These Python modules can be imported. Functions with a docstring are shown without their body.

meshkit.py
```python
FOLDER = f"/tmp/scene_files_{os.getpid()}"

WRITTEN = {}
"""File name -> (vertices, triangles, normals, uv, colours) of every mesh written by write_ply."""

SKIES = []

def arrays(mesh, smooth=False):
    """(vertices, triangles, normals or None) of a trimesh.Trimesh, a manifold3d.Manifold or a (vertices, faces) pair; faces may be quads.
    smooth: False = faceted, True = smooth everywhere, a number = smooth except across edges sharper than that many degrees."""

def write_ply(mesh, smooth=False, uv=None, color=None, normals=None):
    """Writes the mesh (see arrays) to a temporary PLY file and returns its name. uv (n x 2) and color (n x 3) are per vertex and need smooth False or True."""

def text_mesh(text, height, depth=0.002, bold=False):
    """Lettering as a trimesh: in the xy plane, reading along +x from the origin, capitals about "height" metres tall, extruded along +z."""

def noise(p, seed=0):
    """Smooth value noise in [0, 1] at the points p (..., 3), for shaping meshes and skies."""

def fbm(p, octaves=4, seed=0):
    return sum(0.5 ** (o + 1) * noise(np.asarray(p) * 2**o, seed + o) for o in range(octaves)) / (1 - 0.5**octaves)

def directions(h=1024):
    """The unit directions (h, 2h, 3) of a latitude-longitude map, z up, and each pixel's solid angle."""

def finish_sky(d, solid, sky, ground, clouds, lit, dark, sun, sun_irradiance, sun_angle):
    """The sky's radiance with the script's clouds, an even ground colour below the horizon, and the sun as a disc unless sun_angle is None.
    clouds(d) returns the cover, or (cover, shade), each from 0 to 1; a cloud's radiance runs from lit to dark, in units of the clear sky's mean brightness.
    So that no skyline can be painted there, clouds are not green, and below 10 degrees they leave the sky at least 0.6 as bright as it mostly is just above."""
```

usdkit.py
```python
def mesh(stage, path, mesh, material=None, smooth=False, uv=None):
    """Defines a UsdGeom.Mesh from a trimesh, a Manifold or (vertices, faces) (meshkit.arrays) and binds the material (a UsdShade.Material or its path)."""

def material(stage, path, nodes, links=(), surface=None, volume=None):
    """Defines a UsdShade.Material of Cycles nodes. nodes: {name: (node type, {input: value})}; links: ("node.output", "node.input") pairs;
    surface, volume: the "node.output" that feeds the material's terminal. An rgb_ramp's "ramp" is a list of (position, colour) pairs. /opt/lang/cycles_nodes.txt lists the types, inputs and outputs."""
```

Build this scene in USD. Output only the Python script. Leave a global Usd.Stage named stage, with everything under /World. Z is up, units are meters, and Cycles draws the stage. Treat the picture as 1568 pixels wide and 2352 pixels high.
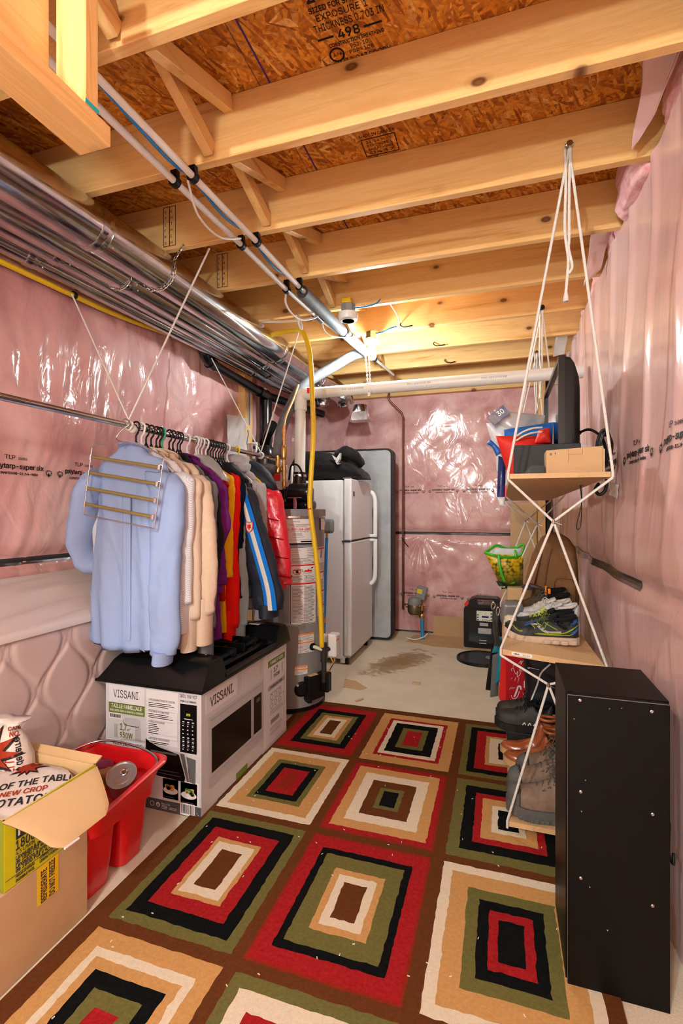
import math, random
import numpy as np
import trimesh
import usdkit
import meshkit
from meshkit import text_mesh, fbm, noise
from shapely.geometry import Polygon, box as sbox, LineString, Point
from shapely import affinity
from pxr import Usd, UsdGeom, UsdShade, UsdLux, Sdf, Gf

rng = np.random.default_rng(7)
random.seed(7)
PI = math.pi

stage = Usd.Stage.CreateInMemory()
UsdGeom.SetStageUpAxis(stage, 'Z')
UsdGeom.SetStageMetersPerUnit(stage, 1.0)
UsdGeom.Xform.Define(stage, '/World')
UsdGeom.Scope.Define(stage, '/World/Looks')

# ---------------------------------------------------------------- camera, exposure, light levels
cam = UsdGeom.Camera.Define(stage, '/World/camera')
cam.CreateHorizontalApertureAttr(24.0)
cam.CreateVerticalApertureAttr(36.0)
cam.CreateFocalLengthAttr(24.0 * 1126.0 / 1568.0)
cam.AddTranslateOp().Set(Gf.Vec3d(0, 0, 1.36))
cam.AddRotateZOp().Set(17.95)
cam.AddRotateXOp().Set(90.0)
cam.CreateClippingRangeAttr(Gf.Vec2f(0.05, 100.0))
cam.CreateExposureAttr(2.0)

BULB = 290.0       # emission of the bare bulb in view
BULB2 = 850.0      # emission of the bare ceiling bulb behind the camera
BULB3 = 250.0      # emission of the unseen fill lamp added behind the camera

dome = UsdLux.DomeLight.Define(stage, '/World/ambient_sky')
dome.CreateIntensityAttr(0.05)
dome.CreateColorAttr(Gf.Vec3f(1, 0.97, 0.93))

# ---------------------------------------------------------------- helpers
MATS = {}
def material(name, nodes, links, surface='p.BSDF'):
    MATS[name] = usdkit.material(stage, '/World/Looks/' + name, nodes, links, surface=surface)
    return MATS[name]

def mat(name, col, rough=0.5, metal=0.0, col2=None, vs=6.0, st=(1, 1, 1), bump=0.0, bs=60.0, bst=None, coat=0.0, sheen=0.0, spec=0.5, trans=0.0, alpha=None, lo=0.35, hi=0.65, crough=0.05, bd=0.004):
    """plain principled material; col2: noise variation; bump: fine relief"""
    if name in MATS:
        return MATS[name]
    p = {'base_color': col, 'roughness': rough, 'metallic': metal, 'coat_weight': coat, 'coat_roughness': crough, 'sheen_weight': sheen, 'specular_ior_level': spec}
    if trans:
        p['transmission_weight'] = trans
    n = {'p': ('principled_bsdf', p), 'g': ('geometry', {})}
    l = []
    if col2 is not None:
        n['m'] = ('mapping', {'scale': st})
        n['n'] = ('noise_texture', {'scale': vs, 'detail': 4.0, 'roughness': 0.6})
        n['r'] = ('rgb_ramp', {'ramp': [(lo, col), (hi, col2)]})
        l += [('g.position', 'm.vector'), ('m.vector', 'n.vector'), ('n.fac', 'r.fac'), ('r.color', 'p.base_color')]
    if bump:
        n['bm'] = ('mapping', {'scale': bst or (1, 1, 1)})
        n['bn'] = ('noise_texture', {'scale': bs, 'detail': 3.0})
        n['b'] = ('bump', {'strength': bump, 'distance': bd})
        l += [('g.position', 'bm.vector'), ('bm.vector', 'bn.vector'), ('bn.fac', 'b.height'), ('b.normal', 'p.normal')]
    return material(name, n, l)

class T:
    """a thing: an Xform at its base; parts are given in its own space (p) or in world space (w)"""
    def __init__(s, path, loc=(0, 0, 0), rz=0.0):
        s.path, s.loc, s.rz = path, np.array(loc, float), rz
    def prim(s):
        return stage.GetPrimAtPath(s.path)
    def p(s, name, mesh, m, smooth=False, label=None, kind=None):
        pa = numbered(s.path, name)
        usdkit.mesh(stage, pa, mesh, m, smooth=smooth)
        if label:
            stage.GetPrimAtPath(pa).SetCustomDataByKey('label', label)
        if kind:
            stage.GetPrimAtPath(pa).SetCustomDataByKey('kind', kind)
        return T(pa, s.loc, s.rz)
    def w(s, name, mesh, m, smooth=False, label=None, kind=None):
        v = np.array(mesh.vertices) - s.loc
        a = math.radians(-s.rz)
        c, n = math.cos(a), math.sin(a)
        v = np.stack([v[:, 0] * c - v[:, 1] * n, v[:, 0] * n + v[:, 1] * c, v[:, 2]], 1)
        return s.p(name, trimesh.Trimesh(v, mesh.faces, process=False), m, smooth, label, kind)

USED = {}
def numbered(parent, name):
    k = parent + '/' + name
    n = USED.get(k, -1) + 1
    USED[k] = n
    return k if n == 0 else '%s_%03d' % (k, n)

def tags(prim, label=None, cat=None, group=None, kind=None):
    for k, v in (('label', label), ('category', cat), ('group', group), ('kind', kind)):
        if v:
            prim.SetCustomDataByKey(k, v)

def thing(name, label, cat, loc=(0, 0, 0), rz=0.0, group=None, kind=None):
    pa = numbered('/World', name)
    x = UsdGeom.Xform.Define(stage, pa)
    x.AddTranslateOp().Set(Gf.Vec3d(*map(float, loc)))
    x.AddRotateZOp().Set(float(rz))
    tags(x.GetPrim(), label, cat, group, kind)
    return T(pa, loc, rz)

def single(name, mesh, m, label, cat, group=None, smooth=False, kind=None):
    """a thing that is one mesh (given in world space), its origin at the middle of its base"""
    lo, hi = mesh.bounds
    base = np.array([(lo[0] + hi[0]) / 2, (lo[1] + hi[1]) / 2, lo[2]])
    pa = numbered('/World', name)
    g = usdkit.mesh(stage, pa, trimesh.Trimesh(np.array(mesh.vertices) - base, mesh.faces, process=False), m, smooth=smooth)
    g.AddTranslateOp().Set(Gf.Vec3d(*map(float, base)))
    tags(g.GetPrim(), label, cat, group, kind)
    return T(pa, base)

def dup(src, label, loc, rz=0.0, group=None):
    name = src.path.split('/')[-1].rstrip('0123456789').rstrip('_')
    was = src.prim().GetCustomData()
    pa = numbered('/World', name)
    x = UsdGeom.Xform.Define(stage, pa)
    x.AddTranslateOp().Set(Gf.Vec3d(*map(float, loc)))
    x.AddRotateZOp().Set(float(rz))
    x.GetPrim().GetReferences().AddInternalReference(src.path)
    x.GetPrim().SetInstanceable(True)
    tags(x.GetPrim(), label, was['category'], group or was.get('group'))
    return T(pa, loc, rz)

def each(t, name, ms, m, smooth=False, world=True):
    """one part for each mesh of a list"""
    for q in ms:
        (t.w if world else t.p)(name, q, m, smooth)

def cat(*ms):
    ms = [m for x in ms for m in (x if isinstance(x, (list, tuple)) else [x])]
    return trimesh.util.concatenate(ms) if len(ms) > 1 else ms[0]

def bx(x0, x1, y0, y1, z0, z1, b=0.0):
    if b <= 0:
        m = trimesh.creation.box((x1 - x0, y1 - y0, z1 - z0))
        m.apply_translation(((x0 + x1) / 2, (y0 + y1) / 2, (z0 + z1) / 2))
        return m
    pts = []
    for x, sx in ((x0, 1), (x1, -1)):
        for y, sy in ((y0, 1), (y1, -1)):
            for z, sz in ((z0, 1), (z1, -1)):
                k = 0.4
                pts += [(x + sx * b, y + sy * b, z), (x + sx * b, y, z + sz * b), (x, y + sy * b, z + sz * b), (x + sx * b * k, y + sy * b * k, z + sz * b * k)]
    return trimesh.convex.convex_hull(np.array(pts))

def mv(m, dx=0, dy=0, dz=0):
    m = m.copy(); m.apply_translation((dx, dy, dz)); return m

def rot(m, axis, deg, about=(0, 0, 0)):
    m = m.copy()
    m.apply_transform(trimesh.transformations.rotation_matrix(math.radians(deg), {'x': (1, 0, 0), 'y': (0, 1, 0), 'z': (0, 0, 1)}[axis], about))
    return m

def sc(m, x, y, z):
    m = m.copy(); m.apply_transform(np.diag([x, y, z, 1.0])); return m

def spline(pts, k=8):
    """Catmull-Rom through the points"""
    P = np.array(pts, float)
    if len(P) < 3:
        return P
    Q = np.vstack([2 * P[0] - P[1], P, 2 * P[-1] - P[-2]])
    out = []
    t = np.linspace(0, 1, k, endpoint=False)[:, None]
    for i in range(1, len(Q) - 2):
        a, b, c, d = Q[i - 1], Q[i], Q[i + 1], Q[i + 2]
        out.append(0.5 * ((2 * b) + (-a + c) * t + (2 * a - 5 * b + 4 * c - d) * t**2 + (-a + 3 * b - 3 * c + d) * t**3))
    return np.vstack(out + [P[-1:]])

def frames(P):
    d = np.gradient(P, axis=0)
    d /= np.maximum(np.linalg.norm(d, axis=1, keepdims=True), 1e-9)
    up = np.array([0, 0, 1.0]) if abs(d[0][2]) < 0.9 else np.array([1.0, 0, 0])
    U = []
    u = np.cross(up, d[0]); u /= np.linalg.norm(u)
    for t in d:
        u = u - t * (u @ t); u /= max(np.linalg.norm(u), 1e-9)
        U.append(u)
    U = np.array(U)
    return d, U, np.cross(d, U)

def loft(rings, cap=True, closed=False):
    """rings: k loops of n points"""
    R = np.array(rings, float)
    k, n = R.shape[:2]
    v = R.reshape(-1, 3)
    i, j = np.meshgrid(np.arange(k if closed else k - 1), np.arange(n), indexing='ij')
    i2, j2 = (i + 1) % k, (j + 1) % n
    f = np.concatenate([np.stack([i * n + j, i * n + j2, i2 * n + j2], -1).reshape(-1, 3), np.stack([i * n + j, i2 * n + j2, i2 * n + j], -1).reshape(-1, 3)])
    if cap and not closed:
        v = np.vstack([v, R[0].mean(0), R[-1].mean(0)])
        jj = np.arange(n)
        f = np.vstack([f, np.stack([np.full(n, k * n), (jj + 1) % n, jj], 1), np.stack([np.full(n, k * n + 1), (k - 1) * n + jj, (k - 1) * n + (jj + 1) % n], 1)])
    m = trimesh.Trimesh(v, f, process=False)
    if m.is_watertight and m.volume < 0:
        m.invert()
    return m

def tube(pts, r, n=10, k=0, closed=False, flat=1.0):
    P = spline(pts, k) if k else np.array(pts, float)
    d, U, V = frames(P)
    rr = np.interp(np.linspace(0, 1, len(P)), np.linspace(0, 1, len(r)), r) if np.ndim(r) else np.full(len(P), r)
    a = np.arange(n) / n * 2 * PI
    return loft(P[:, None] + rr[:, None, None] * (np.cos(a)[None, :, None] * U[:, None] + flat * np.sin(a)[None, :, None] * V[:, None]), closed=closed)

def lathe(prof, n=32, c=(0, 0, 0), axis='z'):
    """prof: (r, h) pairs"""
    a = np.arange(n) / n * 2 * PI
    rings = [np.stack([max(r, 1e-4) * np.cos(a), max(r, 1e-4) * np.sin(a), np.full(n, h)], 1) for r, h in prof]
    m = loft(rings)
    if axis == 'y':
        m = rot(m, 'x', -90)
    if axis == 'x':
        m = rot(m, 'y', 90)
    return mv(m, *c)

def prism(poly, h, plane='xy', o=0.0):
    """2-D outline pushed along the plane's normal from o to o + h"""
    g = poly if hasattr(poly, 'geom_type') else Polygon(poly)
    gs = [q for q in (g.geoms if hasattr(g, 'geoms') else [g]) if q.geom_type == 'Polygon' and q.area > 1e-9]
    m = cat([trimesh.creation.extrude_polygon(q, h, engine='earcut') for q in gs])
    v = np.array(m.vertices)
    if plane == 'xz':    # outline in x, z; pushed along +y
        v = np.stack([v[:, 0], v[:, 2] + o, v[:, 1]], 1)
        m = trimesh.Trimesh(v, m.faces[:, ::-1], process=False)
    elif plane == 'yz':
        v = np.stack([v[:, 2] + o, v[:, 0], v[:, 1]], 1)
        m = trimesh.Trimesh(v, m.faces, process=False)
    else:
        m.apply_translation((0, 0, o))
    return m

def grid(P, th=0.0):
    """P: (a, b, 3) points; th: thickness (a closed shell)"""
    P = np.asarray(P, float)
    a, b = P.shape[:2]
    i, j = np.meshgrid(np.arange(a - 1), np.arange(b - 1), indexing='ij')
    q = (i * b + j).ravel()
    f = np.concatenate([np.stack([q, q + b, q + b + 1], 1), np.stack([q, q + b + 1, q + 1], 1)])
    m = trimesh.Trimesh(P.reshape(-1, 3), f, process=False)
    if th:
        N = np.array(m.vertex_normals)
        v2 = m.vertices - N * th
        e = np.concatenate([np.arange(b), np.arange(1, a) * b + b - 1, (a - 1) * b + np.arange(b - 2, -1, -1), np.arange(a - 2, 0, -1) * b])
        n0 = a * b
        e2 = np.roll(e, -1)
        side = np.concatenate([np.stack([e, e2, e2 + n0], 1), np.stack([e, e2 + n0, e + n0], 1)])
        m = trimesh.Trimesh(np.vstack([m.vertices, v2]), np.vstack([f, f[:, ::-1] + n0, side]), process=False)
    return m

def plate(o, ex, ey, m2):
    """map a mesh made in the xy plane to the plane at o with axes ex, ey"""
    ex, ey = np.array(ex, float), np.array(ey, float)
    ez = np.cross(ex / np.linalg.norm(ex), ey / np.linalg.norm(ey))
    v = np.array(m2.vertices)
    return trimesh.Trimesh(np.array(o) + v[:, :1] * ex + v[:, 1:2] * ey + v[:, 2:] * ez, m2.faces, process=False)

def txt(s, h, w=None, bold=False, at=(0, 0), depth=0.0006, centre=False):
    """flat lettering in the xy plane, starting at at, stretched to the width w"""
    m = text_mesh(s, h, depth, bold)
    v = np.array(m.vertices)
    x0, x1 = v[:, 0].min(), v[:, 0].max()
    k = 1.0 if w is None else w / (x1 - x0)
    v[:, 0] = (v[:, 0] - x0) * k - (0.5 * (x1 - x0) * k if centre else 0) + at[0]
    v[:, 1] += at[1]
    return trimesh.Trimesh(v, m.faces, process=False)

def rect(x0, x1, y0, y1, d=0.0005):
    m = trimesh.creation.box((abs(x1 - x0), abs(y1 - y0), d))
    return mv(m, (x0 + x1) / 2, (y0 + y1) / 2, d / 2)

def lump(m, amp, scale, seed=0):
    """uneven surface: push the vertices along their normals"""
    v = np.array(m.vertices)
    n = np.array(m.vertex_normals)
    return trimesh.Trimesh(v + n * ((fbm(v * scale, 3, seed) - 0.5) * 2 * amp)[:, None], m.faces, process=False)

def rbox(x0, x1, y0, y1, z0, z1, e=0.25, n=24, k=9, pw=4.0):
    """a soft box (superellipse sections stacked in z, ends rounded in)"""
    rings = []
    a = np.arange(n) / n * 2 * PI
    for t in np.linspace(0, 1, k):
        s = (1 - abs(2 * t - 1) ** 6) ** (1 / 6.0) * (1 - e) + e if 0 < t < 1 else 1 - e
        cx, cy = np.cos(a), np.sin(a)
        X = np.sign(cx) * np.abs(cx) ** (2 / pw); Y = np.sign(cy) * np.abs(cy) ** (2 / pw)
        rings.append(np.stack([(x0 + x1) / 2 + X * s * (x1 - x0) / 2, (y0 + y1) / 2 + Y * s * (y1 - y0) / 2, np.full(n, z0 + t * (z1 - z0))], 1))
    return loft(rings)

def beam(a, b, w, h, up=(0, 0, 1), c=0.002):
    """a square-cut timber from a to b"""
    a, b = np.array(a, float), np.array(b, float)
    d = b - a; L = np.linalg.norm(d); d /= L
    s = np.cross(d, up); s /= np.linalg.norm(s); u = np.cross(s, d)
    m = bx(0, L, -w / 2, w / 2, -h / 2, h / 2, c)
    M = np.eye(4); M[:3, 0], M[:3, 1], M[:3, 2], M[:3, 3] = d, -s, u, a
    m.apply_transform(M)
    return m

# ---------------------------------------------------------------- materials of the room
def wood(name, axis, light, mid, dark, knot=True, grain=16.0, rough=0.55):
    s = [grain, grain, grain]; s['xyz'.index(axis)] = 0.9
    ks = {'x': (3.0, 0.25, 5.0), 'y': (5.0, 3.0, 0.25), 'z': (5.0, 0.25, 3.0)}[axis]
    n = {'g': ('geometry', {}), 'o': ('object_info', {}), 'om': ('vector_math', {'math_type': 'scale', 'scale': 9.0}),
         'cx': ('combine_xyz', {}), 'ad': ('vector_math', {'math_type': 'add'}),
         'm': ('mapping', {'scale': s}), 'n': ('noise_texture', {'scale': 1.0, 'detail': 5.0, 'roughness': 0.62, 'distortion': 0.7}),
         'r': ('rgb_ramp', {'ramp': [(0.30, dark), (0.40, mid), (0.46, light), (0.50, mid), (0.56, light), (0.66, mid), (0.74, light)]}),
         'mw': ('mapping', {'scale': [q * 0.14 for q in s]}), 'nw': ('noise_texture', {'scale': 1.0, 'detail': 2.0}),
         'rw': ('rgb_ramp', {'ramp': [(0.3, (0.86, 0.80, 0.74)), (0.7, (1.05, 1.05, 1.05))]}),
         'mu': ('mix', {'mix_type': 'multiply', 'fac': 1.0}),
         'mk': ('mapping', {'scale': ks}), 'v': ('voronoi_texture', {'scale': 1.05, 'randomness': 1.0}),
         'rk': ('rgb_ramp', {'ramp': [(0.0, (0.15, 0.15, 0.15)), (0.055, (0.0, 0, 0)), (0.075, (0.35, 0.35, 0.35)), (0.09, (0.75, 0.75, 0.75)), (0.17, (1, 1, 1))]}),
         'k': ('mix', {'mix_type': 'mix', 'color1': (0.16, 0.055, 0.016)}),
         'b': ('bump', {'strength': 0.12, 'distance': 0.003}), 'p': ('principled_bsdf', {'roughness': rough, 'specular_ior_level': 0.35})}
    l = [('g.position', 'ad.vector1'), ('o.random', 'cx.x'), ('o.random', 'cx.y'), ('o.random', 'cx.z'), ('cx.vector', 'om.vector1'), ('om.vector', 'ad.vector2'),
         ('ad.vector', 'm.vector'), ('m.vector', 'n.vector'), ('n.fac', 'r.fac'), ('ad.vector', 'mw.vector'), ('mw.vector', 'nw.vector'), ('nw.fac', 'rw.fac'),
         ('r.color', 'mu.color1'), ('rw.color', 'mu.color2'), ('n.fac', 'b.height'), ('b.normal', 'p.normal')]
    if knot:
        l += [('ad.vector', 'mk.vector'), ('mk.vector', 'v.vector'), ('v.distance', 'rk.fac'), ('rk.color', 'k.fac'), ('mu.color', 'k.color2'), ('k.color', 'p.base_color')]
    else:
        for q in ('mk', 'v', 'rk', 'k'):
            del n[q]
        l += [('mu.color', 'p.base_color')]
    return material(name, n, l)

PINE = ((0.86, 0.56, 0.235), (0.80, 0.485, 0.18), (0.62, 0.30, 0.085))
wood('pine_x', 'x', *PINE)
wood('pine_y', 'y', *PINE)
wood('pine_z', 'z', *PINE)
wood('shelf_wood', 'y', (0.66, 0.45, 0.24), (0.62, 0.41, 0.21), (0.55, 0.35, 0.17), knot=False, grain=30)

# oriented strand board: three layers of long flakes laid at different angles
FL = [(0.0, (0.28, 0.080, 0.009)), (0.22, (0.52, 0.175, 0.016)), (0.45, (0.68, 0.26, 0.028)), (0.68, (0.78, 0.36, 0.055)), (0.86, (0.42, 0.12, 0.012)), (1.0, (0.88, 0.52, 0.17))]
n = {'g': ('geometry', {}), 'p': ('principled_bsdf', {'roughness': 0.6, 'specular_ior_level': 0.3}), 'b': ('bump', {'strength': 0.25, 'distance': 0.003})}
l = []
for i, (a, sx, sy) in enumerate(((0.3, 70, 11), (1.2, 80, 13), (2.1, 64, 10), (2.8, 88, 15))):
    n.update({'m%d' % i: ('mapping', {'mapping_type': 'texture', 'rotation': (0, 0, a), 'scale': (1 / sx, 1 / sy, 1.0)}), 'd%d' % i: ('noise_texture', {'scale': 7.0, 'detail': 2.0}),
              'v%d' % i: ('voronoi_texture', {'scale': 1.0, 'metric': 'euclidean'}), 's%d' % i: ('separate_color', {}), 'r%d' % i: ('rgb_ramp', {'ramp': FL})})
    l += [('g.position', 'm%d.vector' % i), ('m%d.vector' % i, 'v%d.vector' % i), ('v%d.color' % i, 's%d.color' % i), ('s%d.r' % i, 'r%d.fac' % i)]
del n['d0'], n['d1'], n['d2'], n['d3']
prev = 'r0.color'
for i in (1, 2, 3):
    n['c%d' % i] = ('math', {'math_type': 'less_than', 'value2': 0.42})
    n['x%d' % i] = ('mix', {'mix_type': 'mix'})
    l += [('s%d.g' % i, 'c%d.value1' % i), ('c%d.value' % i, 'x%d.fac' % i), (prev, 'x%d.color1' % i), ('r%d.color' % i, 'x%d.color2' % i)]
    prev = 'x%d.color' % i
n['fm'] = ('mapping', {'scale': (60, 60, 1), 'rotation': (0, 0, 0.4)})
n['fn'] = ('noise_texture', {'scale': 1.0, 'detail': 3.0})
n['fr'] = ('rgb_ramp', {'ramp': [(0.3, (0.7, 0.66, 0.6)), (0.6, (1.05, 1.05, 1.05))]})
n['fx'] = ('mix', {'mix_type': 'multiply', 'fac': 1.0})
l += [('g.position', 'fm.vector'), ('fm.vector', 'fn.vector'), ('fn.fac', 'fr.fac'), (prev, 'fx.color1'), ('fr.color', 'fx.color2'), ('fx.color', 'p.base_color'), ('s1.r', 'b.height'), ('b.normal', 'p.normal')]
material('osb', n, l)

# pink glass-wool seen through a wrinkled clear vapour barrier
def poly(name, st, bst, bump=0.5, rot_=(0, 0, 0), pale=0.0):
    c = [np.array(q) * (1 - pale) + np.array((0.74, 0.56, 0.53)) * pale for q in ((0.42, 0.165, 0.165), (0.62, 0.315, 0.305), (0.71, 0.41, 0.39), (0.78, 0.53, 0.505))]
    n = {'g': ('geometry', {}), 'm': ('mapping', {'scale': st, 'rotation': rot_}), 'n': ('noise_texture', {'scale': 1.0, 'detail': 5.0, 'roughness': 0.55, 'distortion': 0.5}),
         'r': ('rgb_ramp', {'ramp': [(0.22, c[0]), (0.42, c[1]), (0.56, c[2]), (0.75, c[3])]}),
         'mb': ('mapping', {'scale': bst, 'rotation': rot_}), 'nb': ('noise_texture', {'scale': 1.0, 'detail': 3.0, 'roughness': 0.5, 'distortion': 1.6}),
         'b': ('bump', {'strength': bump, 'distance': 0.02}),
         'p': ('principled_bsdf', {'roughness': 0.65, 'specular_ior_level': 0.2, 'coat_weight': 0.85, 'coat_roughness': 0.14})}
    l = [('g.position', 'm.vector'), ('m.vector', 'n.vector'), ('n.fac', 'r.fac'), ('r.color', 'p.base_color'), ('g.position', 'mb.vector'), ('mb.vector', 'nb.vector'), ('nb.fac', 'b.height'), ('b.normal', 'p.coat_normal'), ('b.normal', 'p.normal')]
    material(name, n, l)
poly('barrier_left', (1.8, 1.8, 1.9), (5, 8, 3.6), 0.38)
poly('barrier_back', (4.0, 2.5, 4.4), (6, 4, 4), 0.28, (0, 0.7, 0))
poly('barrier_right', (1.6, 1.8, 1.3), (5, 7, 2.0), 0.14, pale=0.45)

# concrete, with dried brown water stains in front of the meter
n = {'g': ('geometry', {}), 'n': ('noise_texture', {'scale': 3.0, 'detail': 7.0, 'roughness': 0.65}), 'r': ('rgb_ramp', {'ramp': [(0.3, (0.64, 0.56, 0.43)), (0.7, (0.76, 0.68, 0.54))]}),
     'f': ('noise_texture', {'scale': 160.0, 'detail': 2.0}), 'fr': ('rgb_ramp', {'ramp': [(0.3, (0.88, 0.88, 0.88)), (0.7, (1.05, 1.05, 1.05))]}), 'x': ('mix', {'mix_type': 'multiply', 'fac': 1.0}),
     'b': ('bump', {'strength': 0.15, 'distance': 0.004}), 'p': ('principled_bsdf', {'roughness': 0.75, 'specular_ior_level': 0.3}),
     'sm': ('mapping', {'location': (1.7 * 0.85 + 4.35 * 0.5, -4.35 * 1.5 + 0.85 * 0.9, 0), 'scale': (1.7, 1.5, 0)}), 'sv': ('vector_math', {'math_type': 'subtract', 'vector2': (-0.86, 4.42, 0)}), 'sr': ('vector_rotate', {'rotate_type': 'z_axis', 'angle': 0.45}), 'ss': ('vector_math', {'math_type': 'multiply', 'vector2': (4.2, 1.75, 0)}), 'sl': ('vector_math', {'math_type': 'length'}),
     'sn': ('noise_texture', {'scale': 7.0, 'detail': 6.0, 'roughness': 0.6, 'distortion': 1.5}), 'sa': ('math', {'math_type': 'subtract'}), 'so': ('rgb_ramp', {'ramp': [(0.0, (0, 0, 0)), (0.02, (0, 0, 0)), (0.16, (0.75, 0.75, 0.75)), (0.4, (1, 1, 1))]}), 'sd': ('math', {'math_type': 'multiply', 'value2': 0.58}), 'sx': ('mix', {'color2': (0.30, 0.20, 0.10)})}
l = [('g.position', 'n.vector'), ('n.fac', 'r.fac'), ('g.position', 'f.vector'), ('f.fac', 'fr.fac'), ('r.color', 'x.color1'), ('fr.color', 'x.color2'), ('f.fac', 'b.height'), ('b.normal', 'p.normal'),
     ('g.position', 'sv.vector1'), ('sv.vector', 'sr.vector'), ('sr.vector', 'ss.vector1'), ('ss.vector', 'sl.vector1'), ('sl.value', 'sd.value1'), ('g.position', 'sn.vector'), ('sn.fac', 'sa.value1'), ('sd.value', 'sa.value2'), ('sa.value', 'so.fac'), ('so.color', 'sx.fac'), ('x.color', 'sx.color1'), ('sx.color', 'p.base_color')]
del n['sm']
material('concrete', n, l)
mat('ink', (0.008, 0.007, 0.008), 0.5, spec=0.2)
mat('ink_soft', (0.03, 0.02, 0.018), 0.6, spec=0.2)
mat('seam_dark', (0.045, 0.04, 0.042), 0.3, coat=0.6)
mat('film', (0.80, 0.74, 0.72), 0.25, coat=0.5, trans=0.45)
mat('film_pink', (0.66, 0.44, 0.43), 0.35, coat=0.6)
mat('wool', (0.74, 0.33, 0.36), 0.95, col2=(0.85, 0.55, 0.56), vs=30, bump=0.6, bs=40)
mat('drywall', (0.62, 0.55, 0.46), 0.8)
mat('steel', (0.62, 0.62, 0.62), 0.22, 1.0)
mat('galv', (0.62, 0.62, 0.63), 0.15, 1.0, col2=(0.46, 0.46, 0.48), vs=9, bump=0.06, bs=5, bst=(3, 0.7, 3), bd=0.02)
mat('white', (0.80, 0.79, 0.77), 0.45)
mat('paper', (0.78, 0.76, 0.74), 0.55)
mat('black', (0.005, 0.005, 0.0055), 0.4, spec=0.3)
mat('black_gloss', (0.005, 0.005, 0.006), 0.2)
mat('grey', (0.22, 0.22, 0.23), 0.55)
mat('rope', (0.74, 0.71, 0.66), 0.85, bump=0.7, bs=260)
mat('yellow', (0.82, 0.53, 0.012), 0.4)
mat('blue', (0.02, 0.20, 0.52), 0.45)
mat('red', (0.70, 0.012, 0.014), 0.4)
mat('orange', (0.85, 0.25, 0.02), 0.5)
mat('brass', (0.62, 0.38, 0.12), 0.3, 1.0)
mat('copper', (0.70, 0.30, 0.13), 0.3, 1.0)
mat('cardboard', (0.52, 0.335, 0.17), 0.8, col2=(0.57, 0.375, 0.20), vs=5)
mat('cardboard_in', (0.62, 0.42, 0.20), 0.8, col2=(0.66, 0.455, 0.235), vs=5)
mat('pvc', (0.80, 0.80, 0.77), 0.35)
mat('foam', (0.10, 0.105, 0.112), 0.7, col2=(0.14, 0.145, 0.155), vs=20)

# ---------------------------------------------------------------- the room
XL, XR, YB, YF, ZJ, ZC = -2.25, 0.55, 5.56, -2.6, 2.715, 2.95

fl = thing('floor', None, None, kind='structure')
fl.p('slab', bx(XL - 0.3, XR + 0.3, YF - 0.2, YB + 0.3, -0.15, 0), MATS['concrete'])
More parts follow.
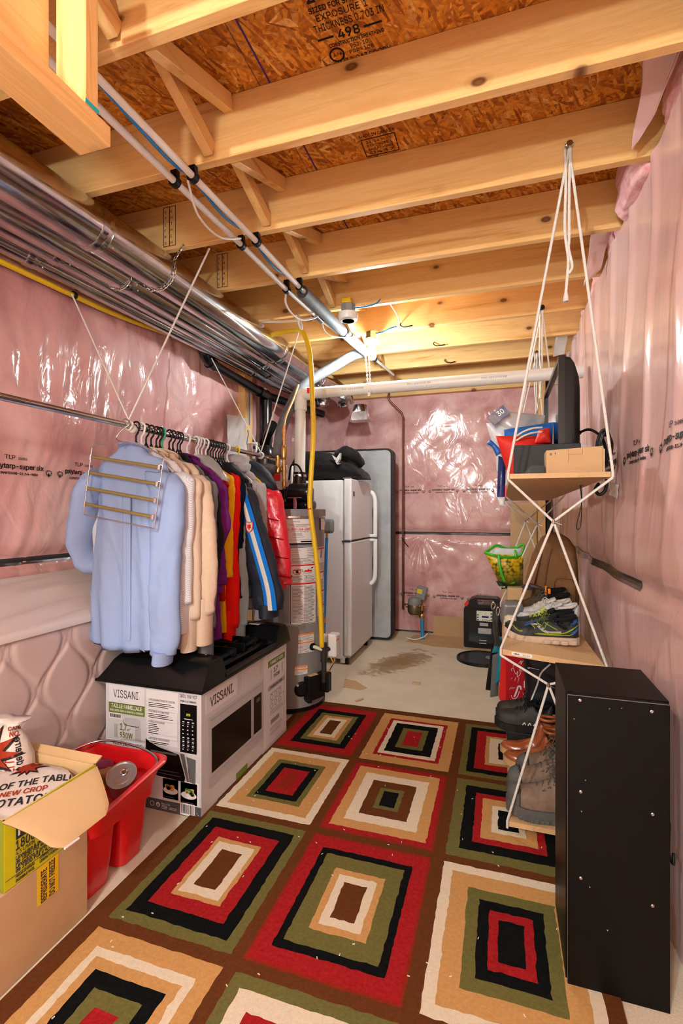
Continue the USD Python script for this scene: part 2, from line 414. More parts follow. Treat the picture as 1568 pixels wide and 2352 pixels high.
# walls: a sheet that is really wrinkled; fleft etc. give the sheet's depth at (along, z)
def smooth01(t):
    t = np.clip(t, 0, 1); return t * t * (3 - 2 * t)
def fleft(y, z):
    p = np.stack([np.asarray(y) * 1.0, np.asarray(z) * 1.0, np.zeros_like(np.asarray(y, float))], -1)
    big = (fbm(p * [2.3, 1.7, 1], 2, 3) - 0.5) * 0.05
    w = fbm(np.stack([y * 13 + np.sin(z * 2.2) * 1.6, z * 2.4, y * 0], -1), 3, 5) - 0.5
    tuck = -0.05 * np.exp(-((z - 1.12) / 0.05) ** 2)
    pin = -0.035 * np.exp(-(((y - 3.22) / 0.06) ** 2 + ((z - 2.12) / 0.06) ** 2))
    an = np.arctan2(z - 2.12, y - 3.22); d = np.hypot(y - 3.22, z - 2.12)
    ray = 0.010 * np.sin(an * 15 + 2 * np.sin(an * 3)) * np.exp(-d / 0.45) * np.minimum(1, d / 0.08)
    return XL + 0.03 + big + w * 0.030 + tuck + pin + ray
def fback(x, z):
    u = x * 0.75 + z * 0.66; v = -x * 0.66 + z * 0.75
    w = fbm(np.stack([v * 5.5, u * 1.5, x * 0], -1), 2, 11) - 0.5
    big = (fbm(np.stack([x * 2, z * 2, x * 0], -1), 2, 12) - 0.5) * 0.05
    an = np.arctan2(z - 1.10, x + 0.85); d = np.hypot(z - 1.10, x + 0.85)
    ray = 0.012 * np.sin(an * 17 + 2 * np.sin(an * 4)) * np.exp(-d / 0.4) * np.minimum(1, d / 0.08) * (z < 1.08)
    return YB - 0.03 - big - w * 0.024 + 0.045 * np.exp(-((z - 1.12) / 0.045) ** 2) - ray
def fright(y, z):
    f = fbm(np.stack([y * 4.0 + z * 0.9 * np.sin(y * 1.3), z * 1.0, y * 0], -1), 2, 21) - 0.5
    big = (fbm(np.stack([y * 1.6, z * 1.2, y * 0], -1), 2, 22) - 0.5) * 0.05
    fold = 0.014 * np.maximum(0, np.sin(y * 15 + 0.8 * z + 2 * np.sin(y * 2.7))) ** 4 * smooth01((z - 0.95) / 0.9)
    lean = -0.035 + 0.035 * smooth01((z - 1.3) / 1.3)
    return XR + lean - big - f * 0.040 - fold + 0.022 * np.exp(-((z - 1.08) / 0.035) ** 2)

def wall(name, f, a, z, axis, m, flip):
    A, Z = np.meshgrid(a, z, indexing='ij')
    D = f(A, Z)
    P = np.stack([D, A, Z], -1) if axis == 'x' else np.stack([A, D, Z], -1)
    g = grid(P)
    if flip:
        g.invert()
    w = thing(name, None, None, kind='structure')
    w.p('vapour_barrier', g, MATS[m], smooth=True)
    return w
wl = wall('wall_left', fleft, np.linspace(-2.6, 5.6, 430), np.linspace(0, 2.96, 130), 'x', 'barrier_left', False)
wl.p('backing', bx(XL - 0.25, XL - 0.08, YF - 0.2, YB + 0.3, 0, 3.0), MATS['wool'])
wb = wall('wall_back', fback, np.linspace(XL - 0.02, XR + 0.06, 170), np.linspace(0.02, 2.96, 170), 'y', 'barrier_back', False)
wb.p('backing', bx(XL - 0.1, XR + 0.2, YB + 0.06, YB + 0.25, 0, 3.0), MATS['wool'])
wr = wall('wall_right', fright, np.linspace(-2.6, 5.6, 430), np.linspace(0, ZJ + 0.0, 110), 'x', 'barrier_right', True)
wr.p('backing', bx(XR + 0.12, XR + 0.3, YF - 0.2, YB + 0.3, 0, 3.0), MATS['wool'])
wf = thing('wall_front', None, None, kind='structure')
wf.p('gypsum_board', bx(XL - 0.2, XR + 0.3, YF - 0.15, YF, 0, 3.0), MATS['drywall'])

# the dark tape band across each sheet
def strip(f, a, z0, z1, axis, off):
    A, Z = np.meshgrid(a, np.linspace(z0, z1, 4), indexing='ij')
    D = f(A, Z) + off
    return grid(np.stack([D, A, Z], -1) if axis == 'x' else np.stack([A, D, Z], -1), 0.001)
wl.p('seam_tape', strip(fleft, np.linspace(-1, 5.5, 160), 1.10, 1.135, 'x', 0.004), MATS['seam_dark'])
wb.p('seam_tape', strip(fback, np.linspace(XL + 0.1, 0.3, 90), 1.105, 1.135, 'y', -0.004), MATS['seam_dark'])
wr.p('seam_tape', strip(fright, np.linspace(2.15, 4.6, 90), 1.055, 1.095, 'x', -0.004), MATS['seam_dark'])

# printed marks of the sheet, rows of the same block of lettering
def leaf_icon(s):
    """outlined maple-like leaf: a ring of pointed lobes with a solid foot"""
    a = np.linspace(0, 2 * PI, 23)[:-1]
    r = np.where(np.arange(22) % 2 == 0, 1.0, 0.62) * (0.9 + 0.25 * np.abs(np.cos(a)))
    o = Polygon(np.stack([r * np.cos(a), r * np.sin(a)], 1) * s)
    i = Polygon(np.stack([r * np.cos(a), r * np.sin(a)], 1) * s * 0.72)
    g = o.difference(i).union(Polygon([(-0.3 * s, -0.9 * s), (0.3 * s, -0.9 * s), (0, 0.1 * s)])).union(sbox(-0.08 * s, -1.25 * s, 0.08 * s, -0.6 * s))
    return prism(g, 0.0005)
def print_block():
    return cat(txt('TLP', 0.020, 0.052, at=(0.10, 0.048)), txt('160806', 0.012, 0.05, at=(0.165, 0.049)), txt('polytarp-super six', 0.0235, 0.265, True, at=(0.035, 0.004)),
               txt('CAN/CGSB-51.34-M86', 0.011, 0.20, True, at=(0.07, -0.024)), mv(leaf_icon(0.018), 0.005, -0.004), mv(leaf_icon(0.018), 0.333, -0.004))
BLOCK = print_block()
def on_sheet(f, axis, a0, z0, sgn, off, k=1.0, clip=None):
    v = np.array(BLOCK.vertices) * k
    A, Z = a0 + sgn * v[:, 0], z0 + v[:, 1]
    D = f(A, Z) + off + np.sign(off) * v[:, 2]
    return trimesh.Trimesh(np.stack([D, A, Z], 1) if axis == 'x' else np.stack([A, D, Z], 1), BLOCK.faces, process=False)
for y in np.arange(1.215, 3.6, 0.395):
    wl.p('printed_lettering', on_sheet(fleft, 'x', y, 1.565, 1, 0.004), MATS['ink'])
for x in np.arange(-1.5, 0.2, 0.372):
    wb.p('printed_lettering', on_sheet(fback, 'y', x, 1.595, 1, -0.004, 0.92), MATS['ink'])
for x in np.arange(-1.075, 0.3, 0.37):
    wb.p('printed_lettering', on_sheet(fback, 'y', x, 0.432 - 0.03 * (x + 1.075), 1, -0.004, 0.92), MATS['ink'])
for y in np.arange(3.25, 1.2, -0.43):
    wr.p('printed_lettering', on_sheet(fright, 'x', y, 1.585, -1, -0.004), MATS['ink'])

# ceiling: subfloor panels, joists, bridging
ce = thing('ceiling', None, None, kind='structure')
for i in range(7):
    y0 = YF - 0.1 + i * 1.22
    for x0, x1 in ((XL - 0.2, -0.855), (-0.85, XR + 0.4)):
        ce.p('subfloor_panel', bx(x0, x1, y0 + 0.002, y0 + 1.218, ZC, ZC + 0.018), MATS['osb'])
JY = [1.644 + 0.488 * k for k in range(-8, 9)]
J = []
for k, y in enumerate(JY):
    J.append(ce.p('joist', bx(XL - 0.15, XR + 0.1, y, y + 0.038, ZJ, ZC - 0.001, 0.003), MATS['pine_x']))
for k, y in enumerate(JY[:-1]):
    if y < 0.3:
        continue
    for j, (x, za, zb) in enumerate(((-0.985, ZJ + 0.035, ZC - 0.035), (-1.065, ZC - 0.035, ZJ + 0.04))):
        J[k].w('bridging_brace', beam((x, y + 0.040, za), (x, JY[k + 1] - 0.002, zb), 0.038, 0.06), MATS['pine_y'])
# rim and top plates where joists meet the walls
ce.p('top_plate', bx(XL - 0.05, XL + 0.05, YF, YB, ZJ - 0.04, ZJ - 0.001, 0.003), MATS['pine_y'])
ce.p('top_plate', bx(XL, XR, YB - 0.10, YB - 0.03, ZJ - 0.042, ZJ - 0.002, 0.003), MATS['pine_x'])
# stamps printed on two joists and the subfloor
def stamp(o, ex, ey, items, owner, m='ink_soft'):
    owner.p('printed_lettering', plate(o, ex, ey, cat(*items)), MATS[m])
IB = []
for k in range(6):
    IB += [txt(s_, 0.015, at=(0.008 + 0.022 * (k % 2), 0.015 + 0.033 * k)) for s_ in ('HE'[k % 2], )]
fr = prism(sbox(0, 0, 0.075, 0.205).difference(sbox(0.003, 0.003, 0.036, 0.202)).difference(sbox(0.040, 0.003, 0.072, 0.202)), 0.0005)
IB2 = [fr] + [txt(q, 0.014, at=(0.008 + dx, 0.012 + 0.032 * k)) for k in range(6) for dx, q in ((0, 'SPF17'[k % 5]), (0.036, 'HEHTHE'[k]))]
stamp((-1.66, 2.1315, 2.73), (1, 0, 0), (0, 0, 1), IB2, J[9])
stamp((-1.65, 2.6195, 2.73), (1, 0, 0), (0, 0, 1), IB2, J[10])
OS = [txt('24 OC', 0.045, 0.16, True, at=(0.0, 0.225)), txt('SIZED FOR SPACING', 0.017, 0.20, True, at=(-0.005, 0.193)), txt('EXPOSURE 1', 0.021, 0.17, at=(0.01, 0.163)), txt('THICKNESS 0.703 IN', 0.024, 0.235, at=(-0.01, 0.129)),
      txt('498', 0.030, 0.075, True, at=(0.06, 0.088)), rect(-0.01, 0.045, 0.099, 0.106), rect(0.15, 0.21, 0.099, 0.106), txt('CONSTRUCTION SHEATHING', 0.013, 0.19, True, at=(0.02, 0.066)), txt('PS2-10', 0.014, 0.06, at=(0.09, 0.045)), txt('PRP-108', 0.014, 0.085, at=(0.08, 0.024)),
      prism(Point(0.035, 0.035).buffer(0.027).difference(Point(0.035, 0.035).buffer(0.021)), 0.0005), txt('APA', 0.012, at=(0.022, 0.030)), txt('23/32 CATEGORY', 0.022, 0.20, at=(0.02, -0.008))]
stamp((-0.575, 1.652, ZC - 0.0002), (1, 0, 0), (0, -1, 0), OS, ce, 'ink')
O2 = [txt('MADE IN CANADA', 0.016, 0.15, at=(0.0, 0.115)), prism(sbox(0, 0, 0.15, 0.105).difference(sbox(0.004, 0.004, 0.146, 0.101)), 0.0005)] + [txt(q, 0.014, 0.11, at=(0.02, 0.078 - 0.022 * k)) for k, q in enumerate(('24/16 W-1', 'EXPOSURE 1', 'SHEATHING', 'O437'))]
stamp((-0.57, 2.125, ZC - 0.0002), (1, 0, 0), (0, -1, 0), O2, ce, 'ink')
mat('purple_chalk', (0.06, 0.02, 0.20), 0.8)
ce.p('chalk_line', bx(-0.815, -0.808, -0.5, 4.4, ZC - 0.0008, ZC), MATS['purple_chalk'])

# ---------------------------------------------------------------- the lamps: bare bulbs in porcelain holders, plus an added fill lamp
n = {'e': ('emission', {'color': (0.87, 0.97, 0.97), 'strength': BULB})}
material('bulb_glow', n, [], 'e.emission')
material('bulb_glow_rear', {'e': ('emission', {'color': (0.87, 0.97, 0.97), 'strength': BULB2})}, [], 'e.emission')
material('bulb_glow_fill', {'e': ('emission', {'color': (0.87, 0.97, 0.97), 'strength': BULB3})}, [], 'e.emission')
mat('porcelain', (0.78, 0.77, 0.74), 0.3)
def lampholder(x, y, z, label, glow):
    t = thing('ceiling_lamp', label, 'lamp', (x, y, z))
    t.p('junction_box', lathe([(0.0, 0.0), (0.05, 0.0), (0.05, 0.05), (0.0, 0.05)], 8), MATS['galv'])
    t.p('lamp_base', lathe([(0, 0.0), (0.058, 0.0), (0.060, -0.012), (0.050, -0.028), (0.027, -0.038), (0.024, -0.060), (0, -0.060)], 28), MATS['porcelain'], smooth=40)
    t.p('bulb', lathe([(0, -0.052), (0.014, -0.055), (0.016, -0.072), (0.028, -0.098), (0.032, -0.118), (0.027, -0.138), (0.014, -0.151), (0, -0.154)], 24), MATS[glow], smooth=True)
    return t
lampholder(-0.905, 3.53, 2.640, 'lit bare bulb in a white ceiling lampholder beside the grey insulated pipe', 'bulb_glow')
lampholder(-0.75, -1.2, 2.665, 'lit bare bulb on the ceiling behind the camera', 'bulb_glow_rear')
wl_ = thing('work_lamp', 'work lamp on a black tripod standing behind the camera', 'lamp', (-0.55, -1.35, 0))  # invented tripod lamp, added out of view to light the joist faces from below
for a in (0.5, 2.6, 4.7):
    wl_.p('leg', tube([(0, 0, 0.75), (0.35 * math.cos(a), 0.35 * math.sin(a), 0.012)], 0.012, 8), MATS['black'])
wl_.p('pole', tube([(0, 0, 0.7), (0, 0, 1.70)], 0.014, 10), MATS['black'])
wl_.p('lamp_base', lathe([(0, 1.69), (0.03, 1.69), (0.035, 1.74), (0.022, 1.76), (0, 1.76)], 20), MATS['porcelain'])
wl_.p('bulb', mv(trimesh.creation.icosphere(3, 0.06), 0, 0, 1.82), MATS['bulb_glow_fill'], smooth=True)

# ---------------------------------------------------------------- overhead: ducts, pipes, framing
def duct(label, pts, r, seams):
    P = np.array(pts, float)
    t = thing('air_duct', label, 'duct', P[0], group=None)
    t.w('pipe_run', tube(pts, r, 40), MATS['galv'], smooth=30)
    for s_ in seams:
        yy = P[0, 1] + (P[-1, 1] - P[0, 1]) * s_
        c = np.array([np.interp(yy, P[:, 1], P[:, 0]), yy, np.interp(yy, P[:, 1], P[:, 2])])
        k = min(np.searchsorted(P[:, 1], yy), len(P) - 1)
        d = P[k] - P[k - 1]; d = d / np.linalg.norm(d)
        t.w('crimp_collar', tube([c - d * 0.03, c - d * 0.022, c - d * 0.006, c, c + d * 0.006, c + d * 0.022, c + d * 0.03], [r + .001, r + 0.004, r + 0.004, r + 0.0065, r + 0.004, r + 0.004, r + .001], 40), MATS['galv'], smooth=50)
        for a in (2.2, 3.6, 5.4):
            q = c + d * 0.05
            t.w('sheet_screw', mv(trimesh.creation.icosphere(1, 0.005), q[0] + r * math.cos(a), q[1], q[2] + r * math.sin(a)), MATS['steel'])
    return t
d1 = duct('large shiny round duct nearest the joist bridging', [(-1.84, -0.6, 2.612), (-1.69, 2.0, 2.612), (-1.60, 4.78, 2.60)], 0.100, (0.43, 0.75))
d1.w('end_elbow', tube([(-1.60, 4.78, 2.60), (-1.59, 4.87, 2.595), (-1.575, 4.94, 2.56), (-1.565, 4.97, 2.50)], 0.098, 30), MATS['galv'], smooth=30)
d2 = duct('second round duct, tucked beside the large shiny one', [(-2.02, -0.6, 2.585), (-1.868, 2.0, 2.585), (-1.765, 4.55, 2.565)], 0.074, (0.52, 0.80))
d2.w('end_elbow', tube([(-1.765, 4.55, 2.565), (-1.755, 4.66, 2.555), (-1.74, 4.72, 2.51), (-1.73, 4.73, 2.45)], 0.072, 30), MATS['galv'], smooth=30)
d3 = duct('third round duct between its two neighbours with a taped joint', [(-2.13, -0.6, 2.60), (-2.005, 2.0, 2.60), (-1.885, 4.5, 2.575)], 0.060, (0.47, 0.87))
d4 = duct('outermost thin round duct along the left insulated wall', [(-2.165, 0.6, 2.555), (-2.10, 2.0, 2.565), (-1.965, 4.4, 2.555)], 0.045, (0.30, 0.82))
bt = thing('register_boot', 'sheet metal register boot hanging at the far end of the ducts', 'duct fitting', (-1.42, 5.05, 2.28))
bt.w('throat', loft([np.stack([-1.42 + 0.07 * np.cos(a) , 5.05 + 0.07 * np.sin(a), 0 * a + 2.50], 1) if z > 2.45 else np.stack([-1.42 + np.clip(0.14 * np.cos(a), -w, w), 5.05 + np.clip(0.14 * np.sin(a), -0.08, 0.08), 0 * a + z], 1) for a in [np.arange(24) / 24 * 2 * PI] for z, w in ((2.52, 0), (2.42, 0.07), (2.34, 0.09), (2.33, 0.115))]), MATS['galv'])

def chain(p0, p1, n_, r=0.0022):
    p0, p1 = np.array(p0), np.array(p1)
    ms = []
    d = (p1 - p0) / n_
    L = np.linalg.norm(d)
    for k in range(n_):
        a = np.linspace(0, 2 * PI, 13)[:-1]
        o = np.stack([np.cos(a) * L * 0.68, np.sin(a) * L * 0.36, 0 * a], 1)
        m = tube(np.vstack([o, o[:1]]), r, 5)
        if k % 2:
            m = rot(m, 'x', 90)
        e = d / L
        u = np.cross(e, (0, 1, 0.01)); u /= np.linalg.norm(u)
        M = np.eye(4); M[:3, 0], M[:3, 1], M[:3, 2], M[:3, 3] = e, u, np.cross(e, u), p0 + d * (k + 0.5)
        m.apply_transform(M); ms.append(m)
    return cat(ms)
def around(c, r, a0, a1, y, k):
    a = np.radians(np.linspace(a0, a1, k))
    return [(c[0] + r * math.cos(q), y, c[1] + r * math.sin(q)) for q in a]
def chain_path(P, step=0.016):
    P = np.array(P); return cat([chain(P[i], P[i + 1], max(1, int(np.linalg.norm(P[i + 1] - P[i]) / step))) for i in range(len(P) - 1)])
y = 2.12
single('hanger_chain', chain_path([(-1.53, y, 2.715)] + around((-1.686, 2.612), 0.108, 20, -150, y, 9)), MATS['steel'], 'steel chain slung under the large shiny duct', 'chain')
single('hanger_chain', chain_path(around((-1.867, 2.585), 0.080, -10, -150, 2.05, 7)), MATS['steel'], 'steel chain slung under the second duct', 'chain')
single('hanger_chain', chain_path(around((-1.62, 2.602), 0.107, -20, -110, 4.2, 6)), MATS['steel'], 'short steel chain under the large duct near its far end', 'chain')

# bulkhead framing hanging at the upper left
bh = thing('bulkhead', 'dropped timber bulkhead plate with an upright stud, upper left corner', 'framing', (-0.98, 0.9, 2.27))
bh.w('bottom_plate', bx(-1.022, -0.922, -1.6, 0.985, 2.268, 2.318, 0.003), MATS['pine_y'])
bh.w('stud', bx(-1.012, -0.922, 0.905, 0.945, 2.319, 2.714, 0.003), MATS['pine_z'])
mat('turquoise', (0.01, 0.45, 0.55), 0.6)
bh.w('paint_mark', bx(-0.9223, -0.9212, 0.905, 0.946, 2.319, 2.329), MATS['turquoise'], label='turquoise paint mark at the stud foot')
single('timber_board', bx(-1.052, -1.030, -1.5, 0.904, 2.33, 2.712, 0.002), MATS['pine_y'], 'smooth timber panel behind the bulkhead stud', 'board')

# water pipes through clips on each joist
def clip(t, x, y, z, r):
    t.w('pipe_clip', cat(tube([(x, y - 0.010, z), (x, y + 0.012, z)], r + 0.009, 14), bx(x - 0.014, x + 0.014, y - 0.010, y + 0.012, z, 2.714)), MATS['black'])
pa = thing('water_pipe', 'off-white water pipe in black clips, the one without grey insulation', 'pipe', (-1.22, 1.6, 2.66))
PA = [(-1.30, -0.6, 2.672), (-1.229, 1.63, 2.672), (-1.209, 2.12, 2.671), (-1.189, 2.61, 2.66), (-1.165, 3.10, 2.668)]
pa.w('pipe_run', tube(PA, 0.0135, 14), MATS['pvc'], smooth=40)
pb = thing('water_pipe', 'off-white water pipe in black clips ending in grey foam insulation', 'pipe', (-1.14, 1.6, 2.66))
PB = [(-1.215, -0.6, 2.674), (-1.145, 1.63, 2.674), (-1.126, 2.12, 2.673), (-1.107, 2.61, 2.663), (-1.10, 2.80, 2.665)]
pb.w('pipe_run', tube(PB, 0.0135, 14), MATS['pvc'], smooth=40)
for t, P in ((pa, PA), (pb, PB)):
    for q in P[1:4]:
        clip(t, q[0], q[1] + 0.018, q[2], 0.0135)
pa.w('coupling', cat(tube([(-1.168, 3.03, 2.668), (-1.162, 3.14, 2.668)], 0.022, 16), tube([(-1.165, 3.085, 2.668), (-1.20, 3.085, 2.668)], 0.018, 14)), MATS['galv'], smooth=40)
pa.w('narrow_run', tube([(-1.162, 3.12, 2.668), (-1.10, 3.58, 2.668), (-1.02, 4.1, 2.668), (-0.97, 4.6, 2.668)], 0.0115, 12), MATS['pvc'], smooth=40)
for q in ((-1.10, 3.56), (-1.025, 4.08)):
    clip(pa, q[0], q[1], 2.668, 0.012)
mat('foam_cut', (0.06, 0.06, 0.065), 0.8)
ins = pb.w('foam_sleeve', tube([(-1.118, 2.70, 2.668), (-1.075, 3.36, 2.655)], 0.036, 24), MATS['foam'], smooth=40)
ins.w('cut_end', tube([(-1.1195, 2.690, 2.668), (-1.118, 2.699, 2.668)], [0.033, 0.0365], 24), MATS['foam_cut'])
pb.w('foam_sleeve', tube([(-1.0745, 3.365, 2.655), (-1.03, 3.80, 2.645)], 0.037, 24), MATS['foam'], smooth=40)
pb.w('band', tube([(-1.0755, 3.352, 2.655), (-1.074, 3.376, 2.655)], 0.0395, 24), MATS['black'])
iz = thing('insulated_pipe', 'grey foam insulated pipe curving down to the water heater', 'pipe', (-1.55, 3.28, 1.7))
iz.w('foam_sleeve', tube([(-1.075, 3.87, 2.665), (-1.15, 3.80, 2.62), (-1.26, 3.72, 2.53), (-1.445, 3.53, 2.345), (-1.52, 3.43, 2.16), (-1.545, 3.34, 2.00), (-1.557, 3.30, 1.84), (-1.553, 3.28, 1.765)], 0.040, 24, 6), MATS['foam'], smooth=True)
for i, (lab, pts, r, c) in enumerate((
    ('blue cable running along the insulated water pipe', [(-1.16, 0.6, 2.69), (-1.165, 1.45, 2.66), (-1.165, 1.66, 2.685), (-1.155, 1.9, 2.660), (-1.135, 2.1, 2.69)], 0.006, 'blue'),
    ('blue cable between the two pipes, second joist bay', [(-1.150, 2.17, 2.690), (-1.14, 2.35, 2.655), (-1.12, 2.6, 2.69)], 0.006, 'blue'),
    ('white cable looping under the pipes, first joist bay', [(-1.20, 1.69, 2.70), (-1.225, 1.80, 2.625), (-1.215, 1.95, 2.612), (-1.19, 2.1, 2.68)], 0.005, 'pvc'),
    ('white cable looping under the pipes, third joist bay', [(-1.20, 2.66, 2.70), (-1.235, 2.72, 2.62), (-1.22, 2.86, 2.585), (-1.16, 2.98, 2.62), (-1.10, 3.09, 2.72)], 0.006, 'pvc'),
    ('white cable drooping beside the white coupling', [(-1.17, 3.15, 2.69), (-1.16, 3.22, 2.615), (-1.10, 3.30, 2.60), (-0.99, 3.50, 2.66)], 0.005, 'pvc'),
    ('pale cable crossing from the duct to the coupling', [(-1.62, 3.16, 2.72), (-1.40, 3.14, 2.69), (-1.17, 3.14, 2.69)], 0.008, 'pvc'))):
    single('cable', tube(pts, r, 8, 6), MATS[c], lab, 'cable', smooth=True)

# gas lines
g1 = thing('gas_pipe', 'yellow gas pipe clipped along the top of the left wall', 'pipe', (-2.17, 1.5, 2.5))
g1.w('pipe_run', tube([(-2.165, -0.8, 2.42), (-2.165, 0.6, 2.455), (-2.165, 1.6, 2.50), (-2.165, 2.3, 2.525), (-2.165, 2.75, 2.57), (-2.165, 3.15, 2.61), (-2.16, 3.5, 2.655)], 0.014, 12, 6), MATS['yellow'], smooth=True)
for yy, z in ((2.05, 2.518), (2.85, 2.58)):
    g1.w('pipe_clip', tube([(-2.165, yy - 0.01, z), (-2.165, yy + 0.01, z)], 0.019, 12), MATS['black'])
g2 = thing('gas_hose', 'yellow coated gas hose hanging from the joists to the water heater valve', 'gas line', (-1.2, 3.05, 0.4))
g2.w('hose', tube([(-1.62, 3.20, 2.63), (-1.40, 3.13, 2.615), (-1.29, 3.07, 2.585), (-1.235, 3.04, 2.52), (-1.195, 3.02, 2.38), (-1.18, 3.02, 2.10), (-1.175, 3.02, 1.85), (-1.185, 3.0, 1.55), (-1.19, 3.0, 1.40), (-1.165, 3.02, 1.15), (-1.15, 3.04, 0.95), (-1.138, 3.06, 0.70), (-1.132, 3.07, 0.46)], 0.0165, 14, 6), MATS['yellow'], smooth=True)
g2.w('hose_tie', tube([(-1.192, 3.0, 1.385), (-1.191, 3.0, 1.375)], 0.018, 14), MATS['red'])
g2.w('ceiling_tie', tube([(-1.30, 3.06, 2.70), (-1.275, 3.055, 2.63), (-1.27, 3.05, 2.585), (-1.295, 3.06, 2.63), (-1.305, 3.07, 2.70)], 0.006, 8, 5), MATS['pvc'], smooth=True)

# smoke alarm and wiring
sm = thing('smoke_alarm', 'round white smoke alarm hanging from a yellow-topped box on a joist', 'smoke alarm', (-0.955, 3.09, 2.62))
sm.p('junction_box', lathe([(0, 0.05), (0.048, 0.05), (0.048, 0.105), (0, 0.105)], 8), MATS['grey'])
sm.p('yellow_bracket', bx(-0.028, 0.032, -0.05, -0.005, 0.105, 0.135, 0.002), MATS['yellow'])
sm.p('alarm_body', lathe([(0, 0.0), (0.050, 0.0), (0.060, 0.006), (0.066, 0.03), (0.066, 0.048), (0.058, 0.054), (0, 0.054)], 32), MATS['porcelain'], smooth=40)
sm.p('face', lathe([(0.040, -0.001), (0.044, -0.003), (0.048, -0.001)], 28), MATS['pvc'])
for lab, pts, c in (('blue and white wires from the smoke alarm box to a joist hole', [(-0.91, 3.09, 2.70), (-0.83, 3.09, 2.70), (-0.77, 3.10, 2.715), (-0.74, 3.112, 2.745)], 'blue'),
                    ('blue twisted wires at the bulb holder box', [(-0.89, 3.53, 2.69), (-0.83, 3.54, 2.69), (-0.77, 3.55, 2.715), (-0.73, 3.57, 2.73)], 'blue'),
                    ('white wire looping above the bulb holder', [(-0.80, 3.55, 2.69), (-0.72, 3.52, 2.68), (-0.69, 3.45, 2.74), (-0.74, 3.38, 2.83)], 'pvc')):
    single('wire', tube(pts, 0.005, 8, 6), MATS[c], lab, 'wire', smooth=True)
single('pull_chain', cat(chain((-0.955, 3.50, 2.60), (-0.90, 3.405, 2.21), 26, 0.0025), chain((-0.925, 3.50, 2.60), (-0.885, 3.405, 2.21), 26, 0.0025), bx(-0.902, -0.883, 3.39, 3.405, 2.185, 2.215, 0.002)), MATS['porcelain'], 'white chain with a hook hanging from the bulb holder to the vent pipe', 'chain')
for k, (x, yk, lab) in enumerate(((-0.70, 3.592, 'bent black wire stub on the joist beside the bulb'), (-0.52, 4.08, 'bent black wire stub on the joist behind the bulb'), (-0.48, 4.568, 'bent black wire stub on the farthest open joist'))):
    single('wire_stub', tube([(x, yk, 2.76), (x, yk - 0.03, 2.735), (x + 0.03, yk - 0.035, 2.715), (x + 0.09, yk - 0.02, 2.725)], 0.004, 7, 5), MATS['black'], lab, 'wire', smooth=True)

# black drain pipes and the stud at the left wall
dr = thing('drain_pipe', 'black plastic drain pipe running along the left wall under the ducts', 'drain pipe', (-2.115, 4.2, 0.02))
dr.w('horizontal_run', tube([(-2.095, 3.14, 2.70), (-2.095, 3.14, 2.58), (-2.095, 3.17, 2.52), (-2.095, 3.25, 2.49), (-2.095, 3.40, 2.485), (-2.095, 4.1, 2.46), (-2.06, 4.3, 2.45), (-1.80, 4.9, 2.40)], 0.040, 18, 5), MATS['black_gloss'], smooth=True)
each(dr, 'elbow_hub', (tube([(-2.095, 3.14, 2.60), (-2.095, 3.14, 2.56)], 0.047, 18), tube([(-2.095, 3.22, 2.495), (-2.095, 3.28, 2.488)], 0.047, 18), tube([(-2.095, 4.02, 2.462), (-2.09, 4.16, 2.457)], 0.048, 18)), MATS['black_gloss'], smooth=40)
dr.w('stack', tube([(-2.115, 4.20, 2.46), (-2.115, 4.20, 0.02)], 0.058, 20), MATS['black_gloss'], smooth=40)
dr.w('branch', tube([(-2.115, 4.20, 1.98), (-2.02, 4.05, 2.06), (-1.92, 3.95, 2.14)], 0.042, 16), MATS['black_gloss'], smooth=40)
each(dr, 'stack_hub', (tube([(-2.115, 4.20, 2.10), (-2.115, 4.20, 2.02)], 0.065, 20), tube([(-2.115, 4.20, 1.86), (-2.115, 4.20, 1.80)], 0.065, 20)), MATS['black_gloss'], smooth=40)
dr.w('printed_tag', bx(-2.062, -2.046, 4.05, 4.08, 2.482, 2.496), MATS['paper'])
st = thing('wall_stud', 'bare timber stud standing at the left wall with a blue line', 'stud', (-2.19, 3.95, 0))
st.w('post', bx(-2.235, -2.145, 3.86, 3.995, 0.0, 2.70, 0.003), MATS['pine_z'])
st.w('chalk_line', bx(-2.1455, -2.1442, 3.925, 3.945, 2.14, 2.44), MATS['blue'])
st.w('chalk_line', tube([(-2.1445, 3.90, 2.09), (-2.1445, 3.915, 2.05), (-2.1445, 3.90, 2.02), (-2.1445, 3.885, 1.96)], 0.006, 6), MATS['blue'])
st.w('junction_box', bx(-2.1445, -2.09, 3.89, 3.95, 1.86, 1.97, 0.003), MATS['galv'])
st.w('outlet_cover', bx(-2.13, -2.085, 3.955, 3.985, 1.84, 1.99, 0.004), MATS['white'])
st.w('plug', bx(-2.09, -2.05, 3.975, 4.0, 1.93, 1.96, 0.004), MATS['black'])
st.w('power_cord', tube([(-2.06, 3.99, 1.945), (-2.0, 4.0, 1.94), (-1.99, 4.0, 1.80), (-1.98, 4.0, 1.55)], 0.006, 8, 5), MATS['black'], smooth=True)
def crumple(o, ex, ey, nx, ny, amp, fq, seed, th=0.0015):
    u, v = np.meshgrid(np.linspace(0, 1, nx), np.linspace(0, 1, ny), indexing='ij')
    ex, ey = np.array(ex, float), np.array(ey, float)
    N = np.cross(ex, ey); N /= np.linalg.norm(N)
    P = np.array(o, float) + u[..., None] * ex + v[..., None] * ey
    P = P + N * ((fbm(np.stack([u * fq[0] + seed, v * fq[1], u * 0], -1), 3, seed) - 0.5) * 2 * amp)[..., None]
    return grid(P, th)
single('loose_film', crumple((-2.17, 3.62, 1.62), (0.05, 0.22, 0), (0, 0, 0.56), 14, 20, 0.03, (3, 4), 4), MATS['film'], 'loose crinkled clear film folded at the left wall beside the stud', 'plastic film', smooth=True)
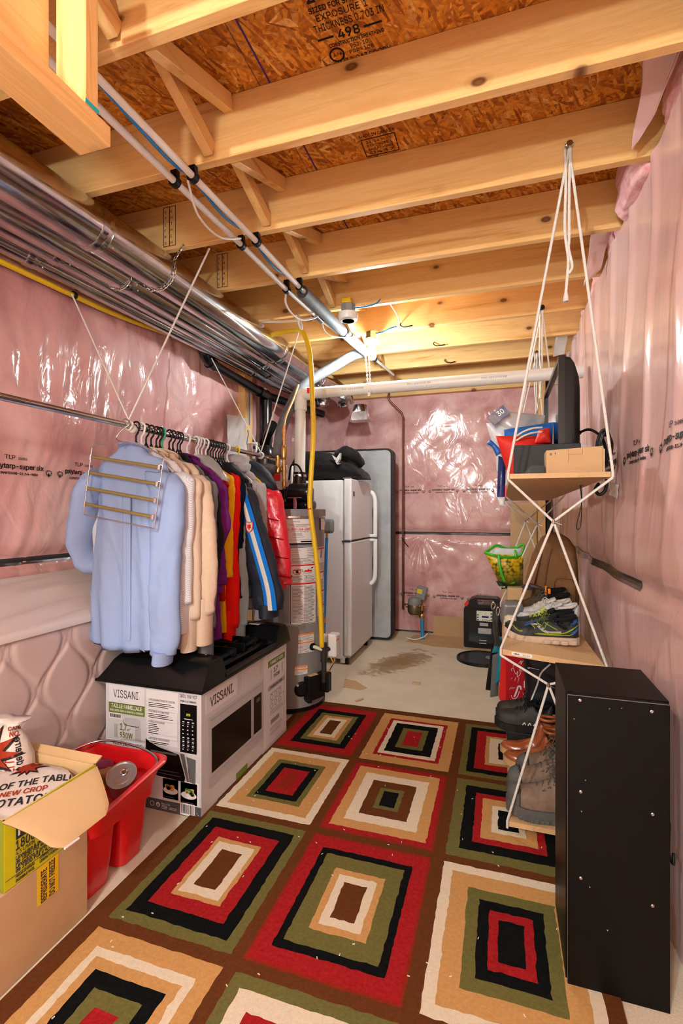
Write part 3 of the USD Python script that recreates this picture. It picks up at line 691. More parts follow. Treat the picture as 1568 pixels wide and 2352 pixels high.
single('dark_sheet', crumple((-2.16, 4.02, 0.9), (0.04, 0.5, 0), (0, 0, 1.08), 12, 16, 0.02, (2, 3), 5), mat('dark_film', (0.10, 0.09, 0.095), 0.35, coat=0.5), 'dark plastic sheet hanging behind the stud and the drain stack', 'plastic sheet', smooth=True)

# things along the back wall
po = thing('corner_post', 'yellowish timber post in the far right corner', 'post', (0.40, 5.40, 0))
po.w('post', bx(0.365, 0.435, 5.36, 5.46, 0, 2.714, 0.003), MATS['pine_z'])
single('corner_strip', bx(0.445, 0.485, 5.38, 5.44, 0, 2.70, 0.004), MATS['black'], 'black plastic strip beside the far right post', 'strip')
single('corner_board', bx(0.10, 0.36, 5.44, 5.465, 0.1, 1.46, 0.002), MATS['cardboard'], 'brown board standing on the back wall behind the hanging shelf ropes', 'board')
br = thing('copper_line', 'thin dark copper water line down the back wall to the meter', 'pipe', (-1.03, 5.44, 0.3))
br.w('pipe_run', tube([(-1.19, 5.40, 2.70), (-1.19, 5.40, 2.62), (-1.10, 5.43, 2.52), (-1.045, 5.44, 2.44), (-1.04, 5.44, 2.2), (-1.04, 5.44, 0.42), (-1.035, 5.43, 0.345), (-1.0, 5.42, 0.33), (-0.93, 5.41, 0.325)], 0.011, 10, 4), mat('old_copper', (0.20, 0.09, 0.05), 0.4, 0.7), smooth=True)
single('bent_rod', tube([(-1.05, 5.42, 1.07), (-1.0, 5.36, 1.02), (-0.96, 5.33, 0.98)], 0.005, 6), MATS['black'], 'short dark rod poking out beside the upright mattress', 'rod')

vp = thing('vent_pipe', 'white plastic vent pipe from the heater blower across to the right wall', 'vent pipe', (-1.44, 3.44, 1.6))
vp.w('horizontal_run', tube([(-1.38, 3.45, 2.256), (0.50, 3.45, 2.256)], 0.041, 24), MATS['pvc'], smooth=40)
vp.w('vertical_run', tube([(-1.446, 3.45, 2.20), (-1.446, 3.44, 1.66)], 0.041, 24), MATS['pvc'], smooth=40)
vp.w('elbow', tube([(-1.446, 3.45, 2.13), (-1.446, 3.45, 2.19), (-1.444, 3.45, 2.225), (-1.425, 3.45, 2.252), (-1.39, 3.45, 2.256), (-1.345, 3.45, 2.256)], 0.049, 24), MATS['pvc'], smooth=40)
vp.w('red_label', prism(sbox(-1.372, 2.245, -1.352, 2.285), 0.002, 'xz', 3.400), MATS['red'])
each(vp, 'printed_lettering', ([plate((x, 3.4085, 2.25), (1, 0, 0), (0, 0, 1), txt('PVC-636 SYSTEM', 0.012, 0.16)) for x in (-1.1, -0.62, -0.12)]), MATS['grey'])

# ---------------------------------------------------------------- water heater
HX, HY, HR, HZ = -1.447, 3.255, 0.25, 1.375
mat('heater_grey', (0.24, 0.235, 0.23), 0.42)
wh = thing('water_heater', 'grey cylindrical gas water heater with labels and a black blower on top', 'water heater', (HX, HY, 0))
wh.p('tank', lathe([(0, 0.035), (HR, 0.035), (HR + .001, 0.05), (HR, 1.34), (0, 1.34)], 56), MATS['heater_grey'], smooth=30)
wh.p('base_ring', lathe([(0, 0.0), (HR - 0.005, 0.0), (HR + 0.004, 0.005), (HR + 0.004, 0.034), (0, 0.034)], 48), MATS['black'], smooth=30)
wh.p('top_cap', lathe([(HR + 0.006, 1.325), (HR + 0.009, 1.33), (HR + 0.009, 1.372), (HR + 0.003, 1.38), (HR - .02, 1.378), (0, 1.382)], 56), MATS['grey'], smooth=40)
wh.p('cap_band', lathe([(HR + 0.006, 1.318), (HR + 0.010, 1.32), (HR + 0.010, 1.332), (HR + 0.006, 1.334)], 56), MATS['galv'], smooth=40)
def wrapped(m2, ang0, z0, off):
    """bend a flat mesh (x along, y up) round the tank; ang0: compass direction of x = 0 (degrees from -y towards +x)"""
    v = np.array(m2.vertices)
    a = np.radians(ang0) + (v[:, 0] - 0.05) * 1.5 / HR
    r = HR + off + v[:, 2]
    return trimesh.Trimesh(np.stack([r * np.sin(a), -r * np.cos(a), z0 + v[:, 1]], 1), m2.faces, process=False)
def wrect(x0, x1, y0, y1, n=8):
    u, w = np.meshgrid(np.linspace(x0, x1, n), [y0, y1], indexing='ij')
    return grid(np.stack([u, w, u * 0], -1)[:, :, :])
def flipz(m):
    return m
LINE = lambda x0, x1, y, h=0.0045: wrect(x0, x1, y, y + h, 4)
def lines(x0, x1, y0, y1, pitch=0.009, h=0.004, seed=0):
    r_ = np.random.default_rng(seed)
    return cat([wrect(x0, x0 + (x1 - x0) * r_.uniform(0.65, 1.0), y, y + h, 4) for y in np.arange(y0, y1, pitch)])
mat('print_grey', (0.28, 0.27, 0.27), 0.6)
A0 = 24.0
def label(x0, x1, z0, z1, name='label'):
    t = wh.p(name, wrapped(wrect(x0, x1, z0, z1, 14), A0, 0, 0.0015), MATS['paper'])
    return t
def lab(t, name, m2, mt, off=0.003):
    return t.p(name, wrapped(m2, A0, 0, off), MATS[mt])
# service sticker
t = label(0.035, 0.155, 1.172, 1.312, 'service_label')
lab(t, 'printed_lettering', cat(txt('1-800-266-3939', 0.017, 0.108, True, at=(0.042, 1.236))), 'red')
lab(t, 'small_print', cat(txt('ENERCARE', 0.007, 0.034, True, at=(0.062, 1.292)), txt('Property of Enercare Home Services', 0.008, 0.10, True, at=(0.046, 1.270)), txt('For repairs or service call', 0.0065, 0.06, at=(0.066, 1.259)), txt('Proudly serving Canadian homes', 0.0065, 0.09, at=(0.05, 1.226)), lines(0.065, 0.125, 1.190, 1.216, 0.008, 0.003)), 'print_grey')
t = label(0.045, 0.155, 1.140, 1.170, 'black_strip_label'); lab(t, 'black_strip', cat(wrect(0.045, 0.155, 1.140, 1.149), wrect(0.10, 0.155, 1.155, 1.164)), 'ink')
# big instruction label, two columns
def frame2(x0, x1, y0, y1, w=0.003):
    return cat(wrect(x0, x1, y0, y0 + w), wrect(x0, x1, y1 - w, y1), wrect(x0, x0 + w, y0, y1, 3), wrect(x1 - w, x1, y0, y1, 3))
t = label(0.05, 0.185, 0.60, 1.125, 'instruction_label')
lab(t, 'border', frame2(0.052, 0.183, 0.603, 1.122), 'ink')
lab(t, 'red_bar', wrect(0.053, 0.182, 0.995, 1.004), 'red'); lab(t, 'red_bar', wrect(0.053, 0.182, 0.870, 0.880), 'red')
lab(t, 'small_print', cat(lines(0.058, 0.112, 0.615, 0.860, 0.0082, 0.0045, 1), lines(0.120, 0.176, 0.615, 0.860, 0.0082, 0.0045, 2), lines(0.058, 0.112, 0.885, 0.925, 0.008, 0.0035, 3), lines(0.120, 0.176, 0.885, 0.925, 0.008, 0.0035, 4), lines(0.058, 0.178, 1.010, 1.045, 0.008, 0.0035, 5), lines(0.058, 0.10, 1.05, 1.112, 0.012, 0.003, 6), lines(0.13, 0.178, 1.05, 1.112, 0.011, 0.0035, 7), wrect(0.115, 0.1165, 0.61, 0.93, 3)), 'print_grey')
ring = lambda cx, cy, r0, r1: prism(Point(cx, cy).buffer(r1).difference(Point(cx, cy).buffer(r0)).union(affinity.rotate(sbox(cx - r1, cy - 0.002, cx + r1, cy + 0.002), -45, (cx, cy))), 0.0004)
lab(t, 'warning_sign', cat(ring(0.082, 0.957, 0.0165, 0.020), prism(Polygon([(0.112, 0.955), (0.122, 0.967), (0.13, 0.963), (0.137, 0.975), (0.142, 0.965), (0.152, 0.966), (0.158, 0.957), (0.135, 0.952)]), 0.0004)), 'red')
lab(t, 'warning_picture', cat(wrect(0.077, 0.088, 0.946, 0.969), tube([(0.093, 0.965, 0), (0.104, 0.972, 0), (0.112, 0.95, 0), (0.135, 0.943, 0), (0.156, 0.952, 0)], 0.0012, 5, 4), prism(Polygon([(0.15, 0.972), (0.155, 0.985), (0.166, 0.982), (0.158, 0.975)]), 0.0004), prism(Polygon([(0.124, 0.915), (0.132, 0.915), (0.128, 0.924)]), 0.0004)), 'ink')
t = label(0.192, 0.270, 0.640, 1.115, 'side_label')
lab(t, 'border', frame2(0.194, 0.268, 0.643, 1.112, 0.0025), 'print_grey')
for q in [wrect(0.195, 0.268, z, z + 0.010) for z in (0.70, 0.80, 0.935, 1.10)] + [wrect(0.197, 0.205, 0.90, 0.935), wrect(0.257, 0.267, 0.90, 0.935)]:
    lab(t, 'red_bar', q, 'red')
lab(t, 'small_print', cat([lines(0.199, 0.264, z, z + 0.075, 0.0085, 0.004, i) for i, z in enumerate((0.655, 0.715, 0.815))] + [lines(0.199, 0.264, 0.955, 1.0, 0.009, 0.004, 9), prism(Polygon([(0.215, 1.04), (0.23, 1.04), (0.232, 1.07), (0.24, 1.09), (0.225, 1.095), (0.218, 1.07)]), 0.0004)]), 'print_grey')
t = label(0.214, 0.30, 1.235, 1.315, 'maker_badge'); t2 = t
wh.p('badge_plate', wrapped(prism(sbox(0.216, 1.238, 0.298, 1.312).buffer(0.006, join_style=1).buffer(-0.001), 0.0006), A0, 0, 0.003), MATS['ink']).p('printed_lettering', wrapped(txt('GSW', 0.030, 0.066, True, at=(0.222, 1.262)), A0, 0, 0.0052), MATS['white'])
for x0, x1, z0, z1 in ((0.088, 0.168, 0.405, 0.535), (0.072, 0.132, 0.262, 0.322)):
    t = label(x0, x1, z0, z1, 'warning_label')
    lab(t, 'orange_bar', wrect(x0, x1, z1 - 0.010, z1), 'orange'); lab(t, 'orange_bar', wrect(x0, x1, (z0 + z1) / 2, (z0 + z1) / 2 + 0.009), 'orange')
    lab(t, 'small_print', cat(lines(x0 + 0.005, x1 - 0.005, z0 + 0.006, (z0 + z1) / 2 - 0.006, 0.008, 0.003, 3), lines(x0 + 0.005, x1 - 0.005, (z0 + z1) / 2 + 0.014, z1 - 0.014, 0.008, 0.003, 4)), 'print_grey')
# gas valve, burner cover, knob
def hp(ang, z, r):
    a = math.radians(ang + A0); return np.array([r * math.sin(a), -r * math.cos(a), z])
def hbox(ang, z0, z1, w, r0, r1, b=0.006):
    m = bx(-w / 2, w / 2, -r1, -r0, z0, z1, b)
    return rot(m, 'z', ang + A0)
wh.p('gas_valve', cat(hbox(63, 0.355, 0.515, 0.085, HR + 0.055, HR + 0.125, 0.012), hbox(63, 0.40, 0.50, 0.06, HR - 0.01, HR + 0.07, 0.006)), MATS['white'])
wh.p('valve_label', rot(cat(bx(-0.036, 0.012, -HR - 0.1265, -HR - 0.1255, 0.40, 0.47)), 'z', 63 + A0), MATS['paper'])
wh.p('valve_stripe', rot(bx(-0.036, 0.012, -HR - 0.1275, -HR - 0.126, 0.472, 0.482), 'z', 63 + A0), MATS['orange'])
q0, q1 = hp(50, 0.46, HR + 0.055), hp(50, 0.17, HR + 0.055)
wh.p('gas_fitting', cat(tube([q0, hp(50, 0.42, HR + 0.055)], 0.022, 8), tube([hp(50, 0.425, HR + 0.055), hp(50, 0.33, HR + 0.055)], [0.025, 0.025], 12), tube([hp(50, 0.34, HR + 0.055), hp(50, 0.19, HR + 0.055)], 0.018, 12), tube([hp(50, 0.40, HR + 0.055), hp(57, 0.415, HR + 0.075)], 0.016, 10)), mat('black_iron', (0.06, 0.058, 0.055), 0.35, 0.6), smooth=40)
wh.p('drain_cock', tube([hp(40, 0.435, HR), hp(42, 0.43, HR + 0.03), hp(46, 0.415, HR + 0.055)], [0.012, 0.012, 0.008], 10), mat('ivory', (0.70, 0.66, 0.45), 0.5), smooth=True)
wh.p('drain_ring', tube([hp(38, 0.437, HR - 0.01), hp(38, 0.437, HR + 0.006)], 0.026, 14), MATS['black'])
wh.p('burner_cover', cat(hbox(40, 0.085, 0.245, 0.155, HR - 0.02, HR + 0.04, 0.006), hbox(54, 0.12, 0.255, 0.055, HR - 0.0, HR + 0.09, 0.01), hbox(27, 0.075, 0.10, 0.03, HR - 0.02, HR + 0.05, 0.003)), MATS['black'])
wh.p('dust_pad', hbox(36, 0.246, 0.252, 0.07, HR + 0.0, HR + 0.032, 0.002), MATS['cardboard_in'])
wh.p('gauge_knob', mv(rot(mv(rot(lathe([(0, 0), (0.050, 0.0), (0.052, 0.008), (0.040, 0.016), (0.036, 0.020), (0, 0.022)], 28), 'x', 90), 0, -HR, 0), 'z', 18.0 + A0), 0, 0, 0.165), MATS['black_gloss'], smooth=40)
for k, (c, a0, a1) in enumerate((('orange', 63, 60), ('blue', 64, 66), ('yellow', 55, 60), ('red', 65, 68))):
    wh.p('wire', tube([hp(a0, 0.36, HR + 0.09), hp((a0 + a1) / 2, 0.325, HR + 0.10), hp(a1, 0.30, HR + 0.085), hp(a1 - 4, 0.25, HR + 0.06)], 0.0035, 6, 4), MATS[c])
# blower on top
bl = wh.w('blower', cat(lathe([(0, 0), (0.10, 0), (0.115, 0.01), (0.115, 0.085), (0.10, 0.10), (0, 0.10)], 28, (-1.40, 3.30, 1.44)), bx(-1.51, -1.29, 3.20, 3.40, 1.378, 1.445, 0.02), rbox(-1.58, -1.44, 3.20, 3.36, 1.40, 1.52)), MATS['black_gloss'], smooth=35)
wh.w('blower_motor', lathe([(0, -0.09), (0.055, -0.09), (0.062, -0.08), (0.062, 0.05), (0.05, 0.07), (0, 0.075)], 24, (-1.33, 3.20, 1.50), 'x'), MATS['black_gloss'], smooth=35)
each(wh, 'motor_slot', ([mv(bx(-0.003, 0.003, -0.004, 0.004, -0.003, 0.003), -1.262 - 0.0, 3.20 - 0.062, 1.52 - 0.013 * k) for k in range(5)]), MATS['brass'])
wh.w('outlet_collar', lathe([(0.05, 0), (0.055, 0.0), (0.058, 0.02), (0.050, 0.05), (0.047, 0.12), (0, 0.12)], 24, (-1.446, 3.43, 1.54)), MATS['black_gloss'], smooth=40)
wh.w('clamp_ring', lathe([(0.046, 0), (0.053, 0.0), (0.053, 0.018), (0.046, 0.018)], 24, (-1.446, 3.435, 1.625)), MATS['steel'])
wh.w('power_cord', tube([(-1.50, 3.36, 1.60), (-1.47, 3.33, 1.70), (-1.42, 3.33, 1.705), (-1.385, 3.33, 1.65), (-1.37, 3.30, 1.58), (-1.38, 3.2, 1.48)], 0.007, 8, 5), MATS['black'], smooth=True)
wh.w('bracket', cat(bx(-1.345, -1.325, 3.085, 3.095, 1.382, 1.455, 0.001), bx(-1.385, -1.29, 3.08, 3.10, 1.455, 1.461)), MATS['steel'])
wh.w('hose_nozzle', beam((-1.60, 3.15, 1.43), (-1.48, 3.12, 1.53), 0.02, 0.03), MATS['grey'])

co = thing('copper_riser', 'copper hot water riser with brass fitting on the water heater', 'pipe', (-1.49, 3.25, 1.38))
co.w('pipe_run', tube([(-1.49, 3.25, 1.38), (-1.49, 3.25, 1.98)], 0.012, 14), MATS['copper'], smooth=40)
co.w('brass_valve', lathe([(0, 0), (0.014, 0), (0.022, 0.02), (0.022, 0.08), (0.014, 0.10), (0, 0.10)], 16, (-1.49, 3.25, 1.74)), MATS['brass'], smooth=40)
each(co, 'copper_coupling', ([lathe([(0.011, 0), (0.0155, 0), (0.0155, 0.03), (0.011, 0.03)], 14, (-1.49, 3.25, z)) for z in (1.55, 1.66, 1.88, 1.93)]), MATS['copper'])
co.w('brown_pipe', tube([(-1.49, 3.25, 1.98), (-1.488, 3.28, 2.06), (-1.465, 3.36, 2.20), (-1.45, 3.42, 2.32)], 0.009, 12, 5), mat('tan_pipe', (0.45, 0.28, 0.12), 0.5), smooth=True)
cw = thing('mixing_valve', 'brass mixing valve with red tag beside the copper riser', 'valve', (-1.55, 3.27, 1.62))
cw.w('valve_body', cat(lathe([(0, 0), (0.016, 0), (0.024, 0.01), (0.024, 0.05), (0.016, 0.06), (0.016, 0.12), (0.022, 0.12), (0.022, 0.135), (0, 0.135)], 14, (-1.55, 3.275, 1.64)), bx(-1.56, -1.51, 3.26, 3.285, 1.655, 1.685, 0.006)), MATS['brass'], smooth=40)
cw.w('red_tag', bx(-1.57, -1.515, 3.235, 3.245, 1.585, 1.635, 0.003), MATS['red'])
gi = thing('insulated_elbow', 'grey foam insulated elbow pipe dropping beside the heater blower', 'pipe', (-1.62, 3.2, 1.2))
gi.w('foam_sleeve', tube([(-1.55, 3.21, 1.655), (-1.585, 3.21, 1.67), (-1.615, 3.21, 1.665), (-1.638, 3.21, 1.64), (-1.645, 3.21, 1.60), (-1.645, 3.20, 1.20)], 0.042, 20, 4), MATS['foam'], smooth=True)
gs = single('white_box', bx(-1.66, -1.53, 3.42, 3.52, 1.50, 1.72, 0.006), MATS['white'], 'small white control box behind the heater fittings', 'box')
single('black_tank', lathe([(0, 0), (0.07, 0), (0.09, 0.03), (0.09, 0.5), (0.075, 0.56), (0.045, 0.60), (0, 0.61)], 24, (-1.82, 3.62, 1.30)), MATS['black_gloss'], 'black pipe stub with a rounded cap behind the insulated elbow', 'pipe', smooth=40)
single('green_bag', lump(rbox(-2.12, -1.86, 3.72, 3.84, 1.15, 1.72), 0.02, 9, 3), mat('dark_green', (0.045, 0.10, 0.018), 0.35, col2=(0.02, 0.05, 0.01), vs=10, coat=0.5), 'dark green plastic bag hanging on the wall behind the heater', 'bag', smooth=True)

# ---------------------------------------------------------------- fridge
mat('fridge_white', (0.80, 0.81, 0.83), 0.35, bump=0.12, bs=420, bd=0.0008)
mat('fridge_door', (0.74, 0.73, 0.74), 0.35, bump=0.12, bs=420, bd=0.0008)
mat('gasket', (0.30, 0.30, 0.31), 0.6)
FY0, FY1 = 4.15, 4.885
fr = thing('fridge', 'white top-freezer fridge beside the grey water heater, door facing right', 'fridge', (-1.64, 4.52, 0))
fr.w('cabinet', bx(-1.98, -1.335, FY0, FY1, 0.05, 1.645, 0.006), MATS['fridge_white'])
fr.w('toe_grille', bx(-1.36, -1.318, FY0 + 0.01, FY1 - 0.01, 0.012, 0.075, 0.003), MATS['white'])
fr.w('gasket', bx(-1.335, -1.322, FY0 + 0.012, FY1 - 0.012, 0.085, 1.64), MATS['gasket'])
for nm, z0, z1 in (('freezer_door', 1.108, 1.655), ('fridge_door', 0.08, 1.092)):
    d = fr.w(nm, bx(-1.322, -1.252, FY0, FY1, z0, z1, 0.008), MATS['fridge_door'])
    if nm == 'freezer_door':
        d.w('badge', bx(-1.252, -1.2495, FY0 + 0.055, FY0 + 0.095, 1.50, 1.545, 0.0008), mat('badge_dark', (0.05, 0.035, 0.04), 0.4, 0.5))
        hz = [(-1.252, 1.565), (-1.225, 1.545), (-1.205, 1.50), (-1.200, 1.42), (-1.200, 1.11)]
    else:
        hz = [(-1.200, 1.088), (-1.200, 0.78), (-1.205, 0.70), (-1.225, 0.655), (-1.252, 0.63)]
    P = [(x, FY1 - 0.075, z) for x, z in hz]
    d.w('handle', tube(P, 0.017, 14, 5, flat=1.25), MATS['white'], smooth=True)
    d.w('handle_foot', cat(bx(-1.253, -1.20, FY1 - 0.10, FY1 - 0.05, 1.108, 1.135, 0.006)) if nm == 'freezer_door' else bx(-1.253, -1.20, FY1 - 0.10, FY1 - 0.05, 1.065, 1.092, 0.006), MATS['white'])
each(fr, 'hinge', (bx(-1.335, -1.26, FY0 + 0.004, FY0 + 0.06, 1.6551, 1.668, 0.003), bx(-1.34, -1.26, FY0 - 0.004, FY0 + 0.03, 1.093, 1.107)), MATS['galv'])
each(fr, 'foot', (bx(-1.33, -1.29, FY0 + 0.02, FY0 + 0.06, 0, 0.05), bx(-1.33, -1.29, FY1 - 0.06, FY1 - 0.02, 0, 0.05), bx(-1.95, -1.90, FY0 + 0.02, FY0 + 0.06, 0, 0.05), bx(-1.95, -1.90, FY1 - 0.06, FY1 - 0.02, 0, 0.05)), MATS['black'])

# black jacket thrown on the fridge: soft heap over the front edge
u, v = np.meshgrid(np.linspace(0, 1, 46), np.linspace(0, 2 * PI, 40), indexing='ij')
ax = -2.0 + 0.80 * u
hh = 0.15 * np.sin(np.clip(u, 0.02, 1) * PI) ** 0.55 * (1.12 - 0.5 * u) + 0.012
wy = 0.30 * np.sin(np.clip(0.06 + 0.9 * u, 0, 1) * PI) ** 0.35
P = np.stack([ax, 4.50 + wy * np.cos(v), 1.662 + hh * (1 + np.sin(v)) ], -1)
drop = np.maximum(0, (u - 0.86) / 0.14)
P[..., 2] -= 0.02 * drop * (1 - np.sin(v)) * 0
q = (fbm(np.stack([P[..., 0] * 5, P[..., 1] * 4, P[..., 2] * 9], -1), 4, 9) - 0.5)
P[..., 2] += q * 0.10 * np.clip(np.sin(v) + 0.7, 0, 1); P[..., 1] += q * 0.07 * np.cos(v)
P[..., 2] = np.maximum(P[..., 2], 1.672)
jk = loft(P, cap=True)
mat('jacket_black', (0.006, 0.0055, 0.006), 0.75, sheen=0.1, spec=0.2, bump=0.3, bs=90)
jt = thing('black_jacket', 'black hooded jacket heaped on top of the white fridge', 'jacket', (-1.6, 4.5, 1.668))
jt.w('body', jk, MATS['jacket_black'], smooth=True)
jt.w('white_flash', prism(Polygon([(-1.405 + x, 1.855 + z) for x, z in ((-0.045, 0.02), (-0.003, -0.012), (0.032, 0.038), (0.028, -0.02), (0.004, -0.055), (0.036, -0.058), (0.006, -0.066), (-0.012, -0.040), (-0.006, -0.028), (-0.02, -0.022))]), 0.05, 'xz', 4.19), mat('flash', (0.55, 0.52, 0.48), 0.6))
jt.w('hood_roll', lump(tube([(-1.45, 4.40, 1.90), (-1.36, 4.34, 1.91), (-1.28, 4.36, 1.87), (-1.24, 4.45, 1.80)], [0.05, 0.06, 0.055, 0.04], 16, 5), 0.015, 14, 2), MATS['jacket_black'], smooth=True)

# upright mattress behind the fridge
mat('grey_cloth', (0.36, 0.37, 0.385), 0.85, col2=(0.46, 0.47, 0.485), vs=7, bump=0.4, bs=300)
mat('brown_band', (0.022, 0.010, 0.011), 0.6)
ms = thing('upright_mattress', 'grey mattress with dark brown band standing upright behind the fridge', 'mattress', (-1.6, 5.12, 0))
R_ = sbox(-2.14, 0.012, -1.075, 2.035).buffer(-0.07).buffer(0.07, quad_segs=6)
ms.w('band', prism(R_, 0.13, 'xz', 5.08), MATS['brown_band'], smooth=30)
ms.w('face', lump(prism(R_.buffer(-0.022), 0.03, 'xz', 5.055), 0.003, 20, 3), MATS['grey_cloth'], smooth=30)
ms.w('piping', cat(tube([(x, 5.072, z) for x, z in R_.buffer(-0.014).exterior.coords], 0.007, 8)), MATS['brown_band'], smooth=True)

# mop with blue pole
mp = thing('blue_pole', 'blue broom pole with a dark grey head leaning beside the fridge', 'broom', (-1.43, 3.95, 0))
mp.w('pole', tube([(-1.44, 3.93, 0.02), (-1.405, 3.93, 1.14)], 0.013, 12), mat('pole_blue', (0.01, 0.22, 0.62), 0.35), smooth=40)
mp.w('ferrule', tube([(-1.405, 3.93, 1.13), (-1.403, 3.93, 1.19)], 0.010, 12), MATS['brass'], smooth=40)
mp.w('head', rbox(-1.445, -1.345, 3.90, 3.97, 1.18, 1.30), MATS['grey'], smooth=40)
mp.w('orange_band', tube([(-1.428, 3.93, 0.42), (-1.426, 3.93, 0.46)], 0.0135, 12), MATS['orange'])

# water meter on the back wall
wm = thing('water_meter', 'brass water meter with grey dome and upright register on the back wall', 'water meter', (-0.87, 5.36, 0.2))
wm.w('body', cat(lathe([(0, -0.06), (0.055, -0.06), (0.075, -0.035), (0.078, 0.02), (0.07, 0.045), (0, 0.045)], 24, (-0.895, 5.36, 0.30)), tube([(-0.99, 5.37, 0.325), (-0.94, 5.37, 0.32)], 0.02, 12), tube([(-0.86, 5.34, 0.30), (-0.80, 5.30, 0.29)], 0.025, 12)), mat('bronze', (0.20, 0.14, 0.075), 0.45, 0.7), smooth=40)
wm.w('dome', lathe([(0.07, 0), (0.075, 0.01), (0.072, 0.05), (0.06, 0.075), (0, 0.08)], 24, (-0.895, 5.36, 0.345)), MATS['grey'], smooth=40)
wm.w('register', rot(bx(-0.90, -0.79, 5.375, 5.43, 0.40, 0.545, 0.01), 'y', 14, (-0.85, 5.4, 0.4)), MATS['grey'])
wm.w('yellow_label', rot(bx(-0.893, -0.835, 5.372, 5.374, 0.465, 0.515), 'y', 14, (-0.85, 5.4, 0.4)), MATS['yellow'])
wm.w('shutoff_valve', cat(tube([(-0.80, 5.28, 0.30), (-0.80, 5.28, 0.36)], 0.018, 12), lathe([(0, 0), (0.03, 0.005), (0.035, 0.03), (0.02, 0.05), (0, 0.05)], 16, (-0.80, 5.27, 0.22)), tube([(-0.83, 5.28, 0.345), (-0.76, 5.28, 0.36)], 0.009, 8)), MATS['brass'], smooth=40)
bp = thing('blue_pipe', 'short blue water pipe from the meter into the concrete floor', 'pipe', (-0.77, 5.0, 0))
bp.w('pipe_run', tube([(-0.80, 5.26, 0.24), (-0.795, 5.25, 0.12), (-0.785, 5.23, 0.0)], 0.019, 14), mat('poly_blue', (0.02, 0.22, 0.50), 0.45), smooth=40)
bp.w('white_cord', tube([(-0.96, 5.22, 0.012), (-0.86, 5.18, 0.010), (-0.78, 5.22, 0.03), (-0.74, 5.28, 0.06), (-0.78, 5.22, 0.012)], 0.006, 8, 5), MATS['pvc'], smooth=True)
cbw = thing('cardboard_sheet', 'brown cardboard sheet folded between the back wall and the floor', 'cardboard', (-0.5, 5.3, 0))
cbw.w('upright_flap', rot(bx(-0.70, 0.20, 5.44, 5.446, 0.0, 0.235), 'x', 12, (0, 5.44, 0)), MATS['cardboard'])
cbw.w('floor_flap', prism([(-0.93, 5.20), (-0.93, 5.08), (-0.80, 5.06), (-0.62, 4.985), (0.2, 4.985), (0.2, 5.45), (-0.72, 5.45), (-0.9, 5.40)], 0.006), MATS['cardboard'])
single('cardboard_scrap', prism([(-1.16, 3.62), (-1.02, 3.60), (-0.98, 3.66), (-1.10, 3.78), (-1.20, 3.80)], 0.004), MATS['cardboard'], 'cardboard scrap on the floor under the gas valve', 'cardboard')
single('brown_stub', tube([(-0.985, 3.37, 0.007), (-0.945, 3.43, 0.007)], 0.007, 8), MATS['cardboard'], 'small brown stick lying on the concrete beside the heater', 'stick')
single('brown_stub', bx(-0.665, -0.60, 3.86, 3.885, 0, 0.014, 0.003), MATS['cardboard'], 'small brown chip lying on the concrete by the water stain', 'chip')

# black power station with a control panel
ps = thing('power_station', 'black portable power station with a lit control panel by the back wall', 'power station', (-0.17, 5.06, 0))
body = Polygon([(-0.35, 0.02), (-0.33, 0.0), (0.02, 0.0), (0.04, 0.02), (0.04, 0.40), (0.0, 0.485), (-0.03, 0.505), (-0.24, 0.505), (-0.285, 0.485), (-0.35, 0.39)])
ps.w('case', prism(body.difference(sbox(-0.215, 0.445, -0.07, 0.48).buffer(0.008)), 0.17, 'xz', 5.06), MATS['black'], smooth=20)
ps.w('front_panel', prism(sbox(-0.30, 0.06, 0.0, 0.42).buffer(-0.02).buffer(0.02), 0.012, 'xz', 5.049), MATS['black_gloss'])
ps.w('control_panel', bx(-0.225, -0.075, 5.044, 5.049, 0.28, 0.38, 0.001), MATS['white'])
mat('screen_blue', (0.01, 0.02, 0.12), 0.2); mat('led', (0.85, 0.75, 0.02), 0.4)
ps.w('display', bx(-0.175, -0.11, 5.042, 5.044, 0.315, 0.332), MATS['screen_blue'])
each(ps, 'lamp_button', (bx(-0.195, -0.18, 5.042, 5.044, 0.355, 0.37), bx(-0.145, -0.13, 5.042, 5.044, 0.355, 0.37)), MATS['led'])
each(ps, 'socket', ([bx(-0.218, -0.206, 5.042, 5.044, z, z + 0.012) for z in (0.285, 0.31, 0.335)] + [bx(-0.092, -0.08, 5.042, 5.044, z, z + 0.014) for z in (0.29, 0.32, 0.35)] + [bx(-0.17 + 0.02 * k, -0.16 + 0.02 * k, 5.042, 5.044, 0.288, 0.296) for k in range(4)]), MATS['black'])
each(ps, 'printed_label', (bx(-0.195, -0.115, 5.045, 5.049, 0.232, 0.262), bx(-0.21, -0.085, 5.045, 5.049, 0.155, 0.21)), mat('label_grey', (0.45, 0.43, 0.44), 0.5))
each(ps, 'vent_slot', (bx(-0.20, -0.13, 5.046, 5.049, 0.085, 0.092), bx(-0.20, -0.13, 5.046, 5.049, 0.055, 0.062)), MATS['label_grey'])
ps.w('red_latch', rot(bx(-0.335, -0.305, 5.055, 5.10, 0.415, 0.465, 0.005), 'y', 35, (-0.32, 5.08, 0.44)), MATS['red'])
each(ps, 'jumper_lead', (tube([(-0.03, 5.03, 0.16), (-0.06, 5.0, 0.03), (-0.02, 4.93, 0.015), (0.06, 4.90, 0.012), (0.03, 4.97, 0.012), (-0.04, 4.96, 0.014)], 0.009, 8, 6), tube([(0.02, 5.03, 0.30), (0.0, 5.0, 0.22), (0.03, 5.0, 0.12), (0.01, 5.0, 0.2), (0.04, 5.01, 0.28)], 0.012, 8, 6)), MATS['black'], smooth=True)
lid = thing('sump_lid', 'round dark grey sump pit lid set in the concrete floor', 'lid', (-0.155, 4.69, 0))
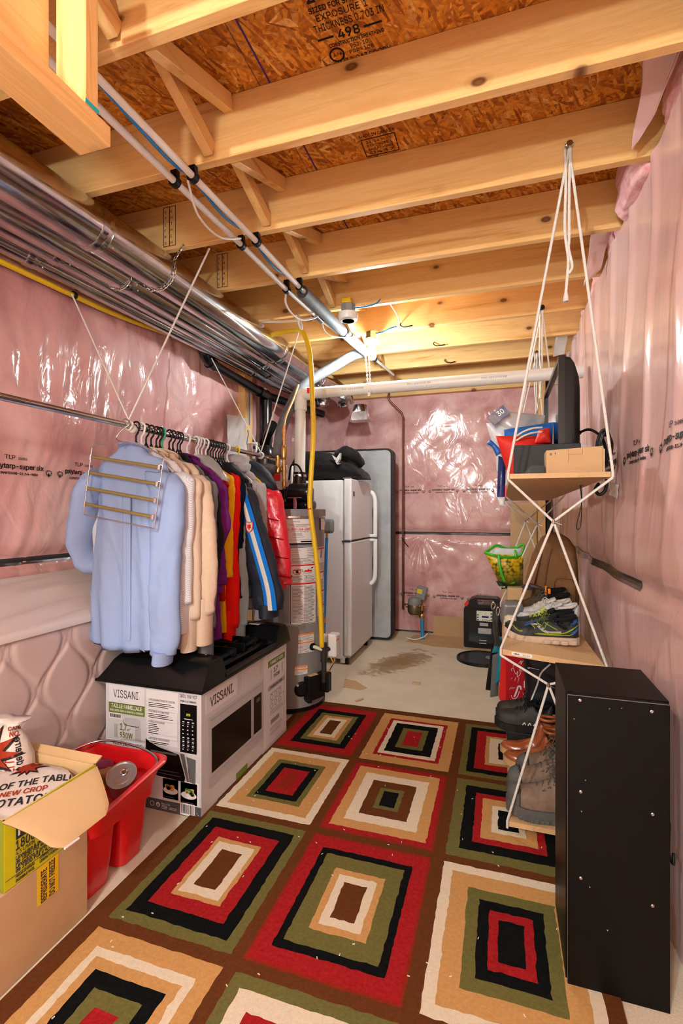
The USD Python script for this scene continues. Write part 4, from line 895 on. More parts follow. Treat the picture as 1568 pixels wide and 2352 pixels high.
lid.p('cover', lathe([(0, 0.012), (0.205, 0.012), (0.215, 0.010), (0.222, 0.0), (0, 0.0)], 48), mat('lid_grey', (0.16, 0.16, 0.165), 0.6, col2=(0.30, 0.30, 0.31), vs=12), smooth=30)
lid.p('rim', lathe([(0.205, 0.0), (0.235, 0.0), (0.232, 0.022), (0.218, 0.026), (0.207, 0.018)], 48), MATS['black'], smooth=30)
lid.p('boss', mv(lathe([(0, 0.03), (0.03, 0.03), (0.04, 0.012)], 18), 0.06, 0.02, 0), MATS['grey'], smooth=30)

# ---------------------------------------------------------------- hanging rod and clothes
RX, RZ = -1.60, 1.757
rod = thing('hanging_rod', 'bare metal pipe hung on ropes as a clothes rod', 'rod', (RX, 1.8, RZ))
rod.w('pipe', tube([(RX, 0.2, RZ - 0.012), (RX, 3.46, RZ)], 0.0135, 16), MATS['galv'], smooth=40)
def rope(p0, p1, sag=0.0, r=0.0045):
    p0, p1 = np.array(p0, float), np.array(p1, float)
    t = np.linspace(0, 1, 9)[:, None]
    P = p0 + (p1 - p0) * t; P[:, 2] -= sag * np.sin(t[:, 0] * PI)
    return tube(P, r, 8)
ra = thing('rod_rope', 'white cord looped round the clothes rod at the near hangers and tied to the joists', 'rope', (RX, 1.815, RZ))
ra.w('cord', rope((RX, 1.815, RZ + 0.02), (-1.365, 2.10, 2.66)), MATS['rope'], smooth=True)
ra.w('cord', rope((RX, 1.815, RZ + 0.02), (-2.02, 1.90, 2.44), 0, 0.0038), MATS['rope'], smooth=True)
ra.w('knot', cat(tube([(RX + 0.019 * math.cos(a), 1.815 + 0.004 * math.sin(3 * a), RZ - 0.006 + 0.019 * math.sin(a)) for a in np.linspace(0, 2 * PI, 17)], 0.006, 8), lump(lathe([(0, 0), (0.018, 0.003), (0.020, 0.020), (0.017, 0.034), (0, 0.036)], 12, (RX, 1.82, RZ - 0.018), 'y'), 0.002, 60)), MATS['rope'], smooth=True)
rb = thing('rod_rope', 'white cord looped round the clothes rod beside the red puffer jacket', 'rope', (RX, 3.10, RZ))
rb.w('cord', rope((RX, 3.10, RZ + 0.02), (-1.285, 3.06, 2.60)), MATS['rope'], smooth=True)
rb.w('cord', rope((RX, 3.10, RZ + 0.02), (-1.965, 3.05, 2.46), 0, 0.0038), MATS['rope'], smooth=True)
rb.w('knot', tube([(RX + 0.020 * math.cos(a), 3.10, RZ + 0.020 * math.sin(a)) for a in np.linspace(0, 2 * PI, 17)], 0.007, 8), MATS['rope'], smooth=True)

def hanger(label, y, m, group, r=0.0042):
    t = thing('clothes_hanger', label, 'hanger', (RX, y, RZ), group=group)
    a = np.radians(np.linspace(-150, 110, 14))[::-1]
    hk = [(0.020 * math.sin(q) * -1, 0, 0.020 * math.cos(q)) for q in np.radians(np.linspace(-100, 150, 15))]
    P = [(-0.020 * math.cos(q), 0, 0.020 * math.sin(q)) for q in np.radians(np.linspace(-20, 200, 13))]
    P += [(0.012, 0, -0.03), (0.0, 0, -0.045), (0, 0, -0.075)]
    t.p('hook', tube(P, r, 8, 3), m, smooth=True)
    t.p('shoulder_bar', tube([(0, 0, -0.07), (0.03, 0, -0.118), (0.11, 0, -0.165), (0.165, 0, -0.205), (0.168, 0, -0.215), (0.14, 0, -0.22), (-0.14, 0, -0.22), (-0.168, 0, -0.215), (-0.165, 0, -0.205), (-0.11, 0, -0.165), (-0.03, 0, -0.118), (0, 0, -0.07)], r, 8, 3), m, smooth=True)
    return t
mat('hanger_white', (0.80, 0.79, 0.80), 0.35)
mat('hanger_green', (0.03, 0.42, 0.24), 0.35)
hb = hanger('black plastic clothes hanger, the first black one along the rod from the near rope', 1.862, MATS['black'], 'black hangers on the rod')
hw = hanger('white plastic clothes hanger, the first white one along the rod from the near rope', 1.898, MATS['hanger_white'], 'white hangers on the rod', 0.0052)
hanger('green plastic clothes hanger among the black ones', 2.045, MATS['hanger_green'], None, 0.0055)
hanger('yellow plastic clothes hanger holding the grey hoodie', 2.77, MATS['yellow'], None, 0.0055)
ORD = ('second third fourth fifth sixth seventh eighth ninth tenth eleventh twelfth thirteenth fourteenth fifteenth sixteenth').split()
for y, o in zip((1.930, 1.965, 2.002, 2.028, 2.10, 2.13, 2.168, 2.19, 2.445, 2.475, 2.50, 2.53, 2.56, 2.585, 2.61), ORD):
    dup(hb, 'black plastic clothes hanger, the %s black one along the rod from the near rope' % o, (RX, y, RZ))
for y, o in zip((2.25, 2.33, 2.352, 2.385, 2.425, 2.655), ORD):
    dup(hw, 'white plastic clothes hanger, the %s white one along the rod from the near rope' % o, (RX, y, RZ))

def folds(m, amp, seed, fx=20.0, fz=2.6, crease=0.5):
    """long sharp cloth folds running down, with some slanting creases"""
    v = np.array(m.vertices); n_ = np.array(m.vertex_normals)
    q = np.stack([v[:, 0] * fx + 1.5 * np.sin(v[:, 2] * 3 + seed), v[:, 1] * fx * 0.6, v[:, 2] * fz + seed * 3.1], 1)
    a = 1 - np.abs(2 * fbm(q, 2, seed) - 1) * 2.2
    s = np.stack([v[:, 0] * 9 + v[:, 2] * 13, v[:, 1] * 6, v[:, 2] * 9 - v[:, 0] * 11], 1)
    b = 1 - np.abs(2 * fbm(s, 2, seed + 3) - 1) * 2.4
    return trimesh.Trimesh(v + n_ * (amp * (a - 0.3) + amp * crease * (b - 0.3))[:, None], m.faces, process=False)

def garment(name, label, catg, y, m, hw=0.21, x0=0.0, zc=1.655, zs=1.56, hem=0.78, hemw=0.22, th=0.024, sl=None, seed=0, collar=None, sr=(0.062, 0.052), extra=None, wav=0.010, fold=0.0075):
    """sl: for each side (path of the sleeve from the shoulder: (dx, dy, z) points) or None"""
    t = thing(name, label, catg, (RX + x0, y, 0))
    r_ = np.random.default_rng(seed)
    Zs = [(zc, 0.058, 0.6), (zc - 0.03, 0.078, 0.8), (zc - 0.05, 0.115, 0.85), ((zc + zs) / 2 - 0.015, 0.165 * hw / 0.21, 0.85), (zs, hw * 0.955, 0.8), (zs - 0.03, hw, 0.95), (zs - 0.10, hw * 0.985, 1.1), (zs - 0.2, hw * 0.95, 1.2)]
    zm = zs - 0.2
    Zs += [(zm + (hem - zm) * f, hw * 0.95 + (hemw - hw * 0.95) * f, 1.2 + 0.25 * f) for f in np.linspace(0, 1, 40)[1:]]
    N = 120
    a = np.arange(N) / N * 2 * PI
    ph = r_.uniform(0, 6, 6)
    rings = []
    for k, (z, W, Tq) in enumerate(Zs):
        c, s = np.cos(a), np.sin(a)
        X = np.sign(c) * np.abs(c) ** 0.85 * W
        Yv = np.sign(s) * np.abs(s) ** 0.7 * th * Tq
        f = np.clip((zs - z) / 0.75, 0, 1)
        Yv = Yv + wav * (0.35 + f) * (np.sin(X * 26 + ph[0] + 1.3 * np.sin(z * 4 + ph[3])) * 0.7 + 0.5 * np.sin(X * 55 + ph[1] + z * 3)) * np.clip((zs + 0.03 - z) / 0.1, 0, 1)
        Zz = z + 0.012 * f * np.sin(X * 11 + ph[2]) * (k == len(Zs) - 1) + (0.02 * np.abs(X / W) ** 3 if k == len(Zs) - 1 else 0)
        rings.append(np.stack([X, Yv, np.full(N, 1.0) * Zz], 1))
    body = loft(rings)
    t.p('body', folds(body, fold, seed, 13.0, 1.3, 0.30), m, smooth=True)
    for i, q in enumerate(sl or ()):
        if q is None:
            continue
        P = spline(q, 12)
        d, U, V = frames(P)
        n = 36
        aa = np.arange(n) / n * 2 * PI
        rr = np.interp(np.linspace(0, 1, len(P)), [0, 0.12, 0.5, 1], [sr[0] * 0.75, sr[0], (sr[0] + sr[1]) / 2, sr[1]])
        wr = 1 + 0.04 * np.sin(np.arange(len(P))[:, None] * 0.35 + 2 * np.sin(aa)[None] + seed) * np.linspace(0.4, 1, len(P))[:, None]
        R = P[:, None] + (rr[:, None] * wr)[..., None] * (np.cos(aa)[None, :, None] * np.array([1.0, 0.15, 0]) + 0.62 * np.sin(aa)[None, :, None] * np.array([-0.15, 1.0, 0])) if abs(d[:, 2]).min() > 0.5 else P[:, None] + (rr[:, None] * wr)[..., None] * (np.cos(aa)[None, :, None] * U[:, None] + 0.7 * np.sin(aa)[None, :, None] * V[:, None])
        t.p('sleeve', folds(loft(R), 0.0065, seed + 1 + i, 20, 2.2, 0.7), m, smooth=True)
        if extra != 'nocuff':
            e = P[-1]; e0 = P[-5]
            t.p('cuff', tube([e0 + (e - e0) * 0.2, e + (e - e0) * 1.6], [sr[1] * 0.97, sr[1] * 0.95], 18, flat=0.66), m, smooth=40)
    if collar:
        t.p('collar', lump(tube([(-0.062, 0.018, zc - 0.012), (-0.045, -0.020, zc + 0.004), (0, -0.034, zc + 0.012), (0.045, -0.020, zc + 0.004), (0.062, 0.018, zc - 0.012), (0.03, 0.034, zc - 0.03), (-0.03, 0.034, zc - 0.03), (-0.062, 0.018, zc - 0.012)], 0.016, 10, 4, flat=0.45), 0.002, 40), collar, smooth=True)
    return t
def slv(s, hw, zs, out, zend, dy=-0.01, mid=0.6):
    zm_ = zs - (zs - zend) * mid
    return [(s * (hw - 0.045), 0, zs - 0.015), (s * (hw + 0.0), dy * 0.3, zs - 0.07), (s * (hw + out * 0.5), dy * 0.7, (zs + zm_) / 2), (s * (hw + out), dy, zm_), (s * (hw + out * 0.9), dy, zend)]

def cloth(name, col, col2=None, **k):
    return mat(name, col, 0.9, col2=col2, vs=k.pop('vs', 60), spec=0.1, bump=k.pop('bump', 0.08), bs=k.pop('bs', 600), bd=0.0015, **k)
cloth('cl_blue', (0.295, 0.40, 0.655))
n = {'g': ('geometry', {}), 'm': ('mapping', {'rotation': (0, 0.5, 0.4), 'scale': (1, 1, 1)}), 'w': ('wave_texture', {'scale': 75.0, 'distortion': 0.4}), 'r': ('rgb_ramp', {'ramp': [(0.0, (0.74, 0.74, 0.76)), (0.8, (0.74, 0.74, 0.76)), (0.95, (0.45, 0.48, 0.58))]}), 'p': ('principled_bsdf', {'roughness': 0.9})}
material('cl_white_stripe', n, [('g.position', 'm.vector'), ('m.vector', 'w.vector'), ('w.fac', 'r.fac'), ('r.color', 'p.base_color')])
cloth('cl_cream', (0.72, 0.66, 0.55)); cloth('cl_beige', (0.62, 0.475, 0.35), (0.66, 0.51, 0.385)); cloth('cl_beige_pale', (0.66, 0.53, 0.41))
cloth('cl_grey', (0.16, 0.16, 0.175), (0.19, 0.19, 0.205), vs=200); cloth('cl_charcoal', (0.014, 0.015, 0.017)); cloth('cl_purple', (0.125, 0.012, 0.135), (0.16, 0.02, 0.17), vs=40)
cloth('cl_red', (0.80, 0.014, 0.008)); cloth('cl_dark_red', (0.45, 0.008, 0.008)); cloth('cl_yellow', (0.90, 0.47, 0.012)); cloth('cl_navy', (0.005, 0.010, 0.024)); cloth('cl_black', (0.006, 0.006, 0.007))
cloth('cl_grey_light', (0.42, 0.41, 0.42), (0.47, 0.46, 0.47), vs=200); cloth('cl_grey_mid', (0.33, 0.33, 0.34), (0.37, 0.37, 0.38), vs=200); cloth('cl_blue_bright', (0.01, 0.17, 0.62)); cloth('cl_off_white', (0.66, 0.61, 0.55)); cloth('cl_teal_pale', (0.33, 0.42, 0.43))
mat('puffer_red', (0.68, 0.012, 0.03), 0.33, coat=0.35, crough=0.2, bump=0.4, bs=35, bd=0.01)
mat('puffer_navy', (0.006, 0.011, 0.024), 0.6, bump=0.4, bs=35, bd=0.01)

# the blue shirt, seen from behind
bs = garment('blue_shirt', 'light blue dress shirt hanging nearest, behind the trouser hanger', 'shirt', 1.862, MATS['cl_blue'], hw=0.205, x0=-0.022, zc=1.665, zs=1.565, hem=0.735, hemw=0.245, th=0.034, seed=3, wav=0.013, collar=MATS['cl_blue'], sr=(0.085, 0.060),
             sl=([(-0.175, 0, 1.54), (-0.245, 0, 1.45), (-0.305, 0.02, 1.31), (-0.335, 0.03, 1.19), (-0.30, 0.05, 1.12), (-0.22, 0.06, 1.10)], [(0.155, 0, 1.54), (0.193, -0.005, 1.44), (0.200, -0.012, 1.22), (0.196, -0.022, 1.0), (0.200, -0.026, 0.81), (0.190, -0.024, 0.725)]))
# box pleat and yoke seam down the back
bs.p('back_pleat', grid(np.stack(np.meshgrid(np.linspace(-0.022, 0.022, 5), np.linspace(0.78, 1.44, 20), indexing='ij'), -1)[..., [0, 0, 1]] * [1, 0, 1] + np.array([0.012, 0, 0]) + np.stack([0 * np.ones((5, 20)), np.repeat(np.array([-0.050, -0.058, -0.050, -0.058, -0.050])[:, None], 20, 1), np.zeros((5, 20))], -1), 0.002), MATS['cl_blue'], smooth=True)
garment('white_shirt', 'white shirt with fine stripes directly behind the light blue one', 'shirt', 1.935, MATS['cl_white_stripe'], seed=4, hem=0.80, x0=-0.012, sl=(slv(-1, 0.21, 1.56, 0.02, 0.98), slv(1, 0.21, 1.56, 0.0, 0.94)), th=0.022)
garment('beige_shirt', 'pale beige shirt hanging between the striped and the darker beige one', 'shirt', 1.985, MATS['cl_beige_pale'], seed=5, hem=0.715, x0=-0.01, collar=MATS['cl_beige_pale'], sl=(slv(-1, 0.21, 1.56, 0.02, 0.95), slv(1, 0.215, 1.555, 0.0, 0.86)), th=0.022)
garment('beige_shirt', 'darker beige shirt with its button cuff hanging out, before the grey sweatshirt', 'shirt', 2.045, MATS['cl_beige'], seed=6, hem=0.76, x0=0.005, collar=MATS['cl_beige'], sl=(slv(-1, 0.21, 1.56, 0.02, 0.95), slv(1, 0.215, 1.55, 0.035, 0.875)), th=0.024)
garment('grey_sweatshirt', 'mid grey sweatshirt behind the beige shirts', 'sweatshirt', 2.11, MATS['cl_grey'], seed=7, hem=0.73, hemw=0.235, x0=-0.005, sl=(slv(-1, 0.21, 1.55, 0.02, 0.9), slv(1, 0.21, 1.55, 0.01, 0.79)), th=0.028)
garment('charcoal_jacket', 'charcoal knit jacket between grey sweatshirt and purple shirt', 'jacket', 2.175, MATS['cl_charcoal'], seed=8, hem=0.80, x0=-0.01, hw=0.185, sl=(slv(-1, 0.21, 1.56, 0.02, 0.9), [(0.13, 0, 1.545), (0.165, 0, 1.46), (0.19, 0, 1.33), (0.205, 0, 1.21), (0.19, 0, 1.10), (0.18, 0, 0.98)]), th=0.03, sr=(0.075, 0.05))
garment('purple_shirt', 'shiny purple shirt with a puffed sleeve', 'shirt', 2.25, MATS['cl_purple'], seed=9, hem=0.68, x0=-0.01, hw=0.19, sl=(slv(-1, 0.21, 1.56, 0.02, 0.9), [(0.14, 0, 1.55), (0.18, -0.01, 1.47), (0.205, -0.02, 1.37), (0.215, -0.02, 1.28), (0.185, -0.02, 1.17), (0.195, -0.02, 1.07), (0.195, -0.02, 0.985)]), th=0.03, sr=(0.07, 0.055), collar=MATS['cl_purple'])
garment('red_jersey', 'dark red jersey between the purple shirt and the yellow one', 'jersey', 2.385, MATS['cl_dark_red'], seed=10, hem=0.85, x0=-0.07, hw=0.18, sl=(None, slv(1, 0.18, 1.585, 0.0, 1.25)), th=0.02, extra='nocuff')
garment('yellow_shirt', 'bright yellow shirt with long hem showing below the purple sleeve', 'shirt', 2.425, MATS['cl_yellow'], seed=11, hem=0.665, hemw=0.20, x0=-0.06, hw=0.18, sl=(None, slv(1, 0.18, 1.60, 0.0, 1.0)), th=0.024, extra='nocuff')
garment('red_shirt', 'bright red long-sleeved shirt next to the yellow one', 'shirt', 2.49, MATS['cl_red'], seed=12, hem=0.665, hemw=0.19, x0=-0.05, hw=0.175, sl=(None, slv(1, 0.17, 1.60, 0.0, 0.70)), th=0.026)
garment('grey_sleeved_shirt', 'pale teal grey shirt whose long sleeve shows below the navy jacket', 'shirt', 2.56, MATS['cl_teal_pale'], seed=13, hem=0.68, hemw=0.20, x0=-0.045, hw=0.17, sl=(None, slv(1, 0.17, 1.57, 0.02, 0.70)), th=0.024)
garment('navy_shirt', 'plain navy shirt tucked behind the red shirts', 'shirt', 2.53, MATS['cl_navy'], seed=14, hem=0.85, x0=-0.04, hw=0.17, sl=(None, slv(1, 0.17, 1.585, 0.0, 1.15)), th=0.02)
nj = garment('navy_jacket', 'navy padded jacket with blue and white stripe and shield badge on the sleeve', 'jacket', 2.62, MATS['puffer_navy'], seed=15, hem=0.85, hemw=0.22, x0=0.0, zs=1.55, th=0.045, sr=(0.095, 0.085), hw=0.17, sl=(None, [(0.06, 0, 1.55), (0.115, -0.01, 1.46), (0.185, -0.02, 1.28), (0.265, -0.03, 1.05), (0.305, -0.03, 0.90), (0.315, -0.03, 0.80)]))
garment('black_tshirt', 'black t-shirt with yellow neck print behind the navy jacket', 't-shirt', 2.685, MATS['cl_black'], seed=16, hem=0.9, x0=-0.06, hw=0.17, sl=(None, slv(1, 0.17, 1.57, 0.0, 1.3)), th=0.018, extra='nocuff')
garment('light_grey_shirt', 'light grey shirt just before the grey hoodie', 'shirt', 2.725, MATS['cl_grey_light'], seed=17, hem=0.85, x0=-0.06, hw=0.17, zs=1.575, sl=(None, slv(1, 0.165, 1.575, 0.02, 1.0)), th=0.02)
hd = garment('grey_hoodie', 'grey hoodie with its hood up on the yellow hanger', 'hoodie', 2.77, MATS['cl_grey_light'], seed=18, hem=0.75, x0=-0.03, hw=0.18, zc=1.665, zs=1.575, sl=(None, slv(1, 0.165, 1.575, 0.03, 0.85)), th=0.034, sr=(0.07, 0.055))
hd.p('hood', lump(cat(rbox(-0.095, 0.105, -0.055, 0.055, 1.63, 1.725, 0.35), rbox(-0.115, 0.12, -0.075, 0.06, 1.60, 1.675, 0.3)), 0.012, 22, 5), MATS['cl_grey_light'], smooth=True)
rp = garment('red_puffer_jacket', 'red puffer jacket with navy shoulders at the end of the rod', 'jacket', 2.85, MATS['puffer_red'], seed=19, hem=0.90, hemw=0.25, x0=0.01, zs=1.53, th=0.05, sr=(0.085, 0.07), sl=(None, [(0.13, 0, 1.53), (0.185, -0.01, 1.45), (0.225, -0.02, 1.29), (0.255, -0.03, 1.10), (0.270, -0.04, 0.97), (0.275, -0.04, 0.91)]))
rp.p('shoulder_yoke', lump(loft([np.stack([0.02 + w * np.cos(a), 0.062 * q * np.sin(a), 0 * a + z - 0.55 * np.maximum(0, w * np.cos(a) - 0.10) ** 1.3], 1) for a in [np.arange(40) / 40 * 2 * PI] for z, w, q in ((1.69, 0.06, 0.5), (1.665, 0.11, 0.9), (1.625, 0.165, 1.15), (1.58, 0.20, 1.3), (1.52, 0.225, 1.25))]), 0.005, 20), MATS['puffer_navy'], smooth=True)
rp.p('quilt_seam', cat([tube([(0.212 + 0.055 * k / 3 + 0.085 * math.cos(t), -0.012 - 0.01 * k + 0.062 * math.sin(t), 1.32 - 0.115 * k - 0.02 * math.cos(t)) for t in np.linspace(0, 2 * PI, 25)], 0.004, 6) for k in range(4)]), cloth('seam_red', (0.30, 0.006, 0.012)), smooth=True)
# stripe and shield badge on the navy sleeve (outer front of the sleeve)
SP = spline([(0.130, -0.080, 1.50), (0.178, -0.088, 1.385), (0.222, -0.094, 1.26), (0.290, -0.100, 1.06), (0.330, -0.098, 0.92), (0.345, -0.095, 0.80)], 8)
def ribbon(off, w, th_=0.002, dy=0.0):
    L = SP.copy(); L[:, 0] += off - w / 2; R = SP.copy(); R[:, 0] += off + w / 2
    M = (L + R) / 2; M[:, 1] -= 0.002
    for q, o in ((L, off - w / 2), (M, off), (R, off + w / 2)):
        q[:, 1] += 5.0 * (o * o) + dy
    return grid(np.stack([L, M, R], 1), th_)
nj.p('sleeve_stripe', ribbon(0.012, 0.072), MATS['cl_blue_bright'], smooth=True, label='bright blue stripe down the sleeve')
nj.p('sleeve_stripe', ribbon(0.012, 0.026, 0.002, -0.003), MATS['cl_off_white'], smooth=True, label='off-white stripe down the sleeve')
sh = Polygon([(-0.022, 0.032), (0, 0.026), (0.022, 0.032), (0.024, 0.0), (0.018, -0.022), (0, -0.036), (-0.018, -0.022), (-0.024, 0.0)])
bd = nj.p('shield_badge', mv(prism(sh, 0.003, 'xz', 0), 0.228, -0.104, 1.275), MATS['cl_off_white'], label='white shield badge with a red border')
bd.p('red_border', mv(prism(sh.difference(sh.buffer(-0.004)), 0.0015, 'xz', 0), 0.228, -0.106, 1.275), MATS['red'])
bd.p('crest_mark', mv(prism(Polygon([(-0.012, 0.014), (-0.004, 0.010), (0, 0.018), (0.004, 0.010), (0.012, 0.014), (0.010, 0.0), (0.013, -0.006), (0.004, -0.010), (0, -0.022), (-0.004, -0.010), (-0.013, -0.006), (-0.010, 0.0)]), 0.0015, 'xz', 0), 0.228, -0.106, 1.275), MATS['red'])
# clear garment bag over the hangers behind the purple shirt
mat('bag_clear', (0.85, 0.86, 0.88), 0.12, coat=0.4, trans=0.75, bump=0.6, bs=30)
u, v = np.meshgrid(np.linspace(0, 2 * PI, 37), np.linspace(0, 1, 12), indexing='ij')
W_ = 0.05 + 0.15 * v ** 0.8
Pb = np.stack([RX + 0.01 + W_ * np.cos(u), 2.325 + (0.030 + 0.012 * v) * np.sin(u), 1.672 - 0.15 * v ** 1.4 * (0.7 + 0.3 * np.cos(u) ** 2)], -1)
single('garment_bag', lump(grid(Pb, 0.001), 0.008, 25, 6), MATS['bag_clear'], 'clear crinkled dry-cleaning bag over hangers behind the purple shirt', 'garment bag', smooth=True)
# steel trouser hanger with four bars, in front of the blue shirt
th_ = thing('trouser_hanger', 'steel four-bar trouser hanger with olive bars in front of the blue shirt', 'hanger', (RX, 1.80, RZ))
def hx(x, z):   # turned 9 degrees in its own plane
    c, s = math.cos(math.radians(-9)), math.sin(math.radians(-9))
    return (RX + 0.035 + (x * c - z * s), 1.762, 1.615 + x * s + z * c)
th_.w('frame', cat(tube([hx(-0.195, -0.0), hx(-0.19, 0.012), hx(-0.1, 0.04), hx(0.0, 0.052), hx(0.1, 0.04), hx(0.19, 0.012), hx(0.195, 0.0)], 0.003, 7, 5), tube([hx(-0.195, 0), hx(-0.195, -0.300)], 0.0028, 7), tube([hx(0.195, 0), hx(0.195, -0.300)], 0.0028, 7), tube([hx(-0.195, -0.300), hx(0.195, -0.300)], 0.0028, 7)), MATS['steel'], smooth=True)
th_.w('hook', tube([(RX - 0.022, 1.795, RZ - 0.004), (RX - 0.018, 1.795, RZ + 0.014), (RX, 1.795, RZ + 0.021), (RX + 0.018, 1.795, RZ + 0.010), (RX + 0.022, 1.79, RZ - 0.008), (RX - 0.01, 1.78, RZ - 0.035), (RX - 0.03, 1.77, RZ - 0.07), hx(-0.03, 0.05)], 0.003, 7, 5), MATS['steel'], smooth=True)
mat('olive_bar', (0.24, 0.18, 0.06), 0.5)
for k in range(4):
    z = -0.035 - 0.072 * k
    b = th_.w('trouser_bar', tube([hx(-0.19, z), hx(0.185, z)], 0.0075, 10), MATS['olive_bar'], smooth=40)
    each(b, 'clasp', (beam(hx(0.182, z + 0.012), hx(0.182, z - 0.012), 0.012, 0.016, up=(0, 1, 0)), beam(hx(-0.196, z + 0.010), hx(-0.196, z - 0.016), 0.010, 0.010, up=(0, 1, 0))), MATS['steel'])

# ---------------------------------------------------------------- mattress on edge along the left wall, under a white sheet
mat('ticking', (0.62, 0.49, 0.45), 0.7, spec=0.3, bump=0.1, bs=400, bd=0.001)
mat('sheet_white', (0.72, 0.66, 0.63), 0.8, sheen=0.2)
def ogee(y, z):
    u, v = y / 0.30, z / 0.40
    d = np.full(np.shape(u), 9.0)
    for k in range(-2, 16):
        for o in (0.235, 0.165):
            d = np.minimum(d, np.abs(u - k * 0.5 - (1 if k % 2 else -1) * o * np.cos(2 * PI * v)))
    return d
Yq, Zq = np.meshgrid(np.linspace(0.15, 2.75, 330), np.linspace(0.02, 0.855, 120), indexing='ij')
hgt = 0.009 * (1 - np.exp(-(ogee(Yq, Zq) / 0.040) ** 2)) + 0.018 * (fbm(np.stack([Yq * 3, Zq * 2.4, Yq * 0], -1), 3, 31) - 0.5)
edge = np.minimum(1, np.minimum(Zq, 0.86 - Zq) / 0.05)
mt = thing('mattress', 'quilted mattress standing on its long edge along the left wall', 'mattress', (-2.0, 1.4, 0))
mt.w('quilted_face', grid(np.stack([-1.862 + hgt - 0.02 * (1 - edge) ** 2, Yq, Zq], -1)), MATS['ticking'], smooth=True)
mt.w('core', prism([(-2.175, 0.0), (-1.866, 0.0), (-1.866, 0.85), (-2.175, 1.00)], 2.6, 'xz', 0.15), MATS['ticking'])
u, v = np.meshgrid(np.linspace(0.14, 2.8, 120), np.linspace(0, 1, 30), indexing='ij')
xx = -1.838 - 0.36 * v
fold = 0.018 * np.maximum(0, np.sin(9 * v + 5.0 * u + 1.5 * np.sin(2 * u))) ** 2 * np.sin(PI * np.clip(v, 0, 1)) + 0.008 * np.sin(24 * v - 7 * u)
zz = 0.872 + 0.175 * v ** 1.1 + fold * np.clip(v * 6, 0, 1) * np.clip((1 - v) * 6, 0, 1)
sheetP = np.stack([xx, u, zz], -1)
sheetP = np.concatenate([np.stack([np.full((120, 1), -1.840), u[:, :1], np.full((120, 1), 0.846)], -1), sheetP], 1)
single('white_sheet', grid(sheetP, -0.004), MATS['sheet_white'], 'white rumpled sheet draped over the top of the standing mattress', 'sheet', smooth=True)

# ---------------------------------------------------------------- rug
mat('rug_cream', (0.70, 0.61, 0.46), 0.95, col2=(0.76, 0.68, 0.53), vs=90, bump=0.5, bs=500, spec=0.05)
mat('rug_tan', (0.53, 0.285, 0.10), 0.95, col2=(0.60, 0.34, 0.13), vs=90, bump=0.5, bs=500, spec=0.05)
mat('rug_olive', (0.135, 0.125, 0.035), 0.95, col2=(0.17, 0.155, 0.05), vs=90, bump=0.5, bs=500, spec=0.05)
mat('rug_black', (0.004, 0.0045, 0.005), 0.95, col2=(0.008, 0.009, 0.009), vs=90, bump=0.5, bs=500, spec=0.05)
mat('rug_red', (0.31, 0.010, 0.014), 0.95, col2=(0.40, 0.020, 0.022), vs=90, bump=0.5, bs=500, spec=0.05)
mat('rug_brown', (0.110, 0.034, 0.010), 0.95, col2=(0.14, 0.046, 0.015), vs=90, bump=0.5, bs=500, spec=0.05)
mat('rug_wine', (0.24, 0.020, 0.010), 0.95, col2=(0.30, 0.025, 0.012), vs=70, bump=0.5, bs=500, spec=0.05)
rug = thing('rug', 'patterned rug of nested rectangles in red, tan, olive, cream and black on brown', 'rug', (-0.5, 1.95, 0))
COLX = ((-1.245, -0.782), (-0.740, -0.256), (-0.207, 0.272))
ROWY = ((2.590, 3.222), (1.968, 2.552), (1.318, 1.928), (0.672, 1.276))
CELLS = {  # colours from the outside in, with the ring widths in metres (last = centre)
 (0, 0): [('wine', .012), ('red', .052), ('black', .042), ('olive', .032), ('tan', .026), ('cream', .030), ('brown', 0)],
 (1, 0): [('tan', .060), ('red', .022), ('cream', .030), ('black', .052), ('olive', .033), ('red', 0)],
 (2, 0): [('olive', .036), ('black', .038), ('red', .052), ('tan', .022), ('cream', .048), ('black', 0)],
 (0, 1): [('cream', .036), ('tan', .060), ('olive', .028), ('black', .036), ('red', .040), ('wine', 0)],
 (1, 1): [('wine', .012), ('red', .022), ('tan', .048), ('cream', .052), ('brown', .050), ('olive', .022), ('black', 0)],
 (2, 1): [('olive', .048), ('black', .048), ('red', .032), ('tan', .044), ('cream', .026), ('black', 0)],
 (0, 2): [('olive', .036), ('black', .046), ('red', .050), ('tan', .018), ('cream', .036), ('brown', 0)],
 (1, 2): [('wine', .010), ('red', .052), ('black', .026), ('olive', .058), ('tan', .024), ('cream', .030), ('brown', 0)],
 (2, 2): [('cream', .036), ('tan', .060), ('olive', .040), ('black', .034), ('red', .030), ('black', 0)],
 (0, 3): [('tan', .052), ('cream', .026), ('tan', .030), ('black', .042), ('olive', .040), ('red', 0)],
 (1, 3): [('olive', .036), ('cream', .050), ('red', .050), ('black', .034), ('tan', 0)],
 (2, 3): [('tan', .040), ('black', .040), ('cream', .036), ('red', .050), ('olive', 0)]}
def wob(x0, x1, y0, y1, seed):
    """a slightly uneven woven rectangle"""
    r_ = np.random.default_rng(seed)
    g = Polygon([(x0, y0), (x1, y0), (x1, y1), (x0, y1)]).segmentize(0.02)
    c = np.array(g.exterior.coords)[:-1]
    return Polygon(c + r_.normal(0, 0.0014, c.shape))
RG = Polygon([(-1.315, 0.615), (0.318, 0.615), (0.318, 3.285), (-1.315, 3.285)])
used = []
from shapely.ops import unary_union
